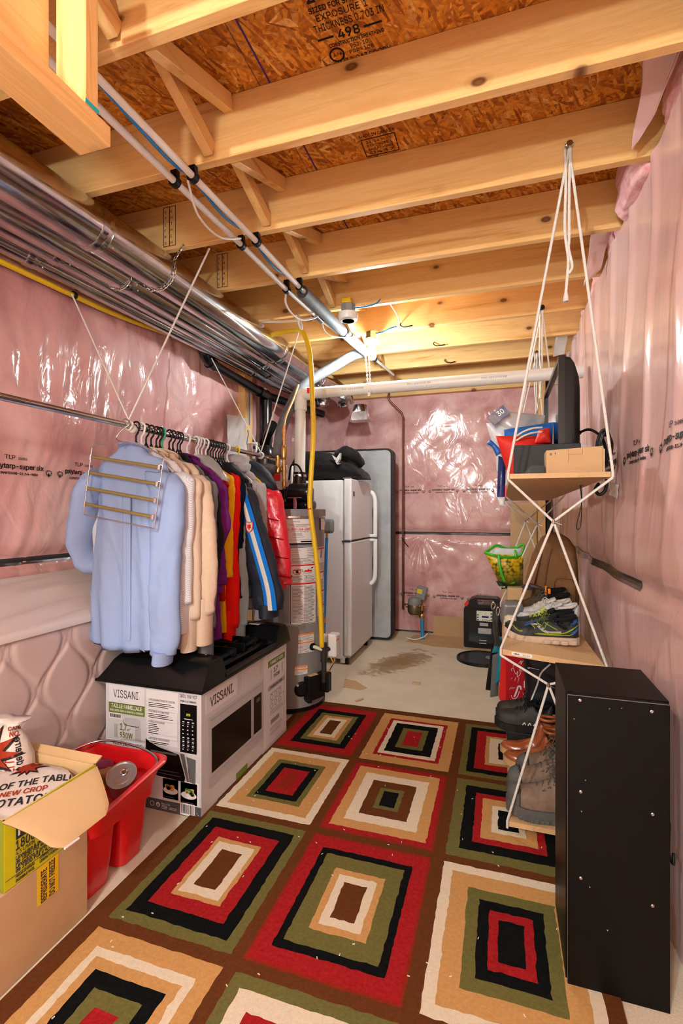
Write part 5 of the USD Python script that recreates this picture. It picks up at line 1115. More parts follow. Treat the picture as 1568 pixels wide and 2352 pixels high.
for (ci, ri), rings in CELLS.items():
    x0, x1 = COLX[ci]; y0, y1 = ROWY[ri]
    ps = []
    for j, (c, w) in enumerate(rings):
        ps.append(wob(x0, x1, y0, y1, ci * 31 + ri * 7 + j))
        x0 += w; x1 -= w; y0 += w * 1.12; y1 -= w * 1.12
    used.append(ps[0])
    for j, (c, w) in enumerate(rings):
        g = ps[j].difference(ps[j + 1]) if j + 1 < len(ps) else ps[j]
        m_ = prism(g, 0.009, 'xy', 0.001)
        if j == 0:
            tile = rug.w('pattern_tile', m_, MATS['rug_' + c])
        else:
            tile.w('pattern_ring', m_, MATS['rug_' + c])
rug.w('brown_ground', prism(RG.difference(unary_union(used).buffer(1e-5)), 0.009, 'xy', 0.001), MATS['rug_brown'])
rug.w('backing', prism(RG.buffer(-0.003), 0.0015, 'xy', 0.0), MATS['rug_brown'])
mat('crumb', (0.75, 0.72, 0.66), 0.7)
rc = np.random.default_rng(5)
crumbs = [mv(rot(bx(-0.004, 0.004, -0.0012, 0.0012, 0, 0.002), 'z', rc.uniform(0, 180)), rc.uniform(-1.2, 0.25), rc.uniform(0.9, 3.1), 0.0102) for _ in range(90)]
single('lint', cat(crumbs), MATS['crumb'], 'scattered white lint and crumbs on the patterned rug', 'lint', kind='stuff')

# ---------------------------------------------------------------- microwave carton with a black plastic shell on it
mat('carton_white', (0.60, 0.60, 0.62), 0.5)
mat('carton_light', (0.72, 0.72, 0.74), 0.5)
mat('carton_grey', (0.40, 0.40, 0.42), 0.5)
mat('carton_mid', (0.50, 0.50, 0.52), 0.45)
mat('print_dark', (0.035, 0.035, 0.038), 0.5)
mat('print_green', (0.15, 0.21, 0.015), 0.5)
mat('print_band', (0.085, 0.09, 0.10), 0.5)
mat('photo_dark', (0.004, 0.004, 0.004), 0.35, spec=0.2)
mat('photo_grey', (0.12, 0.125, 0.125), 0.4)
MX0, MX1, MY0, MY1, MH = -1.786, -1.2595, 1.872, 2.784, 0.556
mw = thing('microwave_carton', 'white printed microwave oven carton under a black plastic shell', 'carton', ((MX0 + MX1) / 2, (MY0 + MY1) / 2, 0))
mw.w('box', bx(MX0, MX1, MY0, MY1, 0, MH, 0.003), MATS['carton_white'])
def fa(m2, off=0.0006):   # the short face towards the camera: x from its left edge, y up
    return plate((MX0, MY0 - off, 0), (1, 0, 0), (0, 0, 1), m2)
def fb(m2, off=0.0006):   # the long face towards the rug: x from its near edge, y up
    return plate((MX1 + off, MY0, 0), (0, 1, 0), (0, 0, 1), m2)
def bars(x0, x1, y0, y1, seed, k=22):
    r_ = np.random.default_rng(seed); ms = []; x = x0
    while x < x1 - 0.002:
        w = r_.choice([0.0009, 0.0016, 0.0028]); ms.append(rect(x, min(x + w, x1), y0, y1)); x += w + r_.choice([0.001, 0.0016, 0.0024])
    return cat(ms)
def tl(x0, x1, ys, h=0.0026, seed=0):
    r_ = np.random.default_rng(seed)
    return cat([rect(x0, x0 + (x1 - x0) * r_.uniform(0.7, 1.0), y, y + h) for y in ys])
mw.w('printed_panel', fa(rect(0.021, 0.226, 0.46, MH)), MATS['carton_light'])
mw.w('printed_panel', fa(rect(0.021, 0.226, 0.05, 0.29)), MATS['carton_light'])
each(mw, 'printed_panel', (fa(rect(0.236, 0.520, 0.052, 0.155)), fa(rect(0.236, 0.408, 0.30, 0.545))), MATS['carton_light'])
mw.w('printed_lettering', fa(cat(txt('VISSANI', 0.036, 0.142, at=(0.048, 0.488)), rect(0.196, 0.199, 0.488, 0.491), txt('ACIER INOXYDABLE', 0.0155, 0.165, True, at=(0.045, 0.266)), txt('PLATEAU TOURNANT', 0.0105, 0.10, True, at=(0.078, 0.238)), txt('EN VERRE DE 34,2 CM', 0.0105, 0.10, True, at=(0.078, 0.222)), txt('SURFACE D\'EXTÉRIEUR', 0.010, 0.11, True, at=(0.078, 0.172)), txt('1001 708 907', 0.014, 0.090, at=(0.416, 0.5285)),
    txt('6 PROGRAMMATIONS DE CUISSON', 0.009, 0.142, True, at=(0.248, 0.495)), txt('DÉGIVRAGE AUTOMATIQUE', 0.009, 0.112, True, at=(0.248, 0.443)), txt('10 NIVEAUX DE PUISSANCE', 0.009, 0.088, True, at=(0.248, 0.395)), txt('1 BOUTON DE CUISSON EXPRESS', 0.009, 0.115, True, at=(0.248, 0.318)), txt('PANNEAU DE COMMANDE', 0.008, 0.082, at=(0.420, 0.5085)))), MATS['print_dark'])
mw.w('grey_strip', fa(rect(0.021, 0.226, 0.252, 0.290), 0.0003), MATS['carton_grey'])
mw.w('green_strip', fa(rect(0.021, 0.226, 0.414, 0.462)), MATS['print_green']).w('printed_lettering', fa(cat(txt('TAILLE FAMILIALE', 0.0175, 0.175, True, at=(0.036, 0.439)), txt('POUR LE MICRO-ONDES AU-DESSUS DE LA CUISINIÈRE', 0.0085, 0.19, True, at=(0.028, 0.422))), 0.0014), MATS['carton_light'])
mw.w('green_lettering', fa(cat(txt('1,7', 0.031, 0.038, True, at=(0.086, 0.337)), txt('pi³', 0.010, at=(0.128, 0.338)), txt('950W', 0.024, 0.072, True, at=(0.086, 0.303)), *[rect(x, x + 0.0012, 0.297, 0.362) for x in (0.054, 0.060, 0.066, 0.072, 0.176, 0.182, 0.188, 0.194, 0.20)]), 0.0006), mat('print_olive', (0.16, 0.15, 0.03), 0.5))
mw.w('barcode_label', fa(rect(0.022, 0.095, 0.386, 0.412)), MATS['paper']).w('barcode', fa(bars(0.028, 0.090, 0.392, 0.408, 2), 0.0012), MATS['print_dark'])
for x, z in ((0.108, 0.362), (0.318, 0.352)):
    mw.w('hand_hole', fa(prism(sbox(x, z, x + 0.092, z + 0.036).buffer(-0.0165).buffer(0.0175), 0.0004), 0.0002), MATS['carton_mid']).w('hole_edge', fa(prism(sbox(x, z, x + 0.092, z + 0.036).buffer(-0.0165).buffer(0.0185).difference(affinity.translate(sbox(x, z, x + 0.092, z + 0.036).buffer(-0.0165).buffer(0.0185), 0.0015, 0.003)), 0.0005), 0.0005), MATS['print_dark'])
mw.w('small_print', fa(cat(tl(0.248, 0.39, (0.484, 0.476, 0.468), 0.003, 1), tl(0.248, 0.388, (0.433, 0.425, 0.417), 0.003, 2), tl(0.248, 0.31, (0.386, 0.378, 0.370, 0.362, 0.354, 0.346), 0.003, 3), tl(0.248, 0.36, (0.307, 0.300), 0.003, 4), tl(0.078, 0.20, (0.212, 0.205, 0.192, 0.160, 0.152, 0.128, 0.120), 0.003, 5), *[rect(0.25, 0.405, z, z + 0.0008) for z in (0.452, 0.405, 0.345, 0.327)], rect(0.404, 0.4048, 0.30, 0.45))), MATS['print_grey'])
mw.w('turntable_icon', fa(prism(Point(0.052, 0.234).buffer(0.013).difference(Point(0.053, 0.241).buffer(0.0135)), 0.0005)), MATS['print_dark'])
pc = mw.w('printed_keypad', fa(rect(0.419, 0.505, 0.283, 0.500)), MATS['photo_dark'])
pc.w('keypad_marks', fa(cat(rect(0.44, 0.486, 0.433, 0.436), *[rect(0.431 + 0.025 * i, 0.437 + 0.025 * i + 0.004 * (k in (0, 4, 5, 6)), 0.418 - 0.0175 * k, 0.423 - 0.0175 * k) for i in range(3) for k in range(8)], *[rect(0.429 + 0.025 * i, 0.441 + 0.025 * i, 0.4115 - 0.0175 * k, 0.4125 - 0.0175 * k) for i in range(3) for k in (0, 4, 5, 6)]), 0.0012), MATS['carton_light'])
pc.w('keypad_clock', fa(rect(0.452, 0.471, 0.449, 0.459), 0.0012), mat('lcd', (0.62, 0.72, 0.02), 0.4)).w('printed_lettering', fa(txt('4:01', 0.006, 0.014, True, at=(0.4545, 0.451)), 0.0018), MATS['print_dark'])
pm = mw.w('printed_oven_photo', fa(prism([(0.232, 0.165), (0.232, 0.318), (0.255, 0.304), (0.30, 0.288), (0.412, 0.268), (0.445, 0.170), (0.440, 0.150), (0.30, 0.157), (0.285, 0.160), (0.262, 0.150)], 0.0005)), MATS['photo_dark'])
pm.w('oven_door', fa(cat(prism([(0.418, 0.275), (0.44, 0.275), (0.466, 0.155), (0.455, 0.155)], 0.0005), prism([(0.452, 0.265), (0.50, 0.258), (0.498, 0.150), (0.468, 0.155)], 0.0005)), 0.0012), MATS['photo_grey'])
pm.w('oven_highlight', fa(cat(rect(0.26, 0.40, 0.262, 0.270), rect(0.258, 0.264, 0.19, 0.25), rect(0.30, 0.41, 0.184, 0.187), rect(0.29, 0.42, 0.170, 0.173), rect(0.297, 0.3, 0.19, 0.25)), 0.0012), MATS['photo_grey'])
def food(x0, x1, z0, z1, cols, seed):
    t = mw.w('printed_food_photo', fa(rect(x0, x1, z0, z1)), mat('food_back%d' % seed, [(0.14, 0.16, 0.14), (0.10, 0.15, 0.15)][seed], 0.5))
    t.w('food_plate', fa(prism(affinity.scale(Point((x0 + x1) / 2, z0 + (z1 - z0) * 0.42).buffer((x1 - x0) * 0.47), 1, 0.42), 0.0004), 0.0012), MATS['carton_light'])
    r_ = np.random.default_rng(seed + 40)
    for k, c in enumerate(cols):
        bl = [affinity.scale(Point(x0 + (x1 - x0) * r_.uniform(0.25, 0.75), z0 + (z1 - z0) * r_.uniform(0.45, 0.72)).buffer((x1 - x0) * r_.uniform(0.07, 0.13), quad_segs=4), 1.2, 0.8) for _ in range(5)]
        t.w('food_morsel', fa(cat([prism(q, 0.0003 + 0.0001 * k) for q in bl]), 0.0016 + 0.0001 * k), mat('food%d_%d' % (seed, k), c, 0.6))
    t.w('caption', fa(rect(x0 + 0.005, x1 - 0.02, z0 + 0.006, z0 + 0.010), 0.0012), MATS['print_dark'])
food(0.326, 0.409, 0.062, 0.152, [(0.55, 0.30, 0.06), (0.70, 0.48, 0.15), (0.20, 0.07, 0.02)], 0)
food(0.421, 0.507, 0.055, 0.150, [(0.70, 0.52, 0.22), (0.85, 0.33, 0.06), (0.60, 0.40, 0.12), (0.05, 0.20, 0.03)], 1)
bb = mw.w('printed_base_band', fa(rect(0.0, 0.5265, 0.0, 0.050)), MATS['print_band'])
bb.w('barcode_label', fa(rect(0.419, 0.496, 0.004, 0.058), 0.0014), MATS['paper']).w('barcode', fa(bars(0.426, 0.49, 0.012, 0.052, 5), 0.002), MATS['print_dark'])
bb.w('band_marks', fa(cat(prism(Point(0.30, 0.026).buffer(0.011).difference(Point(0.30, 0.023).buffer(0.005)), 0.0005), prism(Point(0.268, 0.026).buffer(0.012).difference(Point(0.268, 0.026).buffer(0.009)), 0.0005), txt('Recycle', 0.009, at=(0.32, 0.030)), *[rect(0.32, 0.35, z, z + 0.0025) for z in (0.012, 0.018, 0.024)], *[rect(0.36, 0.40, z, z + 0.0025) for z in (0.014, 0.020)], rect(0.506, 0.509, 0.02, 0.024), rect(0.512, 0.515, 0.014, 0.018)), 0.0014), MATS['carton_light'])
# long face: life-size picture of the oven
mw.w('printed_oven_body', fb(rect(0.055, 0.600, 0.10, 0.425)), MATS['carton_mid'])
mw.w('printed_cabinet', fb(cat(rect(0.035, 0.60, 0.425, MH))), MATS['carton_white']).w('cabinet_groove', fb(cat(rect(0.325, 0.328, 0.44, 0.55), rect(0.345, 0.348, 0.46, 0.55), rect(0.56, 0.563, 0.47, 0.55), rect(0.57, 0.572, 0.45, 0.55)), 0.0012), MATS['carton_grey'])
mw.w('brand_panel', fb(rect(0.035, 0.306, 0.447, 0.542), 0.0012), MATS['carton_light']).w('printed_lettering', fb(txt('VISSANI.', 0.045, 0.205, at=(0.07, 0.470)), 0.002), MATS['print_dark'])
dw = mw.w('printed_door_window', fb(cat(rect(0.084, 0.455, 0.162, 0.366), rect(0.487, 0.575, 0.163, 0.364)), 0.0012), MATS['photo_dark'])
dw.w('clock', fb(rect(0.515, 0.555, 0.325, 0.345), 0.002), mat('lcd_dim', (0.10, 0.12, 0.01), 0.4))
dw.w('window_frame', fb(cat(rect(0.072, 0.59, 0.404, 0.410), rect(0.078, 0.082, 0.158, 0.37), rect(0.458, 0.486, 0.158, 0.372), rect(0.072, 0.60, 0.142, 0.146)), 0.0014), MATS['carton_grey'])
mw.w('slot_line', fb(cat(rect(0.13, 0.58, 0.012, 0.016), rect(0.13, 0.134, 0.0, 0.016)), 0.0012), MATS['print_dark'])
mw.w('green_picture', fb(rect(0.30, 0.415, 0.012, 0.048), 0.0014), MATS['print_green'])
sp_ = mw.w('side_panel', fb(rect(0.604, 0.905, 0.03, 0.548)), MATS['carton_light'])
sp_.w('green_strip', fb(rect(0.655, 0.882, 0.468, 0.506), 0.0012), MATS['print_green']).w('printed_lettering', fb(txt('FAMILY SIZE', 0.017, 0.17, True, at=(0.685, 0.480)), 0.0018), MATS['carton_light'])
sp_.w('grey_strip', fb(rect(0.655, 0.882, 0.335, 0.362), 0.0012), MATS['carton_grey']).w('printed_lettering', fb(txt('STAINLESS STEEL', 0.013, 0.17, True, at=(0.68, 0.342)), 0.0018), MATS['print_dark'])
sp_.w('printed_lettering', fb(cat(txt('1.7', 0.026, 0.05, True, at=(0.73, 0.425)), txt('950W', 0.020, 0.08, True, at=(0.73, 0.393)), *[rect(x, x + 0.0012, 0.39, 0.45) for x in (0.69, 0.70, 0.84, 0.85)]), 0.0012), MATS['print_dark'])
sp_.w('printed_icon', fb(cat(*[prism(Point(0.70 + 0.055 * i, z).buffer(0.018, quad_segs=4).difference(Point(0.70 + 0.055 * i, z).buffer(0.014, quad_segs=4)), 0.0005) for i in range(3) for z in (0.24, 0.29)], prism(sbox(0.69, 0.135, 0.80, 0.16), 0.0005), tl(0.68, 0.87, (0.31, 0.265, 0.21, 0.20, 0.19, 0.11, 0.10, 0.085, 0.075), 0.003, 8)), 0.0012), MATS['print_grey'])

mat('shell_black', (0.004, 0.0045, 0.005), 0.22, spec=0.25)
bs_ = thing('plastic_shell', 'glossy black moulded plastic shell lying on the microwave carton', 'plastic shell', (-1.53, 2.3, MH))
hump = Polygon([(0, 0), (0.030, 0.062), (0.052, 0.098), (0.085, 0.118), (0.150, 0.121), (0.165, 0.112), (0.195, 0.045), (0.20, 0.0)])
def hump_mesh(y0, sgn, x0, x1, dx):
    """a rounded cross bulkhead; narrows towards its top"""
    c = np.array(hump.exterior.coords)[:-1]
    rings = []
    for x, k in ((x0, 0.0), (x0 + 0.012, 0.85), (x0 + 0.05, 1.0), (x1 - 0.05, 1.0), (x1 - 0.012, 0.97), (x1, 0.93)):
        rings.append(np.stack([np.full(len(c), x), y0 + sgn * c[:, 0], MH + 0.012 + c[:, 1] * max(k, 0.05)], 1))
    R = np.array(rings)
    R[..., 0] += (R[..., 2] - MH) * np.where(R[..., 0] < -1.6, dx, 0)
    return loft(R)
bs_.w('rim', cat(bx(-1.832, -1.240, 1.852, 2.81, MH + 0.001, MH + 0.014, 0.004)), MATS['shell_black'], smooth=30)
bs_.w('end_hump', hump_mesh(1.856, 1, -1.826, -1.243, 0.45), MATS['shell_black'], smooth=35)
bs_.w('end_hump', hump_mesh(2.806, -1, -1.80, -1.243, 0.45), MATS['shell_black'], smooth=35)
bs_.w('deck', cat(bx(-1.76, -1.30, 2.04, 2.62, MH + 0.012, MH + 0.055, 0.015), bx(-1.70, -1.45, 2.08, 2.58, MH + 0.05, MH + 0.085, 0.02), bx(-1.42, -1.33, 2.10, 2.28, MH + 0.05, MH + 0.075, 0.015), bx(-1.42, -1.33, 2.36, 2.56, MH + 0.05, MH + 0.075, 0.015)), MATS['shell_black'], smooth=20)
bs_.w('side_wall', cat(bx(-1.262, -1.243, 2.04, 2.62, MH + 0.012, MH + 0.045, 0.006)), MATS['shell_black'])
for k, y in enumerate((2.07, 2.24, 2.33, 2.46)):
    bs_.w('rib', cat(bx(-1.50, -1.30, y, y + 0.014, MH + 0.055, MH + 0.10, 0.004), bx(-1.40, -1.385, y, y + 0.09, MH + 0.05, MH + 0.092, 0.004)), MATS['shell_black'])
each(bs_, 'molded_knob', ([lathe([(0, 0), (0.018, 0), (0.018, 0.02), (0.008, 0.028), (0, 0.028)], 14, (x, y, MH + 0.08)) for x, y in ((-1.50, 2.15), (-1.58, 2.30), (-1.50, 2.45))]), MATS['shell_black'], smooth=35)
bs_.w('paper_label', cat(bx(-1.44, -1.37, 2.625, 2.66, MH + 0.131, MH + 0.1325), ), MATS['paper'])
each(bs_, 'screw', ([lathe([(0, 0), (0.006, 0), (0.004, 0.004), (0, 0.004)], 10, (x, 2.0, MH + 0.132)) for x in (-1.66, -1.32)]), MATS['steel'])

# ---------------------------------------------------------------- red two-lobed bucket with its contents
mat('bucket_red', (0.66, 0.008, 0.012), 0.32, coat=0.25, crough=0.15)
bk = thing('red_bucket', 'red double bucket with wire handle between the cartons, filled with cans and packets', 'bucket', (-1.47, 1.49, 0))
def leg_lobe(y0, y1):
    rings = []
    for z, e in ((0.0, 0.030), (0.004, 0.022), (0.10, 0.014), (0.20, 0.008), (0.262, 0.0)):
        q = sbox(-1.66 + e, y0 + e * 0.6, -1.335 - e * 1.6, y1 - e * 0.6).buffer(-0.035).buffer(0.035, quad_segs=5)
        c = np.array(q.exterior.coords)[:-1]
        rings.append(np.column_stack([c, np.full(len(c), z)]))
    return loft(rings)
bk.w('lobe', leg_lobe(1.325, 1.478), MATS['bucket_red'], smooth=35)
bk.w('lobe', leg_lobe(1.500, 1.652), MATS['bucket_red'], smooth=35)
def rr_(e, z):
    q = sbox(-1.675 - e, 1.318 - e, -1.318 + e * 1.6, 1.658 + e).buffer(-0.05).buffer(0.05, quad_segs=7)
    c = np.array(q.exterior.coords)[:-1]
    zz_ = z + 0.028 * smooth01((c[:, 1] - 1.45) / 0.2) * (z > 0.25)
    return np.column_stack([c, np.full(len(c), 0) + zz_])
outer_ = [rr_(0.0, 0.238), rr_(0.004, 0.262), rr_(0.012, 0.30), rr_(0.018, 0.325), rr_(0.028, 0.327), rr_(0.030, 0.338), rr_(0.026, 0.342), rr_(0.016, 0.340), rr_(0.008, 0.30), rr_(0.0, 0.268), rr_(-0.02, 0.262)]
bk.w('upper_body', loft(outer_), MATS['bucket_red'], smooth=30)
bk.w('wire_handle', tube([(-1.70, 1.42, 0.345), (-1.68, 1.58, 0.375), (-1.60, 1.665, 0.392), (-1.45, 1.68, 0.385), (-1.33, 1.66, 0.365), (-1.295, 1.60, 0.35), (-1.285, 1.5, 0.345)], 0.0045, 8, 6), MATS['steel'], smooth=True)
can = thing('tin_can', 'tin can with pull-tab lid lying tilted in the red bucket', 'can', (-1.38, 1.545, 0.30))
cm = cat(lathe([(0, 0), (0.052, 0), (0.054, 0.003), (0.0525, 0.008), (0.0525, 0.10), (0.055, 0.105), (0.055, 0.110), (0.050, 0.110), (0.050, 0.106), (0.036, 0.106), (0.034, 0.108), (0, 0.108)], 36))
def tilt(m):
    return rot(rot(mv(m, 0, 0, -0.055), 'x', 28), 'y', 14)
can.p('can_body', mv(tilt(cm), 0, -0.005, 0.015), mat('tin', (0.55, 0.56, 0.58), 0.3, 0.9), smooth=35)
can.p('pull_tab', mv(tilt(cat(bx(-0.008, 0.008, -0.03, 0.02, 0.108, 0.1105, 0.001), lathe([(0.008, 0.1105), (0.011, 0.112), (0.014, 0.1105)], 16, (0, 0.012, 0)))), 0, -0.005, 0.015), MATS['steel'])
mat('pack_wine', (0.20, 0.012, 0.05), 0.35); mat('pack_yellow', (0.80, 0.62, 0.02), 0.4); mat('pack_brown', (0.42, 0.19, 0.06), 0.45)
single('food_packet', lump(rbox(-1.60, -1.47, 1.42, 1.53, 0.26, 0.325), 0.008, 18, 2), MATS['pack_wine'], 'dark wine-red food packet in the red bucket', 'packet', smooth=True)
single('food_packet', lump(rbox(-1.53, -1.44, 1.535, 1.60, 0.27, 0.335), 0.008, 18, 3), MATS['pack_brown'], 'brown food packet behind the tin can in the red bucket', 'packet', smooth=True)
single('food_packet', lump(rbox(-1.60, -1.50, 1.56, 1.63, 0.27, 0.345), 0.008, 18, 4), MATS['pack_wine'], 'purplish packet at the back of the red bucket', 'packet', smooth=True)
single('food_packet', lump(rbox(-1.46, -1.40, 1.40, 1.47, 0.27, 0.318), 0.006, 20, 5), MATS['pack_yellow'], 'yellow packet in front of the tin can', 'packet', smooth=True)

# ---------------------------------------------------------------- cartons at the left front, sacks of potatoes in the upper one
bc = thing('brown_carton', 'plain brown carton with a yellow warning tape, lower left', 'carton', (-1.55, 1.0, 0))
bc.w('box', bx(-1.80, -1.331, 0.55, 1.317, 0, 0.282, 0.003), MATS['cardboard'])
def fc(m2, off=0.0006):   # its face towards the rug: x from y = 0.6
    return plate((-1.331 + off, 0.6, 0), (0, 1, 0), (0, 0, 1), m2)
tp = bc.w('warning_tape', fc(rect(0.525, 0.600, 0.165, 0.281)), MATS['yellow'])
lt = cat(txt('REFRIGERATE', 0.020, 0.135, True, at=(0, 0)), txt('DO NOT FREEZE', 0.020, 0.150, True, at=(0.0, -0.030)))
tp.w('printed_lettering', fc(mv(rot(sc(lt, 0.72, 0.95, 1), 'z', 90), 0.557, 0.168, 0), 0.0014), MATS['print_dark'])
yc = thing('open_carton', 'open yellow printed pressure washer carton with a hanging brown flap', 'carton', (-1.55, 1.15, 0.283))
CY0, CY1, CX0, CX1, CZ0, CZ1 = 1.022, 1.352, -1.80, -1.332, 0.284, 0.488
mat('carton_yellow', (0.60, 0.56, 0.006), 0.5)
mat('carton_yellow_green', (0.20, 0.24, 0.010), 0.5)
yc.w('side_wall', bx(CX1 - 0.005, CX1, CY0, CY1, CZ0, CZ1), MATS['cardboard_in'])
yc.w('side_wall', bx(CX0, CX0 + 0.005, CY0, CY1, CZ0, CZ1), MATS['cardboard_in'])
yc.w('end_wall', bx(CX0, CX1, CY1 - 0.005, CY1, CZ0, CZ1), MATS['cardboard_in'])
yc.w('end_wall', bx(CX0, CX1, CY0, CY0 + 0.005, CZ0, CZ1), MATS['cardboard_in'])
yc.w('bottom', bx(CX0, CX1, CY0, CY1, CZ0, CZ0 + 0.005), MATS['cardboard_in'])
yc.w('yellow_print', cat(bx(CX1, CX1 + 0.0012, CY0, CY1, CZ0, CZ1)), MATS['carton_yellow'])
yc.w('green_print', cat(bx(CX0, CX1, CY0 - 0.0012, CY0, CZ0, CZ1)), MATS['carton_yellow_green'])
def fy(m2, off=0.0018):
    return plate((CX1 + off, CY0, CZ0), (0, 1, 0), (0, 0, 1), m2)
yc.w('black_panel', fy(rect(0.035, 0.20, 0.128, 0.20)), MATS['print_dark']).w('printed_lettering', fy(txt('NORMAL', 0.034, 0.16, True, at=(0.042, 0.138)), 0.0026), MATS['carton_light'])
yc.w('printed_lettering', fy(cat(txt('1800PSI', 0.026, 0.105, True, at=(0.034, 0.098)), txt('4,5 L/MIN', 0.010, 0.06, at=(0.034, 0.084)), txt('Laveuse à pression', 0.0115, 0.125, True, at=(0.034, 0.070)), txt('de 1800 PSI et 4,5 L/min', 0.0115, 0.150, True, at=(0.034, 0.058)), txt('Lavadora a presión', 0.0115, 0.125, True, at=(0.034, 0.046)), txt('de 1800 PSI y 4,5 l/min', 0.0115, 0.150, True, at=(0.034, 0.034)), rect(0.004, 0.20, 0.028, 0.0292), txt('COMPACT ET PORTABLE', 0.008, 0.085, True, at=(0.112, 0.022 + 0.0)), txt('PIEZAS DIVERSAS', 0.007, 0.06, True, at=(0.034, 0.019)), txt('LIGERA Y PORTATIL', 0.008, 0.075, True, at=(0.112, 0.010)), txt('ENSAMBLE FACIL', 0.008, 0.06, True, at=(0.034, 0.006)))), MATS['print_dark'])
hinge = [np.array((CX1 + 0.002, CY0 - 0.005, CZ1)), np.array((CX1 + 0.012, CY1 - 0.006, CZ1 - 0.002))]
outer_e = [np.array((-1.205, 1.088, 0.384)), np.array((-1.203, 1.285, 0.388))]
rows = []
for t in np.linspace(0, 1, 8):
    L_, R_2 = hinge[0] * (1 - t) + outer_e[0] * t, hinge[1] * (1 - t) + outer_e[1] * t
    r_ = np.array([L_ * (1 - s) + R_2 * s for s in np.linspace(0, 1, 10)])
    r_[:, 2] += 0.010 * math.sin(t * PI)
    rows.append(r_)
rows = np.array(rows)
rows[-1, 0] = rows[-1, 0] * 0.6 + rows[-2, 1] * 0.4; rows[-1, -1] = rows[-1, -1] * 0.6 + rows[-2, -2] * 0.4
yc.w('hanging_flap', grid(rows, 0.005), MATS['cardboard_in'], smooth=True)
yc.w('torn_edge', lump(tube([outer_e[0] + (0, 0.02, -0.002), outer_e[0] + (0.0, 0.05, -0.003), outer_e[0] + (0, 0.07, -0.004)], 0.004, 6), 0.003, 90), MATS['paper'])
fz = np.array([[(CX0 + (CX1 - CX0) * s, CY1 + 0.03 * t, CZ1 + 0.012 * t) for s in np.linspace(0, 1, 4)] for t in np.linspace(0, 1, 3)])
yc.w('back_flap', grid(fz, 0.004), MATS['cardboard_in'])

mat('sack_paper', (0.66, 0.57, 0.50), 0.7, col2=(0.72, 0.64, 0.57), vs=12, bump=0.5, bs=22, bd=0.012)
mat('leaf_red', (0.62, 0.06, 0.015), 0.55)
mat('leaf_edge', (0.03, 0.025, 0.02), 0.55)
def leaf_poly(s, spikes=11):
    a = np.linspace(0, 2 * PI, spikes * 2 + 1)[:-1]
    r = np.where(np.arange(spikes * 2) % 2 == 0, 1.0, 0.50)
    r = r * np.interp(a, [0, 1.6, 3.14, 4.71, 6.28], [1.15, 1.0, 0.9, 0.55, 1.15])
    return Polygon(np.stack([r * np.cos(a), r * np.sin(a)], 1) * s)
def drape(mesh, m2, o, ex, ey, toward, off=0.002):
    """lay a flat decal on a surface by casting each vertex along toward"""
    v = np.array(m2.vertices); ex, ey, d = np.array(ex, float), np.array(ey, float), np.array(toward, float)
    Pp = np.array(o, float) + v[:, :1] * ex + v[:, 1:2] * ey - d * 0.6 + 1e-5
    loc, ri, _ = mesh.ray.intersects_location(Pp, np.tile(d, (len(Pp), 1)), multiple_hits=False)
    Q = Pp + d * 0.6
    Q[ri] = loc - d * off
    bad = np.setdiff1d(np.arange(len(Pp)), ri)
    if len(bad) and len(ri):
        Q[bad] = Q[ri][np.argmin(np.linalg.norm((Pp[bad][:, None] - Pp[ri][None]), axis=2), 1)]
    return trimesh.Trimesh(Q, m2.faces, process=False)
def fine(m, e):
    v, f = trimesh.remesh.subdivide_to_size(np.array(m.vertices), np.array(m.faces), e, max_iter=12)
    return trimesh.Trimesh(v, f, process=False)
s1 = lump(rbox(-1.72, -1.350, 1.045, 1.335, 0.295, 0.475, 0.35, 36, 22), 0.024, 8, 6)
s2 = lump(loft([np.stack([-1.70 + w * np.cos(a) + dx, 1.285 + w * 0.55 * np.sin(a) + 0.01 * np.sin(3 * a), 0 * a + z], 1) for a in [np.arange(32) / 32 * 2 * PI] for z, w, dx in ((0.36, 0.06, 0), (0.38, 0.12, 0), (0.43, 0.135, 0), (0.50, 0.125, 0.005), (0.555, 0.10, 0.015), (0.585, 0.06, 0.03), (0.60, 0.040, 0.04), (0.618, 0.055, 0.05), (0.635, 0.07, 0.06))]), 0.016, 9, 7)
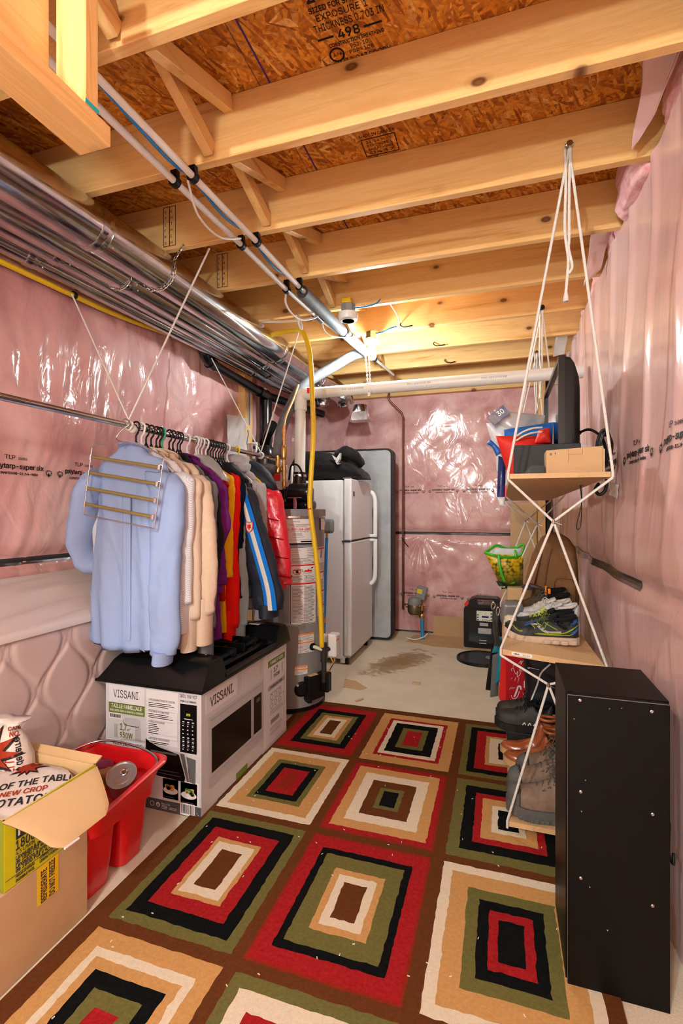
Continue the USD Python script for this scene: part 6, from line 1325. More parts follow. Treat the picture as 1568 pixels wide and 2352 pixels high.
for nm, sm_, lab, o, tw in (('potato_sack', s1, 'paper potato sack lying in front in the open carton', (-1.53, 1.18, 0.49), (-0.35, 0.45, -0.82)), ('potato_sack', s2, 'paper potato sack standing with a twisted neck at the back of the open carton', (-1.69, 1.27, 0.485), (-0.75, 0.62, -0.25))):
    base = np.array([sm_.bounds[:, 0].mean(), sm_.bounds[:, 1].mean(), sm_.bounds[0, 2]])
    t = thing(nm, lab, 'sack', base)
    t.w('sack_body', sm_, MATS['sack_paper'], smooth=True)
    d = np.array(tw); d = d / np.linalg.norm(d)
    ex = np.array([0.78, 0.62, 0.0]) if nm and sm_ is s1 else np.array([0.8, 0.6, 0]); ex /= np.linalg.norm(ex)
    ey = np.cross(-d, ex); ey /= np.linalg.norm(ey)
    O_ = np.array(o)
    dec = lambda m2, at: drape(sm_, fine(mv(m2, at[0], at[1], 0), 0.02), O_, ex, ey, d, 0.003)
    if sm_ is s1:
        t.w('leaf_print', dec(prism(leaf_poly(0.062, 9), 0.0004), (0.045, 0.055)), MATS['leaf_edge'])
        t.w('leaf_print', drape(sm_, fine(mv(prism(leaf_poly(0.050, 9), 0.0004), 0.045, 0.057, 0), 0.02), O_, ex, ey, d, 0.005), MATS['leaf_red'])
        t.w('printed_lettering', dec(txt('KING OF THE TABLE', 0.028, 0.30, True), (-0.10, -0.035)), MATS['print_dark'])
        t.w('red_lettering', dec(txt('NEW CROP', 0.022, 0.13, True), (0.0, -0.072)), MATS['leaf_red'])
        t.w('printed_lettering', dec(txt('POTATOES', 0.032, 0.19, True), (-0.02, -0.118)), MATS['print_dark'])
    else:
        t.w('leaf_print', dec(prism(leaf_poly(0.105, 11), 0.0004), (-0.03, 0.02)), MATS['leaf_edge'])
        t.w('leaf_print', drape(sm_, fine(mv(prism(leaf_poly(0.088, 11), 0.0004), -0.03, 0.025, 0), 0.02), O_, ex, ey, d, 0.005), MATS['leaf_red'])
        t.w('red_lettering', dec(txt('CANADA', 0.015, 0.07, True), (0.03, 0.10)), MATS['leaf_red'])
        t.w('red_lettering', dec(txt('NO. 1', 0.015, 0.05, True), (0.035, 0.08)), MATS['leaf_red'])
        side = np.array([-0.92, 0.38, 0.0]); side /= np.linalg.norm(side); e2 = np.array([0, 0, 1.0]); e3 = np.cross(-side, e2)
        for q, (s_, dz) in enumerate((('POMMES de terre', 0.055), ('NOUVELLE', 0.03), ('RÉCOLTE', 0.005))):
            t.w('printed_lettering', drape(sm_, fine(mv(rot(txt(s_, 0.022, 0.19 - 0.04 * q, True), 'z', 0), -0.10, 0.03 * (1 - q), 0), 0.02), O_, np.array([0, 0, 1.0]), -np.cross(np.array([0, 0, 1.0]), -side) * -1, side, 0.003), MATS['print_dark' if q != 1 else 'leaf_red'])

# ---------------------------------------------------------------- right side: rope-hung shelf and what lies on it
def bz(x, y, k):     # top of board k (0 upper, 1 middle, 2 lower) at x, y
    return (1.516 - 0.014 * (y - 2.11), 0.766 - 0.086 * (x - 0.008) - 0.030 * (y - 2.235), 0.052 - 0.004 * (x - 0.03))[k]
SH = ((0.036, 0.405, 2.12, 4.62, 0.020), (0.008, 0.405, 2.235, 4.60, 0.024), (0.034, 0.405, 2.19, 4.55, 0.022))
for k, (x0, x1, y0, y1, th) in enumerate(SH):
    m = bx(x0, x1, y0, y1, 0, 1, 0.0)
    v = np.array(m.vertices)
    top = v[:, 2] > 0.5
    v[:, 2] = bz(v[:, 0], v[:, 1], k) - np.where(top, 0, th)
    lab = ('upper wooden board of the rope-hung shelf, under the television', 'middle wooden board of the rope-hung shelf, under the running shoes', 'lowest wooden board of the rope-hung shelf, just above the rug')[k]
    t = thing('hanging_shelf_board', lab, 'shelf', (0.2, y0, bz(0.2, y0, k) - th))
    t.w('board', trimesh.Trimesh(v, m.faces, process=False), MATS['shelf_wood'])
    if k == 1:
        e = np.array([1, 0, -0.086]); e /= np.linalg.norm(e)
        tg = t.w('price_label', plate((0.046, y0 - 0.0008, bz(0.046, y0, 1) - 0.018), e, (0.086, 0, 1), prism(sbox(0, 0, 0.082, 0.014).buffer(-0.003).buffer(0.003), 0.0006)), MATS['paper'])
        tg.w('barcode', plate((0.046, y0 - 0.0016, bz(0.046, y0, 1) - 0.018), e, (0.086, 0, 1), cat(bars(0.008, 0.032, 0.003, 0.010, 4), txt('10.99', 0.006, 0.028, at=(0.045, 0.003)))), MATS['print_dark'])
def seg(t, a, b, r=0.0055):
    t.w('cord', tube([a, b], r, 8), MATS['rope'], smooth=True)
for k, (yk, hk, xl, xr, c1, c2, lab) in enumerate((
    (2.115, (0.259, 2.127, 2.80), 0.030, 0.411, (0.205, 2.16, 1.321), (0.191, 2.215, 0.639), 'front rope loop carrying the hanging shelf, knotted at the nearest hook'),
    (3.60, (0.269, 3.590, 2.735), 0.030, 0.411, (0.241, 3.60, 1.277), (0.20, 3.60, 0.60), 'middle rope loop carrying the hanging shelf, knotted at the black hook'),
    (4.58, (0.298, 4.566, 2.735), 0.030, 0.411, (0.210, 4.58, 1.28), (0.2, 4.58, 0.58), 'rear rope loop carrying the hanging shelf'))):
    t = thing('shelf_rope', lab, 'rope', hk)
    hk = np.array(hk)
    yb = (yk, SH[1][2] - 0.006 if k == 0 else yk, SH[2][2] - 0.006 if k == 0 else yk)
    cor = []
    for b in range(3):
        xa, xb = SH[b][0] - 0.006, SH[b][1] + 0.006
        th = SH[b][4]
        cor.append([[np.array((x, yb[b], bz(x, yb[b], b) + 0.003)), np.array((x, yb[b], bz(x, yb[b], b) - th - 0.003))] for x in (xa, xb)])
    seg(t, hk, cor[0][0][0]); seg(t, hk, cor[0][1][0])
    for b in range(3):
        for s in (0, 1):
            seg(t, cor[b][s][0], cor[b][s][1])
    for b, c in ((0, np.array(c1)), (1, np.array(c2))):
        seg(t, cor[b][0][1], c); seg(t, cor[b][1][1], c)
        seg(t, c, cor[b + 1][0][0]); seg(t, c, cor[b + 1][1][0])
        t.w('wire_tie', cat(tube([c + (0, -0.007, 0.008), c + (0, -0.007, -0.008)], 0.006, 8), tube([c + (0, -0.01, 0), c + (0.03, -0.012, -0.012)], 0.0014, 5)), MATS['galv'])
    h1 = hk + (-0.012, -0.006, -0.37)
    t.w('cord', tube([hk + (-0.016, 0, 0), hk + (-0.012, -0.004, -0.12), hk + (-0.016, -0.005, -0.30), h1, h1 + (0.008, -0.004, -0.08), h1 + (0.0, 0, -0.20)], 0.0055, 8, 5), MATS['rope'], smooth=True)
    t.w('cord', tube([hk + (0.006, 0, 0), hk + (0.0, -0.006, -0.16), h1 + (0.012, 0, 0.02), h1 + (0.010, 0, -0.03), h1 + (0.022, -0.004, -0.10), h1 + (0.010, -0.004, -0.13)], 0.0055, 8, 5), MATS['rope'], smooth=True)
    t.w('frayed_end', lathe([(0.005, 0), (0.010, -0.025), (0.011, -0.04), (0, -0.04)][::-1], 10, h1 + (0, 0, -0.195)), MATS['rope'], smooth=True)
    t.w('hook', cat(tube([hk + (-0.016, -0.004, 0.012), hk + (0.016, -0.004, 0.012)], 0.006, 8), tube([hk + (0, 0.01, 0.01), hk + (0, -0.02, 0.01)], 0.012, 10)) if k != 1 else lathe([(0.006, -0.012), (0.016, -0.012), (0.018, 0), (0.014, 0.008), (0.006, 0.008)], 18, hk + (0.0, -0.004, 0.012), 'y'), MATS['galv' if k != 1 else 'black'], smooth=40)

# television
mat('tv_black', (0.004, 0.004, 0.0045), 0.28, spec=0.35); mat('tv_screen', (0.006, 0.006, 0.007), 0.06, spec=0.6)
TY0, TY1, TZ0, TZ1 = 2.42, 3.20, 1.535, 2.068
tv = thing('television', 'black flat television seen edge-on, standing on the upper shelf board', 'television', (0.30, 2.8, 1.505))
tv.w('bezel', prism(sbox(TY0, TZ0, TY1, TZ1).difference(sbox(TY0 + 0.022, TZ0 + 0.03, TY1 - 0.022, TZ1 - 0.022)), 0.026, 'yz', 0.250), MATS['tv_black'])
tv.w('screen', bx(0.262, 0.27, TY0 + 0.02, TY1 - 0.02, TZ0 + 0.028, TZ1 - 0.02), MATS['tv_screen'])
cs = [(0.274, TY0 + 0.002, TZ1 - 0.002), (0.285, TY0 + 0.002, TZ1 - 0.002)]
def tvring(x, e0, e1):
    q = sbox(TY0 + e0, TZ0 + e0 * 0.6, TY1 - e0, TZ1 - e1).buffer(-0.015).buffer(0.015, quad_segs=4)
    c = np.array(q.exterior.coords)[:-1]
    return np.column_stack([np.full(len(c), x), c])
tv.w('back_cover', loft([tvring(0.276, 0.0, 0.0), tvring(0.300, 0.002, 0.004), tvring(0.318, 0.006, 0.03), tvring(0.336, 0.012, 0.09), tvring(0.345, 0.04, 0.13), tvring(0.348, 0.10, 0.18)]), MATS['tv_black'], smooth=35)
tv.w('stand', cat(bx(0.20, 0.38, 2.66, 2.96, bz(0.3, 2.8, 0) - 0.0, bz(0.3, 2.8, 0) + 0.012, 0.004), bx(0.275, 0.315, 2.74, 2.88, bz(0.3, 2.8, 0) + 0.01, TZ0 + 0.03, 0.004)), MATS['tv_black'])
tv.w('power_cord', tube([(0.34, 2.45, 1.72), (0.37, 2.40, 1.725), (0.40, 2.36, 1.70), (0.42, 2.33, 1.655), (0.425, 2.30, 1.57), (0.405, 2.30, 1.535)], 0.006, 8, 6), MATS['black'], smooth=True)
tv.w('plug', tube([(0.325, 2.46, 1.72), (0.345, 2.445, 1.72)], 0.009, 8), MATS['black'])
coil = [(0.417 + 0.022 * math.cos(a) * (1 + 0.2 * math.sin(a * 0.37)), 2.30 + 0.03 * math.sin(a * 0.31), 1.635 + (0.075 - 0.004 * a / 3) * math.sin(a)) for a in np.linspace(0, 6.5 * PI, 90)]
single('coiled_cable', tube(coil, 0.006, 8), MATS['black'], 'coil of black cable hanging at the right of the small carton', 'cable', smooth=True)
single('dangling_cord', tube([(0.40, 2.16, 1.49), (0.395, 2.17, 1.445), (0.375, 2.18, 1.43), (0.365, 2.20, 1.45), (0.38, 2.22, 1.475)], 0.007, 8, 6), MATS['black'], 'black cable loop sagging under the upper board corner', 'cable', smooth=True)
single('thin_cord', tube([(0.372, 2.6, 1.49), (0.371, 2.6, 1.40), (0.350, 2.6, 1.30), (0.355, 2.6, 1.275), (0.368, 2.6, 1.30), (0.372, 2.6, 1.40), (0.365, 2.6, 1.49)], 0.0022, 6, 6), MATS['black'], 'thin black cord loop hanging below the upper board', 'cord', smooth=True)
z0 = bz(0.28, 2.18, 0)
sc_ = thing('small_carton', 'small brown carton at the front edge of the upper shelf board', 'carton', (0.28, 2.2, z0))
cm_ = bx(0.178, 0.387, 2.165, 2.262, z0 + 0.001, z0 + 0.102, 0.002); v = np.array(cm_.vertices); v[:, 2] += (v[:, 0] - 0.28) * 0.05 * (v[:, 2] > z0 + 0.05)
sc_.w('box', trimesh.Trimesh(v, cm_.faces, process=False), MATS['cardboard'])
sc_.w('side_flap', bx(0.3872, 0.394, 2.170, 2.258, z0 + 0.003, z0 + 0.096, 0.001), MATS['cardboard_in'])
sc_.w('printed_marks', plate((0.178, 2.1644, z0), (1, 0, 0), (0, 0, 1), cat(rect(0.014, 0.016, 0.078, 0.085), rect(0.019, 0.021, 0.078, 0.085), rect(0.0135, 0.0165, 0.076, 0.0775), rect(0.0185, 0.0215, 0.076, 0.0775), prism([(0.032, 0.086), (0.037, 0.086), (0.0345, 0.080)], 0.0004), rect(0.034, 0.035, 0.076, 0.082), rect(0.082, 0.0826, 0.04, 0.10), rect(0.083, 0.135, 0.077, 0.0776), rect(0.135, 0.1356, 0.077, 0.10))), MATS['ink_soft'])
z1 = bz(0.2, 2.45, 0)
single('grey_screen_board', bx(0.058, 0.335, 2.36, 2.385, bz(0.2, 2.37, 0) + 0.001, bz(0.2, 2.37, 0) + 0.150, 0.003), mat('charcoal_matte', (0.028, 0.030, 0.033), 0.6, spec=0.3), 'dark grey rectangular panel standing behind the small carton', 'panel')
rt = thing('black_adapter', 'small black wedge-shaped device in front of the dark grey panel', 'device', (0.14, 2.22, z0))
rt.w('case', prism(Polygon([(0.110, z0 + 0.001), (0.178, z0 + 0.001), (0.174, z0 + 0.034), (0.166, z0 + 0.038), (0.126, z0 + 0.040), (0.119, z0 + 0.034)]), 0.05, 'xz', 2.19), MATS['tv_black'], smooth=20)
rt.w('wedge', prism(Polygon([(0.085, z0 + 0.001), (0.12, z0 + 0.001), (0.124, z0 + 0.038)]), 0.05, 'xz', 2.22), MATS['tv_black'])

# bags at the back of the upper board
mat('bag_red', (0.74, 0.030, 0.022), 0.45, bump=0.5, bs=16, bd=0.012); mat('bag_blue', (0.02, 0.14, 0.52), 0.4, bump=0.5, bs=18, bd=0.012); mat('bag_navy', (0.012, 0.030, 0.15), 0.35, coat=0.4, bump=0.5, bs=25)
mat('plastic_white', (0.70, 0.73, 0.77), 0.35, coat=0.4, bump=0.4, bs=25)
def sheet_bag(P, th=0.012, seed=0, amp=0.012, sc_=9, n=26):
    """a soft bag from a 4-corner outline (bottom-left, bottom-right, top-right, top-left): two bulging skins"""
    P = np.array(P, float)
    u, v = np.meshgrid(np.linspace(0, 1, n), np.linspace(0, 1, n), indexing='ij')
    M = P[0] * ((1 - u) * (1 - v))[..., None] + P[1] * (u * (1 - v))[..., None] + P[2] * (u * v)[..., None] + P[3] * ((1 - u) * v)[..., None]
    N = np.cross(P[1] - P[0], P[3] - P[0]); N /= np.linalg.norm(N)
    b = (np.sin(PI * u) ** 0.6 * np.sin(PI * np.clip(v, 0, 1)) ** 0.5)
    nz = (fbm(M * sc_ + seed, 3, seed) - 0.5) * 2 * amp
    A = M + N * (th * b + nz + 0.0015)[..., None]
    B = M + N * (-th * b + nz * 0.7 - 0.0015)[..., None]
    ga, gb = grid(A), grid(B); gb.invert()
    e = lambda X: np.vstack([X[:, 0], X[-1, 1:], X[-2::-1, -1], X[0, -2:0:-1]])
    return cat(ga, gb, loft([e(B), e(A)], cap=False))
zt = bz(0.1, 2.66, 0)
rbg = thing('red_bag', 'crumpled red carrier bag with cream handles, on the upper board', 'bag', (0.08, 2.68, zt))
rbg.w('bag_body', sheet_bag([(0.045, 2.66, zt + 0.01), (0.245, 2.70, zt + 0.01), (0.240, 2.68, 1.745), (-0.022, 2.62, 1.748)], 0.07, 3, 0.016), MATS['bag_red'], smooth=True)
rbg.w('fold', sheet_bag([(0.16, 2.60, 1.70), (0.235, 2.60, 1.70), (0.232, 2.60, 1.775), (0.18, 2.60, 1.765)], 0.03, 5, 0.012), MATS['bag_red'], smooth=True)
for dz in (0, 0.022):
    rbg.w('handle', tube([(0.075, 2.585, 1.715 + dz), (0.11, 2.575, 1.735 + dz), (0.15, 2.575, 1.748 + dz), (0.195, 2.585, 1.752 + dz)], 0.005, 8, 5), MATS['cl_cream'], smooth=True)
single('blue_bag', sheet_bag([(0.04, 2.80, 1.52), (0.25, 2.80, 1.52), (0.262, 2.78, 1.83), (0.018, 2.76, 1.80)], 0.05, 7, 0.02), MATS['bag_blue'], 'blue bag standing behind the red one on the upper board', 'bag', smooth=True)
pk = thing('hanger_pack', 'clear plastic pack of white hangers with a navy 30 label', 'pack', (0.08, 2.9, 1.5))
pk.w('wrapper', sheet_bag([(0.02, 2.90, 1.62), (0.22, 2.96, 1.60), (0.235, 2.93, 1.895), (-0.035, 2.86, 1.93)], 0.045, 9, 0.02), MATS['film'], smooth=True)
pk.w('white_content', sheet_bag([(-0.01, 2.89, 1.63), (0.20, 2.94, 1.62), (0.19, 2.92, 1.86), (-0.075, 2.85, 1.855)], 0.035, 10, 0.02), MATS['plastic_white'], smooth=True)
pl = pk.w('pack_label', rot(bx(-0.062, 0.042, 2.794, 2.797, 1.855, 1.915, 0.001), 'y', -38, (-0.01, 2.8, 1.885)), MATS['bag_navy'])
pl.w('printed_lettering', rot(plate((-0.012, 2.7935, 1.878), (1, 0, 0), (0, 0, 1), txt('30', 0.026, 0.038, True)), 'y', -38, (-0.01, 2.8, 1.885)), MATS['white'])
pl.w('barcode', rot(cat(bx(-0.055, -0.02, 2.7925, 2.7935, 1.862, 1.900), plate((-0.055, 2.792, 1.862), (1, 0, 0), (0, 0, 1), mv(bars(0.004, 0.031, 0.005, 0.034, 6), 0, 0, 0))), 'y', -38, (-0.01, 2.8, 1.885)), MATS['print_grey'])
pk.w('blue_corner', sheet_bag([(0.10, 2.90, 1.87), (0.20, 2.92, 1.83), (0.185, 2.92, 1.90), (0.09, 2.90, 1.91)], 0.012, 12, 0.01), MATS['bag_blue'], smooth=True)
hb_ = thing('hanging_packet', 'blue and white glossy packet hanging over the left edge of the upper board', 'packet', (0.0, 2.75, 1.38))
hb_.w('blue_body', sheet_bag([(-0.018, 2.72, 1.43), (0.022, 2.72, 1.43), (0.028, 2.74, 1.64), (-0.010, 2.74, 1.66)], 0.02, 14, 0.008), MATS['bag_navy'], smooth=True)
hb_.w('white_part', sheet_bag([(-0.02, 2.76, 1.58), (0.02, 2.76, 1.57), (0.01, 2.76, 1.73), (-0.03, 2.76, 1.74)], 0.02, 15, 0.008), MATS['plastic_white'], smooth=True)
hb_.w('white_tip', sheet_bag([(-0.005, 2.71, 1.395), (0.02, 2.71, 1.39), (0.025, 2.72, 1.44), (-0.018, 2.72, 1.44)], 0.014, 16, 0.005), MATS['plastic_white'], smooth=True)
hb_.w('blue_twist', tube([(-0.005, 2.74, 1.67), (-0.035, 2.74, 1.715), (-0.06, 2.73, 1.735)], [0.02, 0.012, 0.016], 10, 4), MATS['bag_blue'], smooth=True)
hb_.w('red_edge', bx(0.022, 0.030, 2.70, 2.72, 1.435, 1.50, 0.002), MATS['bag_red'])

# shoes
def shoe(label, at, rz, L, W, mats, h=(0.052, 0.085, 0.098, 0.098), sole=0.026, boot=0.0, name='shoe', laces=True, lugs=False, group=None, toe_up=0.012, tilt_=0.0, nl=5):
    """toe towards -x at at; mats: upper, sole, lining, laces, toe cap (or None)"""
    t = thing(name, label, 'shoe' if name != 'hiking_boot' else 'boot', at, rz, group)
    up, so, li, la, cap = mats
    n = 28
    tt = np.concatenate([np.linspace(0, 0.12, 6), np.linspace(0.17, 1, 22)])
    wf_ = np.interp(tt, [0, 0.03, 0.08, 0.18, 0.32, 0.48, 0.62, 0.80, 0.93, 0.98, 1], [0.18, 0.45, 0.66, 0.90, 1.0, 0.90, 0.80, 0.76, 0.66, 0.48, 0.22]) * W / 2
    hf = np.interp(tt, [0, 0.05, 0.14, 0.30, 0.46, 0.58, 0.68, 0.86, 1.0], [h[0] * 0.45, h[0] * 0.8, h[0], h[0] * 1.12, h[1] * 0.92, h[1] * 1.08, h[2] + boot, h[2] * 0.94 + boot, h[3] * 1.02 + boot])
    a = np.arange(n) / n * 2 * PI
    tz = toe_up * np.clip((0.22 - tt) / 0.22, 0, 1) ** 1.5
    rings = []
    for q, w, hh, z in zip(tt, wf_, hf, tz):
        c, s = np.cos(a), np.sin(a)
        sx = np.where(s > 0, np.sign(c) * np.abs(c) ** (0.75 if q < 0.5 else 0.62), np.sign(c) * np.abs(c) ** 0.4)
        nar = np.where(s > 0, 1 - (0.30 if q > 0.35 else 0.12) * s ** 2, 1.0)
        rings.append(np.stack([np.full(n, -L / 2 + L * q), w * sx * nar, sole + z + np.where(s > 0, hh * s ** 0.8, -0.006 * np.abs(s))], 1))
    upper = lump(loft(rings), 0.0022, 40, 3)
    # tilt of the top line: open the ankle by sinking the top there
    v = np.array(upper.vertices)
    q = (v[:, 0] + L / 2) / L
    top = sole + np.interp(q, tt, hf)
    din = ((q - 0.80) / 0.145) ** 2 + (v[:, 1] / (W * 0.30)) ** 2
    sink = (din < 1) & (v[:, 2] > top - 0.03)
    v[sink, 2] -= (0.035 + boot * 0.35) * (1 - din[sink]) ** 0.4
    upper = trimesh.Trimesh(v, upper.faces, process=False)
    t.p('upper', upper, up, smooth=True)
    ell = [(-L / 2 + L * (0.80 + 0.155 * math.cos(b)), W * 0.315 * math.sin(b), sole + boot + h[2] * 0.97 + 0.006 * math.cos(b) ** 2 + (h[3] - h[2]) * (0.5 + 0.5 * math.cos(b))) for b in np.linspace(0, 2 * PI, 29)[:-1]]
    t.p('collar', tube(ell + ell[:1], 0.0085, 8), li, smooth=True)
    # sole
    o = []
    for q, w in zip(tt, wf_):
        o.append((q, w))
    outl = [(-L / 2 + L * q - (0.004 if q < .1 else 0), w * 1.06 + 0.002) for q, w in o] + [(-L / 2 + L * q - (0.004 if q < .1 else 0), -w * 1.06 - 0.002) for q, w in o[::-1]]
    g = Polygon(outl).buffer(0.003)
    sm_ = prism(g.segmentize(0.012), sole + 0.010)
    sm_ = fine(sm_, 0.03)
    v = np.array(sm_.vertices); q = np.clip((v[:, 0] + L / 2) / L, 0, 1)
    tz_ = toe_up * np.clip((0.22 - q) / 0.22, 0, 1) ** 1.5
    v[:, 2] += tz_
    low = v[:, 2] < sole * 0.4 + tz_
    if lugs:
        v[low, 2] += 0.006 * (np.sin(v[low, 0] * 2 * PI / 0.026) > 0.2)
        # lugs cut in the rim
    t.p('sole', trimesh.Trimesh(v, sm_.faces, process=False), so, smooth=30)
    if lugs:
        lug = []
        for q, w in zip(np.linspace(0.03, 0.97, 15), np.interp(np.linspace(0.03, 0.97, 15), tt, wf_)):
            for s in (-1, 1):
                z_ = toe_up * max(0, (0.22 - q) / 0.22) ** 1.5
                lug.append(mv(bx(-0.007, 0.007, -0.006, 0.006, 0, 0.016, 0.003), -L / 2 + L * q, s * (w * 1.06 + 0.003), z_ + 0.0005))
        t.p('sole_lugs', cat(lug), so)
    if cap is not None:
        keep = []
        for q, w, hh, z in zip(tt, wf_, hf, tz):
            if q > 0.20:
                break
            c, s = np.cos(a), np.sin(a)
            keep.append(np.stack([np.full(n, -L / 2 + L * q - 0.003), (w * 1.05 + 0.002) * np.sign(c) * np.abs(c) ** 0.6, sole + z + np.where(s > 0, (hh + 0.003) * s ** 0.8, -0.004 * np.abs(s))], 1))
        t.p('toe_cap', loft(keep), cap, smooth=True)
    if laces:
        ls = []
        for k in range(nl):
            q = 0.36 + 0.30 * k / max(1, nl - 1)
            z_ = sole + np.interp(q, tt, hf) + 0.004
            x_ = -L / 2 + L * q
            w_ = 0.020 + 0.002 * k
            for s in (-1, 1):
                ls.append(tube([(x_, -s * w_, z_ - 0.012), (x_ + 0.004, 0, z_), (x_ + 0.012, s * w_, z_ - 0.010)], 0.0028, 6, 3))
        z_ = sole + np.interp(0.66, tt, hf) + 0.008
        for s in (-1, 1):
            ls.append(tube([(-L / 2 + L * 0.62, 0, z_), (-L / 2 + L * 0.57, s * 0.020, z_ + 0.014), (-L / 2 + L * 0.52, s * 0.038, z_ - 0.004), (-L / 2 + L * 0.58, s * 0.03, z_ - 0.008), (-L / 2 + L * 0.62, 0, z_)], 0.0026, 6, 4))
            ls.append(tube([(-L / 2 + L * 0.62, 0, z_), (-L / 2 + L * 0.55, s * 0.03, z_ - 0.01), (-L / 2 + L * 0.50, s * 0.046, z_ - 0.045)], 0.0026, 6, 4))
        t.p('laces', cat(ls), la, smooth=True)
        t.p('tongue', mv(rot(rbox(-0.03, 0.03, -0.028, 0.028, -0.006, 0.008), 'y', -28), -L / 2 + L * 0.645, 0, sole + np.interp(0.64, tt, hf) + 0.004), li, smooth=True)
    return t, upper
mat('sh_black', (0.007, 0.0075, 0.008), 0.55, bump=0.25, bs=160); mat('sh_mid', (0.50, 0.37, 0.27), 0.6, col2=(0.60, 0.47, 0.35), vs=40); mat('sh_dark_lining', (0.006, 0.006, 0.009), 0.8, spec=0.2)
mat('sh_lime', (0.48, 0.62, 0.02), 0.5); mat('sh_blue', (0.01, 0.16, 0.60), 0.5); mat('sh_silver', (0.45, 0.45, 0.46), 0.45, col2=(0.62, 0.62, 0.63), vs=60); mat('sh_white', (0.68, 0.66, 0.65), 0.5)
mat('sh_brown', (0.055, 0.036, 0.025), 0.5, col2=(0.085, 0.055, 0.038), vs=25, bump=0.3, bs=120); mat('sh_olive', (0.018, 0.019, 0.016), 0.6, col2=(0.035, 0.035, 0.03), vs=25, bump=0.3, bs=120); mat('sh_tan_leather', (0.32, 0.075, 0.022), 0.25, col2=(0.40, 0.11, 0.035), vs=14, coat=0.3)
mat('boot_brown', (0.17, 0.105, 0.07), 0.6, col2=(0.23, 0.15, 0.10), vs=20, bump=0.35, bs=120); mat('boot_rubber', (0.085, 0.088, 0.085), 0.6, col2=(0.12, 0.125, 0.12), vs=18); mat('boot_lace', (0.10, 0.085, 0.065), 0.8); mat('sh_sole_tan', (0.55, 0.34, 0.16), 0.5)
mat('sh_cream', (0.64, 0.58, 0.40), 0.55)
def on_mid(x, y):
    return (x, y, bz(x, y, 1) + 0.001)
RS = (MATS['sh_black'], MATS['sh_mid'], MATS['sh_dark_lining'], mat('lace_dark_lime', (0.07, 0.10, 0.02), 0.7), None)
def runner(label, at, rz):
    t, up = shoe(label, at, rz, 0.325, 0.108, RS, h=(0.058, 0.088, 0.088, 0.103), sole=0.022, name='running_shoe', toe_up=0.028, nl=6)
    # midsole blocks, stripes and side flash are drawn on the outer side (towards -y)
    side = lambda pts, w=0.004: drape(up, fine(prism(LineString(spline(pts, 5)[:, :2]).buffer(w / 2, cap_style=2), 0.0004), 0.012), (0, 0, 0), (1, 0, 0), (0, 0, 1), (0, 1, 0), 0.0016)
    S = lambda *p: [(x, z, 0) for x, z in p]
    t.p('lime_stripes', cat(side(S((-0.02, 0.045), (0.05, 0.046), (0.105, 0.055), (0.158, 0.088)), 0.005), side(S((-0.03, 0.043), (0.06, 0.041), (0.125, 0.046), (0.155, 0.07)), 0.004), side(S((0.01, 0.098), (0.03, 0.085), (0.07, 0.064)), 0.004), side(S((0.03, 0.098), (0.02, 0.085), (0.012, 0.068)), 0.003), side(S((-0.02, 0.092), (0.0, 0.08), (0.01, 0.066)), 0.004), side(S((-0.05, 0.085), (-0.035, 0.075), (-0.03, 0.066)), 0.004), side(S((-0.13, 0.075), (-0.105, 0.055), (-0.085, 0.053)), 0.003), side(S((-0.12, 0.062), (-0.10, 0.05), (-0.085, 0.05)), 0.0025)), MATS['sh_lime'])
    t.p('white_flash', cat(side(S((-0.045, 0.082), (-0.02, 0.084), (0.0, 0.068), (0.03, 0.054), (0.085, 0.056)), 0.007), side(S((-0.02, 0.080), (0.005, 0.058), (0.03, 0.050)), 0.006)), MATS['sh_white'])
    t.p('flash_dots', cat([drape(up, fine(prism(Point(x, z).buffer(0.003), 0.0004), 0.012), (0, 0, 0), (1, 0, 0), (0, 0, 1), (0, 1, 0), 0.0026) for x, z in ((-0.017, 0.081), (-0.004, 0.071), (0.01, 0.063))]), MATS['sh_black'])
    t.p('blue_panel', cat(side(S((0.06, 0.098), (0.09, 0.088), (0.12, 0.09), (0.155, 0.108)), 0.014), side(S((0.13, 0.052), (0.148, 0.062), (0.157, 0.08)), 0.014), side(S((-0.075, 0.082), (-0.05, 0.092), (-0.02, 0.104)), 0.018)), MATS['sh_blue'])
    blocks = []
    for k, x in enumerate(np.linspace(-0.125, 0.135, 8)):
        blocks.append(mv(rbox(-0.0175, 0.0175, -0.012, 0.012, -0.004, 0.017, 0.3, 12, 6), x, -0.048 + 0.012 * (abs(x - 0.0) > 0.11), 0.003 + 0.028 * max(0, (0.22 - (x + 0.1625) / 0.325) / 0.22) ** 1.5))
    t.p('midsole_block', cat(blocks), MATS['sh_mid'], smooth=True)
    return t
runner('black and blue running shoe with lime stripes at the front of the middle board', on_mid(0.185, 2.53), 0)
shoe('cream-toed running shoe half hidden behind the black and blue one', on_mid(0.185, 2.65), 3, 0.325, 0.108, (MATS['sh_black'], MATS['sh_cream'], MATS['sh_dark_lining'], MATS['sh_lime'], MATS['sh_cream']), h=(0.055, 0.085, 0.085, 0.10), sole=0.030, name='running_shoe', toe_up=0.028, nl=6)
SW = (MATS['sh_silver'], MATS['sh_white'], MATS['sh_white'], MATS['sh_white'], None)
shoe('silver and white sneaker nearer the running shoes', on_mid(0.235, 2.77), 4, 0.30, 0.10, SW, name='sneaker', sole=0.045, h=(0.055, 0.10, 0.085, 0.105))
shoe('silver and white sneaker farther from the running shoes', on_mid(0.215, 2.88), 2, 0.30, 0.10, SW, name='sneaker', sole=0.05, h=(0.055, 0.10, 0.085, 0.105))
SB = (MATS['sh_brown'], MATS['sh_black'], MATS['sh_dark_lining'], MATS['boot_lace'], MATS['boot_rubber'])
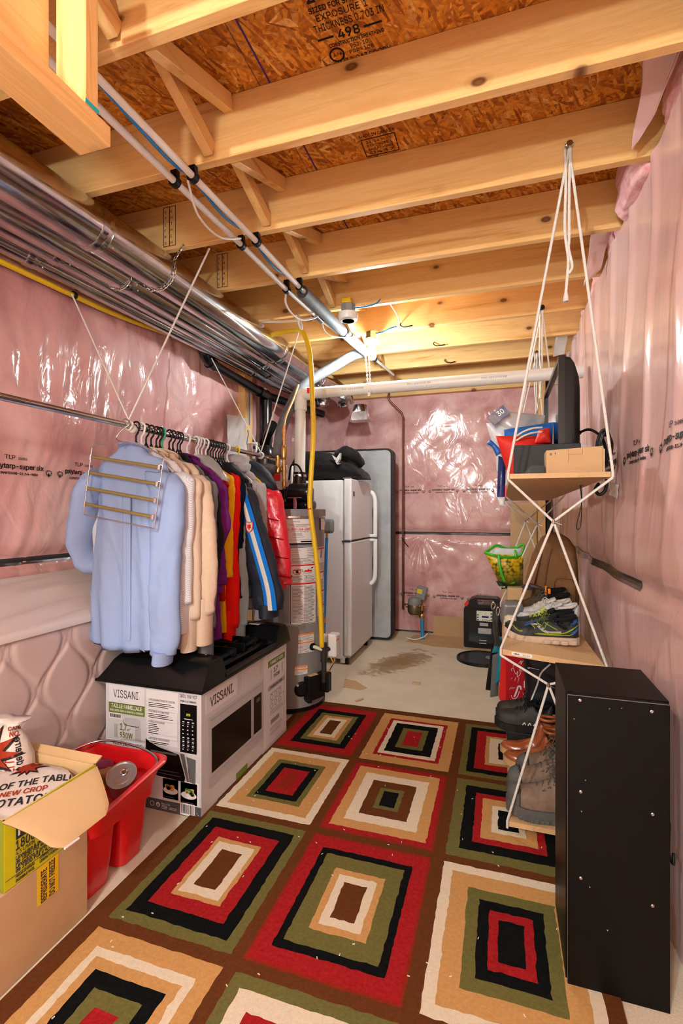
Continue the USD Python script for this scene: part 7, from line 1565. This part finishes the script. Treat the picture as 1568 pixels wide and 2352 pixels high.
t, _ = shoe('dark brown hiking shoe with an orange pull tab on the middle board', on_mid(0.215, 3.0), 3, 0.33, 0.115, SB, name='hiking_shoe', boot=0.02, sole=0.035, lugs=True, h=(0.065, 0.105, 0.105, 0.115), toe_up=0.012)
each(t, 'orange_tab', (bx(0.025, 0.033, -0.012, 0.012, 0.165, 0.215, 0.002), bx(0.04, 0.055, -0.008, 0.01, 0.17, 0.20, 0.002)), MATS['orange'], False, False)
each(t, 'lace_hook', ([mv(trimesh.creation.icosphere(1, 0.004), -0.01 + 0.016 * k, -0.032, 0.125 + 0.008 * k) for k in range(3)]), MATS['brass'], False, False)
t, _ = shoe('dark brown hiking shoe behind its twin, tongue edged in orange', on_mid(0.205, 3.12), 4, 0.33, 0.115, SB, name='hiking_shoe', boot=0.03, sole=0.04, lugs=True, h=(0.065, 0.11, 0.105, 0.115))
t.p('orange_edge', tube([(-0.04, -0.02, 0.205), (-0.01, -0.01, 0.20), (0.02, 0.0, 0.185)], 0.003, 6, 4), MATS['orange'], smooth=True)
t.p('raised_tongue', mv(rot(rbox(-0.035, 0.035, -0.03, 0.03, -0.008, 0.010), 'y', 15), -0.012, 0, 0.195), MATS['sh_brown'], smooth=True)
single('crumpled_wrap', lump(rbox(0.005, 0.12, 2.80, 2.90, bz(0.05, 2.85, 1) + 0.0, bz(0.05, 2.85, 1) + 0.13, 0.3, 24, 10), 0.016, 14, 8), mat('grey_plastic', (0.16, 0.165, 0.17), 0.25, coat=0.5, bump=0.5, bs=25), 'crumpled grey plastic wrap at the left end beside the sneakers', 'plastic wrap', smooth=True)
def on_low(x, y, dz=0.0):
    return (x, y, bz(x, y, 2) + 0.001 + dz)
HB = (MATS['boot_brown'], MATS['boot_rubber'], MATS['boot_rubber'], MATS['boot_lace'], MATS['boot_rubber'])
t, up = shoe('brown hiking boot with grey rubber toe, front of the lowest board', on_low(0.190, 2.275), 0, 0.32, 0.125, HB, name='hiking_boot', boot=0.045, sole=0.042, lugs=True, h=(0.072, 0.115, 0.125, 0.13), toe_up=0.012)
for k in range(4):
    t.p('lace_hook', tube([(-0.02 + 0.022 * k, -0.036, 0.125 + 0.016 * k), (-0.016 + 0.022 * k, -0.044, 0.135 + 0.016 * k), (-0.010 + 0.022 * k, -0.036, 0.128 + 0.016 * k)], 0.003, 6, 3), MATS['steel'], smooth=True)
t, up = shoe('brown hiking boot with grey rubber toe, second from the front', on_low(0.195, 2.435), 5, 0.32, 0.125, HB, name='hiking_boot', boot=0.045, sole=0.042, lugs=True, h=(0.075, 0.12, 0.125, 0.13), toe_up=0.012)
for k in range(4):
    t.p('lace_hook', tube([(-0.02 + 0.022 * k, -0.036, 0.130 + 0.016 * k), (-0.016 + 0.022 * k, -0.044, 0.14 + 0.016 * k), (-0.010 + 0.022 * k, -0.036, 0.133 + 0.016 * k)], 0.003, 6, 3), MATS['steel'], smooth=True)
shoe('worn greyish hiking boot behind the two brown ones', on_low(0.225, 2.57, 0.0), 8, 0.30, 0.12, (MATS['boot_brown'], MATS['boot_rubber'], MATS['sh_dark_lining'], MATS['boot_lace'], MATS['boot_rubber']), name='hiking_boot', boot=0.04, sole=0.04, lugs=True, h=(0.08, 0.125, 0.125, 0.13))
TL = (MATS['sh_tan_leather'], MATS['sh_sole_tan'], MATS['sh_tan_leather'], MATS['sh_tan_leather'], None)
shoe('polished reddish brown leather ankle shoe, the nearer one of its pair', on_low(0.165, 2.70), 4, 0.29, 0.095, TL, name='leather_shoe', boot=0.07, sole=0.022, h=(0.045, 0.075, 0.10, 0.10), laces=False)
shoe('polished reddish brown leather ankle shoe, the farther one of its pair', on_low(0.150, 2.81), 2, 0.29, 0.095, TL, name='leather_shoe', boot=0.09, sole=0.022, h=(0.045, 0.075, 0.10, 0.10), laces=False)
OB = (MATS['sh_olive'], MATS['sh_black'], MATS['sh_dark_lining'], MATS['sh_black'], None)
t, up = shoe('black trail shoe with white toe marks lying on the leather pair', on_low(0.125, 2.945, 0.085), 2, 0.30, 0.11, OB, name='trail_shoe', boot=0.02, sole=0.03, h=(0.07, 0.10, 0.10, 0.10))
each(t, 'white_mark', ([tube([(-0.01 + 0.028 * k, -0.052, 0.042), (0.0 + 0.028 * k, -0.050, 0.055), (0.006 + 0.028 * k, -0.050, 0.043)], 0.003, 6, 3) for k in range(3)]), MATS['white'], True, False)
shoe('black trail shoe stacked farther back against the red gift bag', on_low(0.13, 3.075, 0.085), 4, 0.30, 0.11, OB, name='trail_shoe', boot=0.02, sole=0.03, h=(0.07, 0.10, 0.10, 0.10))
single('shoe_box', bx(0.005 + 0.03, 0.34, 2.885, 3.16, 0.053, 0.136, 0.003), MATS['sh_black'], 'low black shoe box under the trail shoes', 'shoe box')

# brown backpack and corn-print bag at the back of the middle board
mat('pack_canvas', (0.19, 0.085, 0.028), 0.8, col2=(0.23, 0.105, 0.036), vs=18, bump=0.35, bs=260); mat('pack_leather', (0.13, 0.045, 0.015), 0.5)
zb = bz(0.25, 3.35, 1)
bp_ = thing('backpack', 'brown canvas backpack with leather straps behind the hiking shoes', 'backpack', (0.28, 3.35, zb))
prof = np.array([(0.165, 0.0), (0.160, 0.10), (0.170, 0.22), (0.185, 0.32), (0.205, 0.39), (0.235, 0.445), (0.28, 0.475), (0.325, 0.470), (0.365, 0.44), (0.392, 0.39), (0.405, 0.30), (0.410, 0.15), (0.408, 0.0)])
bp_.w('body', lump(loft([np.column_stack([0.29 + (prof[:, 0] - 0.265) * k * 1.18, np.full(len(prof), y), zb + 0.004 + prof[:, 1] * 1.08 * kk]) for y, k, kk in ((3.27, 0.80, 0.90), (3.285, 0.92, 0.97), (3.32, 1.0, 1.0), (3.42, 1.02, 1.01), (3.48, 0.97, 0.98), (3.50, 0.8, 0.9))]), 0.008, 9, 4), MATS['pack_canvas'], smooth=True)
bp_.w('front_pocket', lump(rbox(0.315, 0.435, 3.225, 3.30, zb + 0.02, zb + 0.24, 0.3, 24, 10), 0.006, 12, 5), MATS['pack_canvas'], smooth=True)
for x in (0.232, 0.290):
    bp_.w('zip_piping', tube([(x - 0.035, 3.268, zb + 0.02), (x - 0.028, 3.262, zb + 0.2), (x - 0.010, 3.262, zb + 0.34), (x + 0.012, 3.268, zb + 0.42)], 0.0045, 7, 5), MATS['pack_leather'], smooth=True)
bp_.w('shoulder_strap', lump(grid(np.stack([np.stack([spline([(0.19 + dx, 3.255, zb + 0.40), (0.150 + dx, 3.20, zb + 0.26), (0.115 + dx, 3.16, zb + 0.12), (0.105 + dx, 3.14, zb + 0.02)], 6)], 0)[0] for dx in (0, 0.028, 0.056)], 1), 0.010), 0.002, 30), MATS['pack_canvas'], smooth=True)
lb_ = bp_.w('strap_label', rot(bx(0.122, 0.178, 3.148, 3.151, zb + 0.185, zb + 0.208, 0.0008), 'y', 10, (0.15, 3.15, zb + 0.19)), mat('label_navy', (0.010, 0.016, 0.04), 0.6))
lb_.w('emblem', cat(tube([(0.143, 3.146, zb + 0.198), (0.150, 3.146, zb + 0.205), (0.157, 3.146, zb + 0.197), (0.150, 3.146, zb + 0.188), (0.143, 3.146, zb + 0.190)], 0.0012, 5, 3), tube([(0.150, 3.146, zb + 0.205), (0.150, 3.146, zb + 0.182)], 0.0012, 5)), MATS['white'])
bp_.w('leather_strap', cat(tube([(0.085, 3.10, zb + 0.12), (0.072, 3.10, zb + 0.08), (0.085, 3.10, zb + 0.03), (0.12, 3.11, zb + 0.04), (0.15, 3.12, zb + 0.07)], 0.012, 8, 5, flat=0.3), beam((0.10, 3.11, zb + 0.035), (0.165, 3.13, zb + 0.10), 0.022, 0.004)), MATS['pack_leather'], smooth=True)
bp_.w('strap_buckle', beam((0.118, 3.105, zb + 0.05), (0.128, 3.108, zb + 0.06), 0.028, 0.008), MATS['brass'])
# corn bag: its print is procedural cobs and kernels
n = {'t': ('texture_coordinate', {}), 'm': ('mapping', {'scale': (46, 1, 46)}), 'v': ('voronoi_texture', {'scale': 1.0, 'randomness': 0.7, 'feature': 'f1'}), 'r': ('rgb_ramp', {'ramp': [(0.0, (0.95, 0.72, 0.04)), (0.45, (0.90, 0.58, 0.015)), (0.62, (0.60, 0.38, 0.01)), (0.78, (0.06, 0.07, 0.005))]}),
     'n': ('noise_texture', {'scale': 9.0, 'detail': 3.0}), 'nr': ('rgb_ramp', {'ramp': [(0.52, (1, 1, 1)), (0.68, (0.55, 0.75, 0.25))]}), 'x': ('mix', {'mix_type': 'multiply', 'fac': 1.0}),
     's': ('separate_xyz', {}), 'e': ('rgb_ramp', {'ramp': [(0.0, (0, 0, 0)), (0.06, (0, 0, 0)), (0.24, (1, 1, 1))]}), 'y': ('mix', {'color1': (0.02, 0.055, 0.006)}), 'p': ('principled_bsdf', {'roughness': 0.35, 'coat_weight': 0.3})}
l = [('t.object', 'm.vector'), ('m.vector', 'v.vector'), ('v.distance', 'r.fac'), ('t.object', 'n.vector'), ('n.fac', 'nr.fac'), ('r.color', 'x.color1'), ('nr.color', 'x.color2'), ('t.object', 's.vector'), ('s.z', 'e.fac'), ('e.color', 'y.fac'), ('x.color', 'y.color2'), ('y.color', 'p.base_color')]
material('corn_print', n, l)
mat('corn_green', (0.05, 0.48, 0.015), 0.35, coat=0.3); mat('corn_dark', (0.008, 0.03, 0.012), 0.4)
cb = thing('corn_bag', 'shopping bag printed with yellow corn kernels and green handles, beside the backpack', 'bag', (0.0, 3.62, 0.80))
front = [(0.010, 3.58, 0.825), (0.150, 3.64, 0.845), (0.150, 3.60, 1.055), (-0.102, 3.54, 1.075)]
cb.w('printed_body', sheet_bag(front, 0.055, 21, 0.010), MATS['corn_print'], smooth=True)
cb.w('dark_corner', sheet_bag([(-0.005, 3.575, 0.835), (0.06, 3.60, 0.832), (0.03, 3.555, 0.868), (-0.03, 3.545, 0.885)], 0.03, 22, 0.004), MATS['corn_dark'], smooth=True)
cb.w('printed_lettering', plate((-0.012, 3.505, 0.845), (0.96, 0.28, 0), (0, 0, 1), txt('SWEET CORN', 0.010, 0.045, True)), MATS['white'])
rim = spline([(-0.103, 3.535, 1.078), (-0.06, 3.50, 1.068), (0.0, 3.515, 1.055), (0.07, 3.545, 1.05), (0.135, 3.60, 1.06), (0.155, 3.68, 1.13), (0.10, 3.70, 1.105), (0.04, 3.66, 1.10), (-0.02, 3.62, 1.125), (-0.06, 3.58, 1.105), (-0.103, 3.535, 1.078)], 5)
cb.w('green_rim', tube(rim, 0.0055, 8, flat=1.8), MATS['corn_green'], smooth=True)
cb.w('silver_lining', sheet_bag([(-0.085, 3.56, 1.055), (0.13, 3.64, 1.05), (0.14, 3.68, 1.10), (-0.05, 3.60, 1.105)], 0.015, 23, 0.008), MATS['plastic_white'], smooth=True)
for P_ in ([(-0.012, 3.507, 1.07), (-0.008, 3.497, 1.02), (0.002, 3.497, 0.96), (0.022, 3.505, 0.90), (0.03, 3.515, 0.885)], [(0.095, 3.56, 1.10), (0.10, 3.55, 1.06), (0.105, 3.56, 1.04)], [(0.095, 3.575, 0.90), (0.085, 3.56, 0.875), (0.07, 3.55, 0.87)]):
    cb.w('handle_strap', grid(np.stack([spline(P_, 6) + (dx, 0.0 if abs(dx) > .005 else -0.002, 0) for dx in (-0.009, 0, 0.009)], 1), 0.003), MATS['corn_green'], smooth=True)
single('cardboard_box', bx(0.045, 0.16, 3.46, 3.58, bz(0.1, 3.5, 1) + 0.001, bz(0.1, 3.5, 1) + 0.13, 0.003), MATS['cardboard_in'], 'plain cardboard box between the corn bag and the backpack', 'carton')

# bags and clothes hanging below the middle board
mat('gift_red', (0.50, 0.010, 0.022), 0.4); mat('gift_bright', (0.78, 0.016, 0.014), 0.4)
gb = thing('gift_bag', 'red gift bag with white doodles, standing behind the black trail shoes', 'bag', (0.08, 3.28, 0.2))
GZ0, GZ1 = 0.12, 0.56
GA, GB_ = np.array((0.035, 3.22, 0)), np.array((0.235, 3.27, 0))
gb.w('front_panel', prism(sbox(0, GZ0, 0.206, GZ1), 0.003, 'xz', 0).apply_transform(np.array([[0.97, 0.0, 0, 0.035], [0.243, 1, 0, 3.22], [0, 0, 1, 0], [0, 0, 0, 1]])), MATS['gift_red'])
gb.w('side_panel', grid(np.array([[(0.035, 3.22, GZ0), (0.035, 3.22, GZ1)], [(-0.008, 3.27, GZ0 + 0.07), (0.014, 3.24, GZ1)], [(0.0, 3.34, GZ0 + 0.02), (0.028, 3.34, GZ1)]]), 0.003), MATS['gift_bright'])
gb.w('back_panel', bx(0.01, 0.235, 3.34, 3.343, GZ0, GZ1), MATS['gift_bright'])
def gp(m2, off=0.001):
    return plate((0.035 + 0.24 * off, 3.22 - off, GZ0), (0.97, 0.243, 0), (0, 0, 1), m2)
ln = lambda pts, w=0.003: prism(LineString(spline([(x, y, 0) for x, y in pts], 5)[:, :2]).buffer(w / 2), 0.0005)
gb.w('white_base', gp(prism([(0, 0), (0.206, 0.0), (0.206, 0.012), (0.13, 0.018), (0.11, 0.034), (0.09, 0.034), (0.085, 0.022), (0.06, 0.030), (0.0, 0.042)], 0.0005)), MATS['white'])
gb.w('printed_lettering', gp(cat(txt('Ma', 0.038, 0.075, True, at=(0.13, 0.205)), txt('Nanaimo', 0.040, 0.20, True, at=(0.106, 0.150))), 0.0016), MATS['white'])
doodle = [ln([(0.03, 0.10), (0.035, 0.085), (0.05, 0.08), (0.065, 0.09), (0.08, 0.125)], 0.004), ln([(0.05, 0.095), (0.06, 0.12), (0.072, 0.155), (0.085, 0.155), (0.088, 0.14)], 0.010), *[ln([(0.115 + 0.016 * math.cos(a) * k, 0.085 + 0.016 * math.sin(a) * k) for a in np.linspace(0, 2 * PI, 12)], 0.0022) for k in (1.0, 0.6, 0.25)],
          ln([(0.02, 0.05), (0.035, 0.06), (0.03, 0.072), (0.018, 0.066)], 0.003), ln([(0.07, 0.052), (0.085, 0.06), (0.1, 0.052), (0.118, 0.058)], 0.003), *[ln([(0.12 + 0.012 * k, 0.03), (0.126 + 0.012 * k, 0.042), (0.118 + 0.012 * k, 0.046), (0.12 + 0.012 * k, 0.03)], 0.0025) for k in (0, 1)],
          ln([(0.035, 0.25), (0.03, 0.262), (0.042, 0.27), (0.048, 0.255), (0.055, 0.235)], 0.003), ln([(0.06, 0.23), (0.07, 0.25), (0.066, 0.215), (0.085, 0.235), (0.08, 0.26), (0.095, 0.25)], 0.003), ln([(0.075, 0.30), (0.09, 0.315), (0.088, 0.295), (0.105, 0.32), (0.112, 0.30)], 0.003), ln([(0.10, 0.265), (0.11, 0.275), (0.105, 0.255)], 0.003), ln([(0.04, 0.28), (0.06, 0.30)], 0.003), *[ln([(0.02 + 0.012 * k, 0.135 + 0.004 * k), (0.028 + 0.012 * k, 0.15)], 0.0025) for k in range(3)], *[ln([(0.10 + 0.012 * k, 0.115), (0.104 + 0.012 * k, 0.105)], 0.0025) for k in range(6)], *[ln([(0.03 + 0.02 * k, 0.20 - 0.01 * k), (0.036 + 0.02 * k, 0.21)], 0.0025) for k in range(3)]]
gb.w('white_doodles', gp(cat(doodle), 0.0014), MATS['white'])
mat('navy_nylon', (0.005, 0.005, 0.011), 0.5, bump=0.3, bs=60)
nb = thing('navy_bag', 'very dark navy nylon bag with a white zip tape hanging below the middle board', 'bag', (0.25, 3.0, 0.2))
nb.w('body', lump(rbox(0.135, 0.385, 3.02, 3.20, 0.20, 0.655, 0.25, 30, 14), 0.012, 9, 6), MATS['navy_nylon'], smooth=True)
nb.w('white_piping', cat(tube([(0.27, 3.005, 0.50), (0.22, 3.01, 0.44), (0.20, 3.01, 0.37), (0.175, 3.01, 0.30), (0.165, 3.01, 0.265)], 0.005, 8, 4), tube([(0.16, 3.005, 0.468), (0.21, 3.0, 0.462)], 0.002, 6)), MATS['white'], smooth=True)
nb.w('zip_pull', mv(lathe([(0.004, 0), (0.008, 0.0), (0.008, 0.004), (0.004, 0.004)], 12), 0.155, 3.0, 0.466), MATS['white'])
mat('teal_cloth', (0.012, 0.22, 0.30), 0.7); mat('grey_cloth_dark', (0.13, 0.13, 0.135), 0.8)
hg = thing('hanging_clothes', 'teal, grey and black garment hanging off the left edge of the middle board', 'garment', (0.0, 3.3, 0.2))
hg.w('teal_panel', lump(sheet_bag([(-0.035, 3.34, 0.24), (0.03, 3.36, 0.27), (0.045, 3.36, 0.46), (-0.01, 3.33, 0.47)], 0.025, 31, 0.01), 0.003, 25), MATS['teal_cloth'], smooth=True)
hg.w('grey_panel', sheet_bag([(-0.065, 3.40, 0.13), (-0.015, 3.42, 0.14), (0.0, 3.42, 0.43), (-0.05, 3.40, 0.41)], 0.022, 32, 0.012), MATS['grey_cloth_dark'], smooth=True)
hg.w('black_panel', sheet_bag([(-0.095, 3.45, 0.16), (-0.065, 3.46, 0.155), (-0.035, 3.46, 0.44), (-0.06, 3.45, 0.44)], 0.016, 33, 0.006), MATS['jacket_black'], smooth=True)
hg.w('teal_top', sheet_bag([(-0.055, 3.42, 0.42), (0.02, 3.42, 0.43), (0.035, 3.42, 0.54), (-0.02, 3.42, 0.53)], 0.022, 34, 0.01), MATS['teal_cloth'], smooth=True)
sb_ = thing('strap_bundle', 'bundle of grey-green straps with metal buckles at the left of the middle board', 'straps', (-0.02, 3.3, 0.6))
for k in range(6):
    r_ = np.random.default_rng(50 + k)
    P_ = [(-0.03 + 0.02 * r_.uniform(-1, 1), 3.30 + 0.03 * k / 6, 0.78 - 0.015 * k), (-0.035 + 0.03 * r_.uniform(-1, 1), 3.28, 0.70), (-0.02 + 0.025 * r_.uniform(-1, 1), 3.28, 0.60), (-0.015 + 0.02 * r_.uniform(-1, 1), 3.30, 0.50)]
    sb_.w('strap', tube(P_, 0.007, 8, 5, flat=0.35), mat('strap_olive', (0.045, 0.043, 0.034), 0.7), smooth=True)
each(sb_, 'buckle', (tube([(-0.045, 3.26, 0.79), (-0.03, 3.26, 0.77), (-0.045, 3.26, 0.74), (-0.055, 3.26, 0.76), (-0.045, 3.26, 0.79)], 0.005, 6, 4), tube([(-0.015, 3.26, 0.76), (-0.005, 3.26, 0.74), (-0.015, 3.26, 0.70), (-0.025, 3.26, 0.73), (-0.015, 3.26, 0.76)], 0.005, 6, 4)), MATS['steel'], smooth=True)

# black cabinet
mat('melamine_black', (0.005, 0.0048, 0.0048), 0.42, bump=0.05, bs=300, spec=0.12)
ck = thing('black_cabinet', 'tall narrow black cabinet with screw heads, lower right foreground', 'cabinet', (0.31, 1.69, 0))
ck.w('front_panel', bx(0.183, 0.437, 1.535, 1.553, 0.001, 0.838, 0.0015), MATS['melamine_black'])
ck.w('side_panel', bx(0.180, 0.197, 1.5535, 1.835, 0.001, 0.837, 0.001), MATS['melamine_black'])
ck.w('side_panel', bx(0.423, 0.440, 1.5535, 1.835, 0.001, 0.837, 0.001), MATS['melamine_black'])
ck.w('top_panel', bx(0.180, 0.440, 1.5535, 1.84, 0.8375, 0.8405, 0.001), MATS['melamine_black'])
ck.w('bottom_panel', bx(0.20, 0.42, 1.56, 1.83, 0.002, 0.02), MATS['melamine_black'])
each(ck, 'edge_chip', (bx(0.1825, 0.4375, 1.5340, 1.5352, 0.8365, 0.8385), bx(0.1825, 0.1835, 1.5340, 1.5352, 0.02, 0.838)), mat('chip_grey', (0.12, 0.11, 0.10), 0.6))
scr = lambda x, z, r=0.0045: lathe([(0, -0.0015), (r * 0.5, -0.0022), (r, -0.001), (r, 0.001), (0, 0.001)], 12, (x, 1.5345, z), 'y')
for x, z in ((0.215, 0.825), (0.393, 0.815), (0.217, 0.565), (0.395, 0.535), (0.217, 0.32), (0.395, 0.285)):
    ck.w('screw_head', scr(x, z), MATS['galv'], smooth=40)
for x, z in ((0.20, 0.77), (0.229, 0.60), (0.219, 0.51), (0.29, 0.81), (0.24, 0.30), (0.285, 0.19), (0.32, 0.815)):
    ck.w('nail_mark', scr(x, z, 0.0022), MATS['galv'])

# loose film and bare wool where the right wall meets the joists
def flap(P, seed, amp=0.012):
    P = np.array(P, float); n_ = 14
    u, v = np.meshgrid(np.linspace(0, 1, n_), np.linspace(0, 1, n_), indexing='ij')
    M = P[0] * ((1 - u) * (1 - v))[..., None] + P[1] * (u * (1 - v))[..., None] + P[2] * (u * v)[..., None] + P[3] * ((1 - u) * v)[..., None]
    M[..., 1] -= 0.05 * np.sin(PI * v) * (1 - u) * 0.5
    return lump(lump(grid(M, 0.001), amp * 2.2, 3.2, seed), amp * 0.5, 9, seed)
single('film_flap', flap([(0.462, 2.06, 2.70), (0.515, 1.98, 2.74), (0.60, 1.70, 2.94), (0.43, 1.76, 2.94)], 2, 0.02), MATS['film_pink'], 'loose milky film flap curling over the joists at the upper right', 'plastic film', smooth=True)
single('film_flap', flap([(0.44, 3.02, 2.62), (0.52, 2.96, 2.68), (0.54, 2.72, 2.90), (0.46, 2.86, 2.86)], 3), MATS['film_pink'], 'small loose film flap at the fourth joist on the right wall', 'plastic film', smooth=True)
single('film_flap', flap([(0.42, 4.45, 2.66), (0.50, 4.40, 2.66), (0.52, 4.28, 2.80), (0.44, 4.32, 2.82)], 4), MATS['film'], 'torn bit of film high in the far right corner', 'plastic film', smooth=True)
for k, yk in enumerate(JY):
    if 1.5 < yk < 4.4:
        xb = 0.50 if abs(yk - 2.132) < 0.1 else 0.56
        m_ = lump(lump(rbox(xb, 0.68, yk + 0.05, yk + 0.44, 2.69, 2.94, 0.2, 60, 26), 0.03, 11, int(k)), 0.012, 34, int(k))
        wr.p('insulation_batt', m_, MATS['wool'], smooth=True)
single('wall_tag', crumple((0.478, 2.53, 1.50), (0.012, -0.11, -0.02), (0, 0.0, -0.06), 8, 8, 0.006, (3, 3), 3), MATS['paper'], 'small white scrap stuck on the right wall below the shelf corner', 'scrap')
single('wall_wire', tube([(0.47, 1.66, 0.45), (0.462, 1.635, 0.42), (0.455, 1.61, 0.39), (0.46, 1.59, 0.375), (0.463, 1.60, 0.40)], 0.004, 6, 4), MATS['black'], 'short black wire end sticking out beside the black cabinet', 'wire', smooth=True)
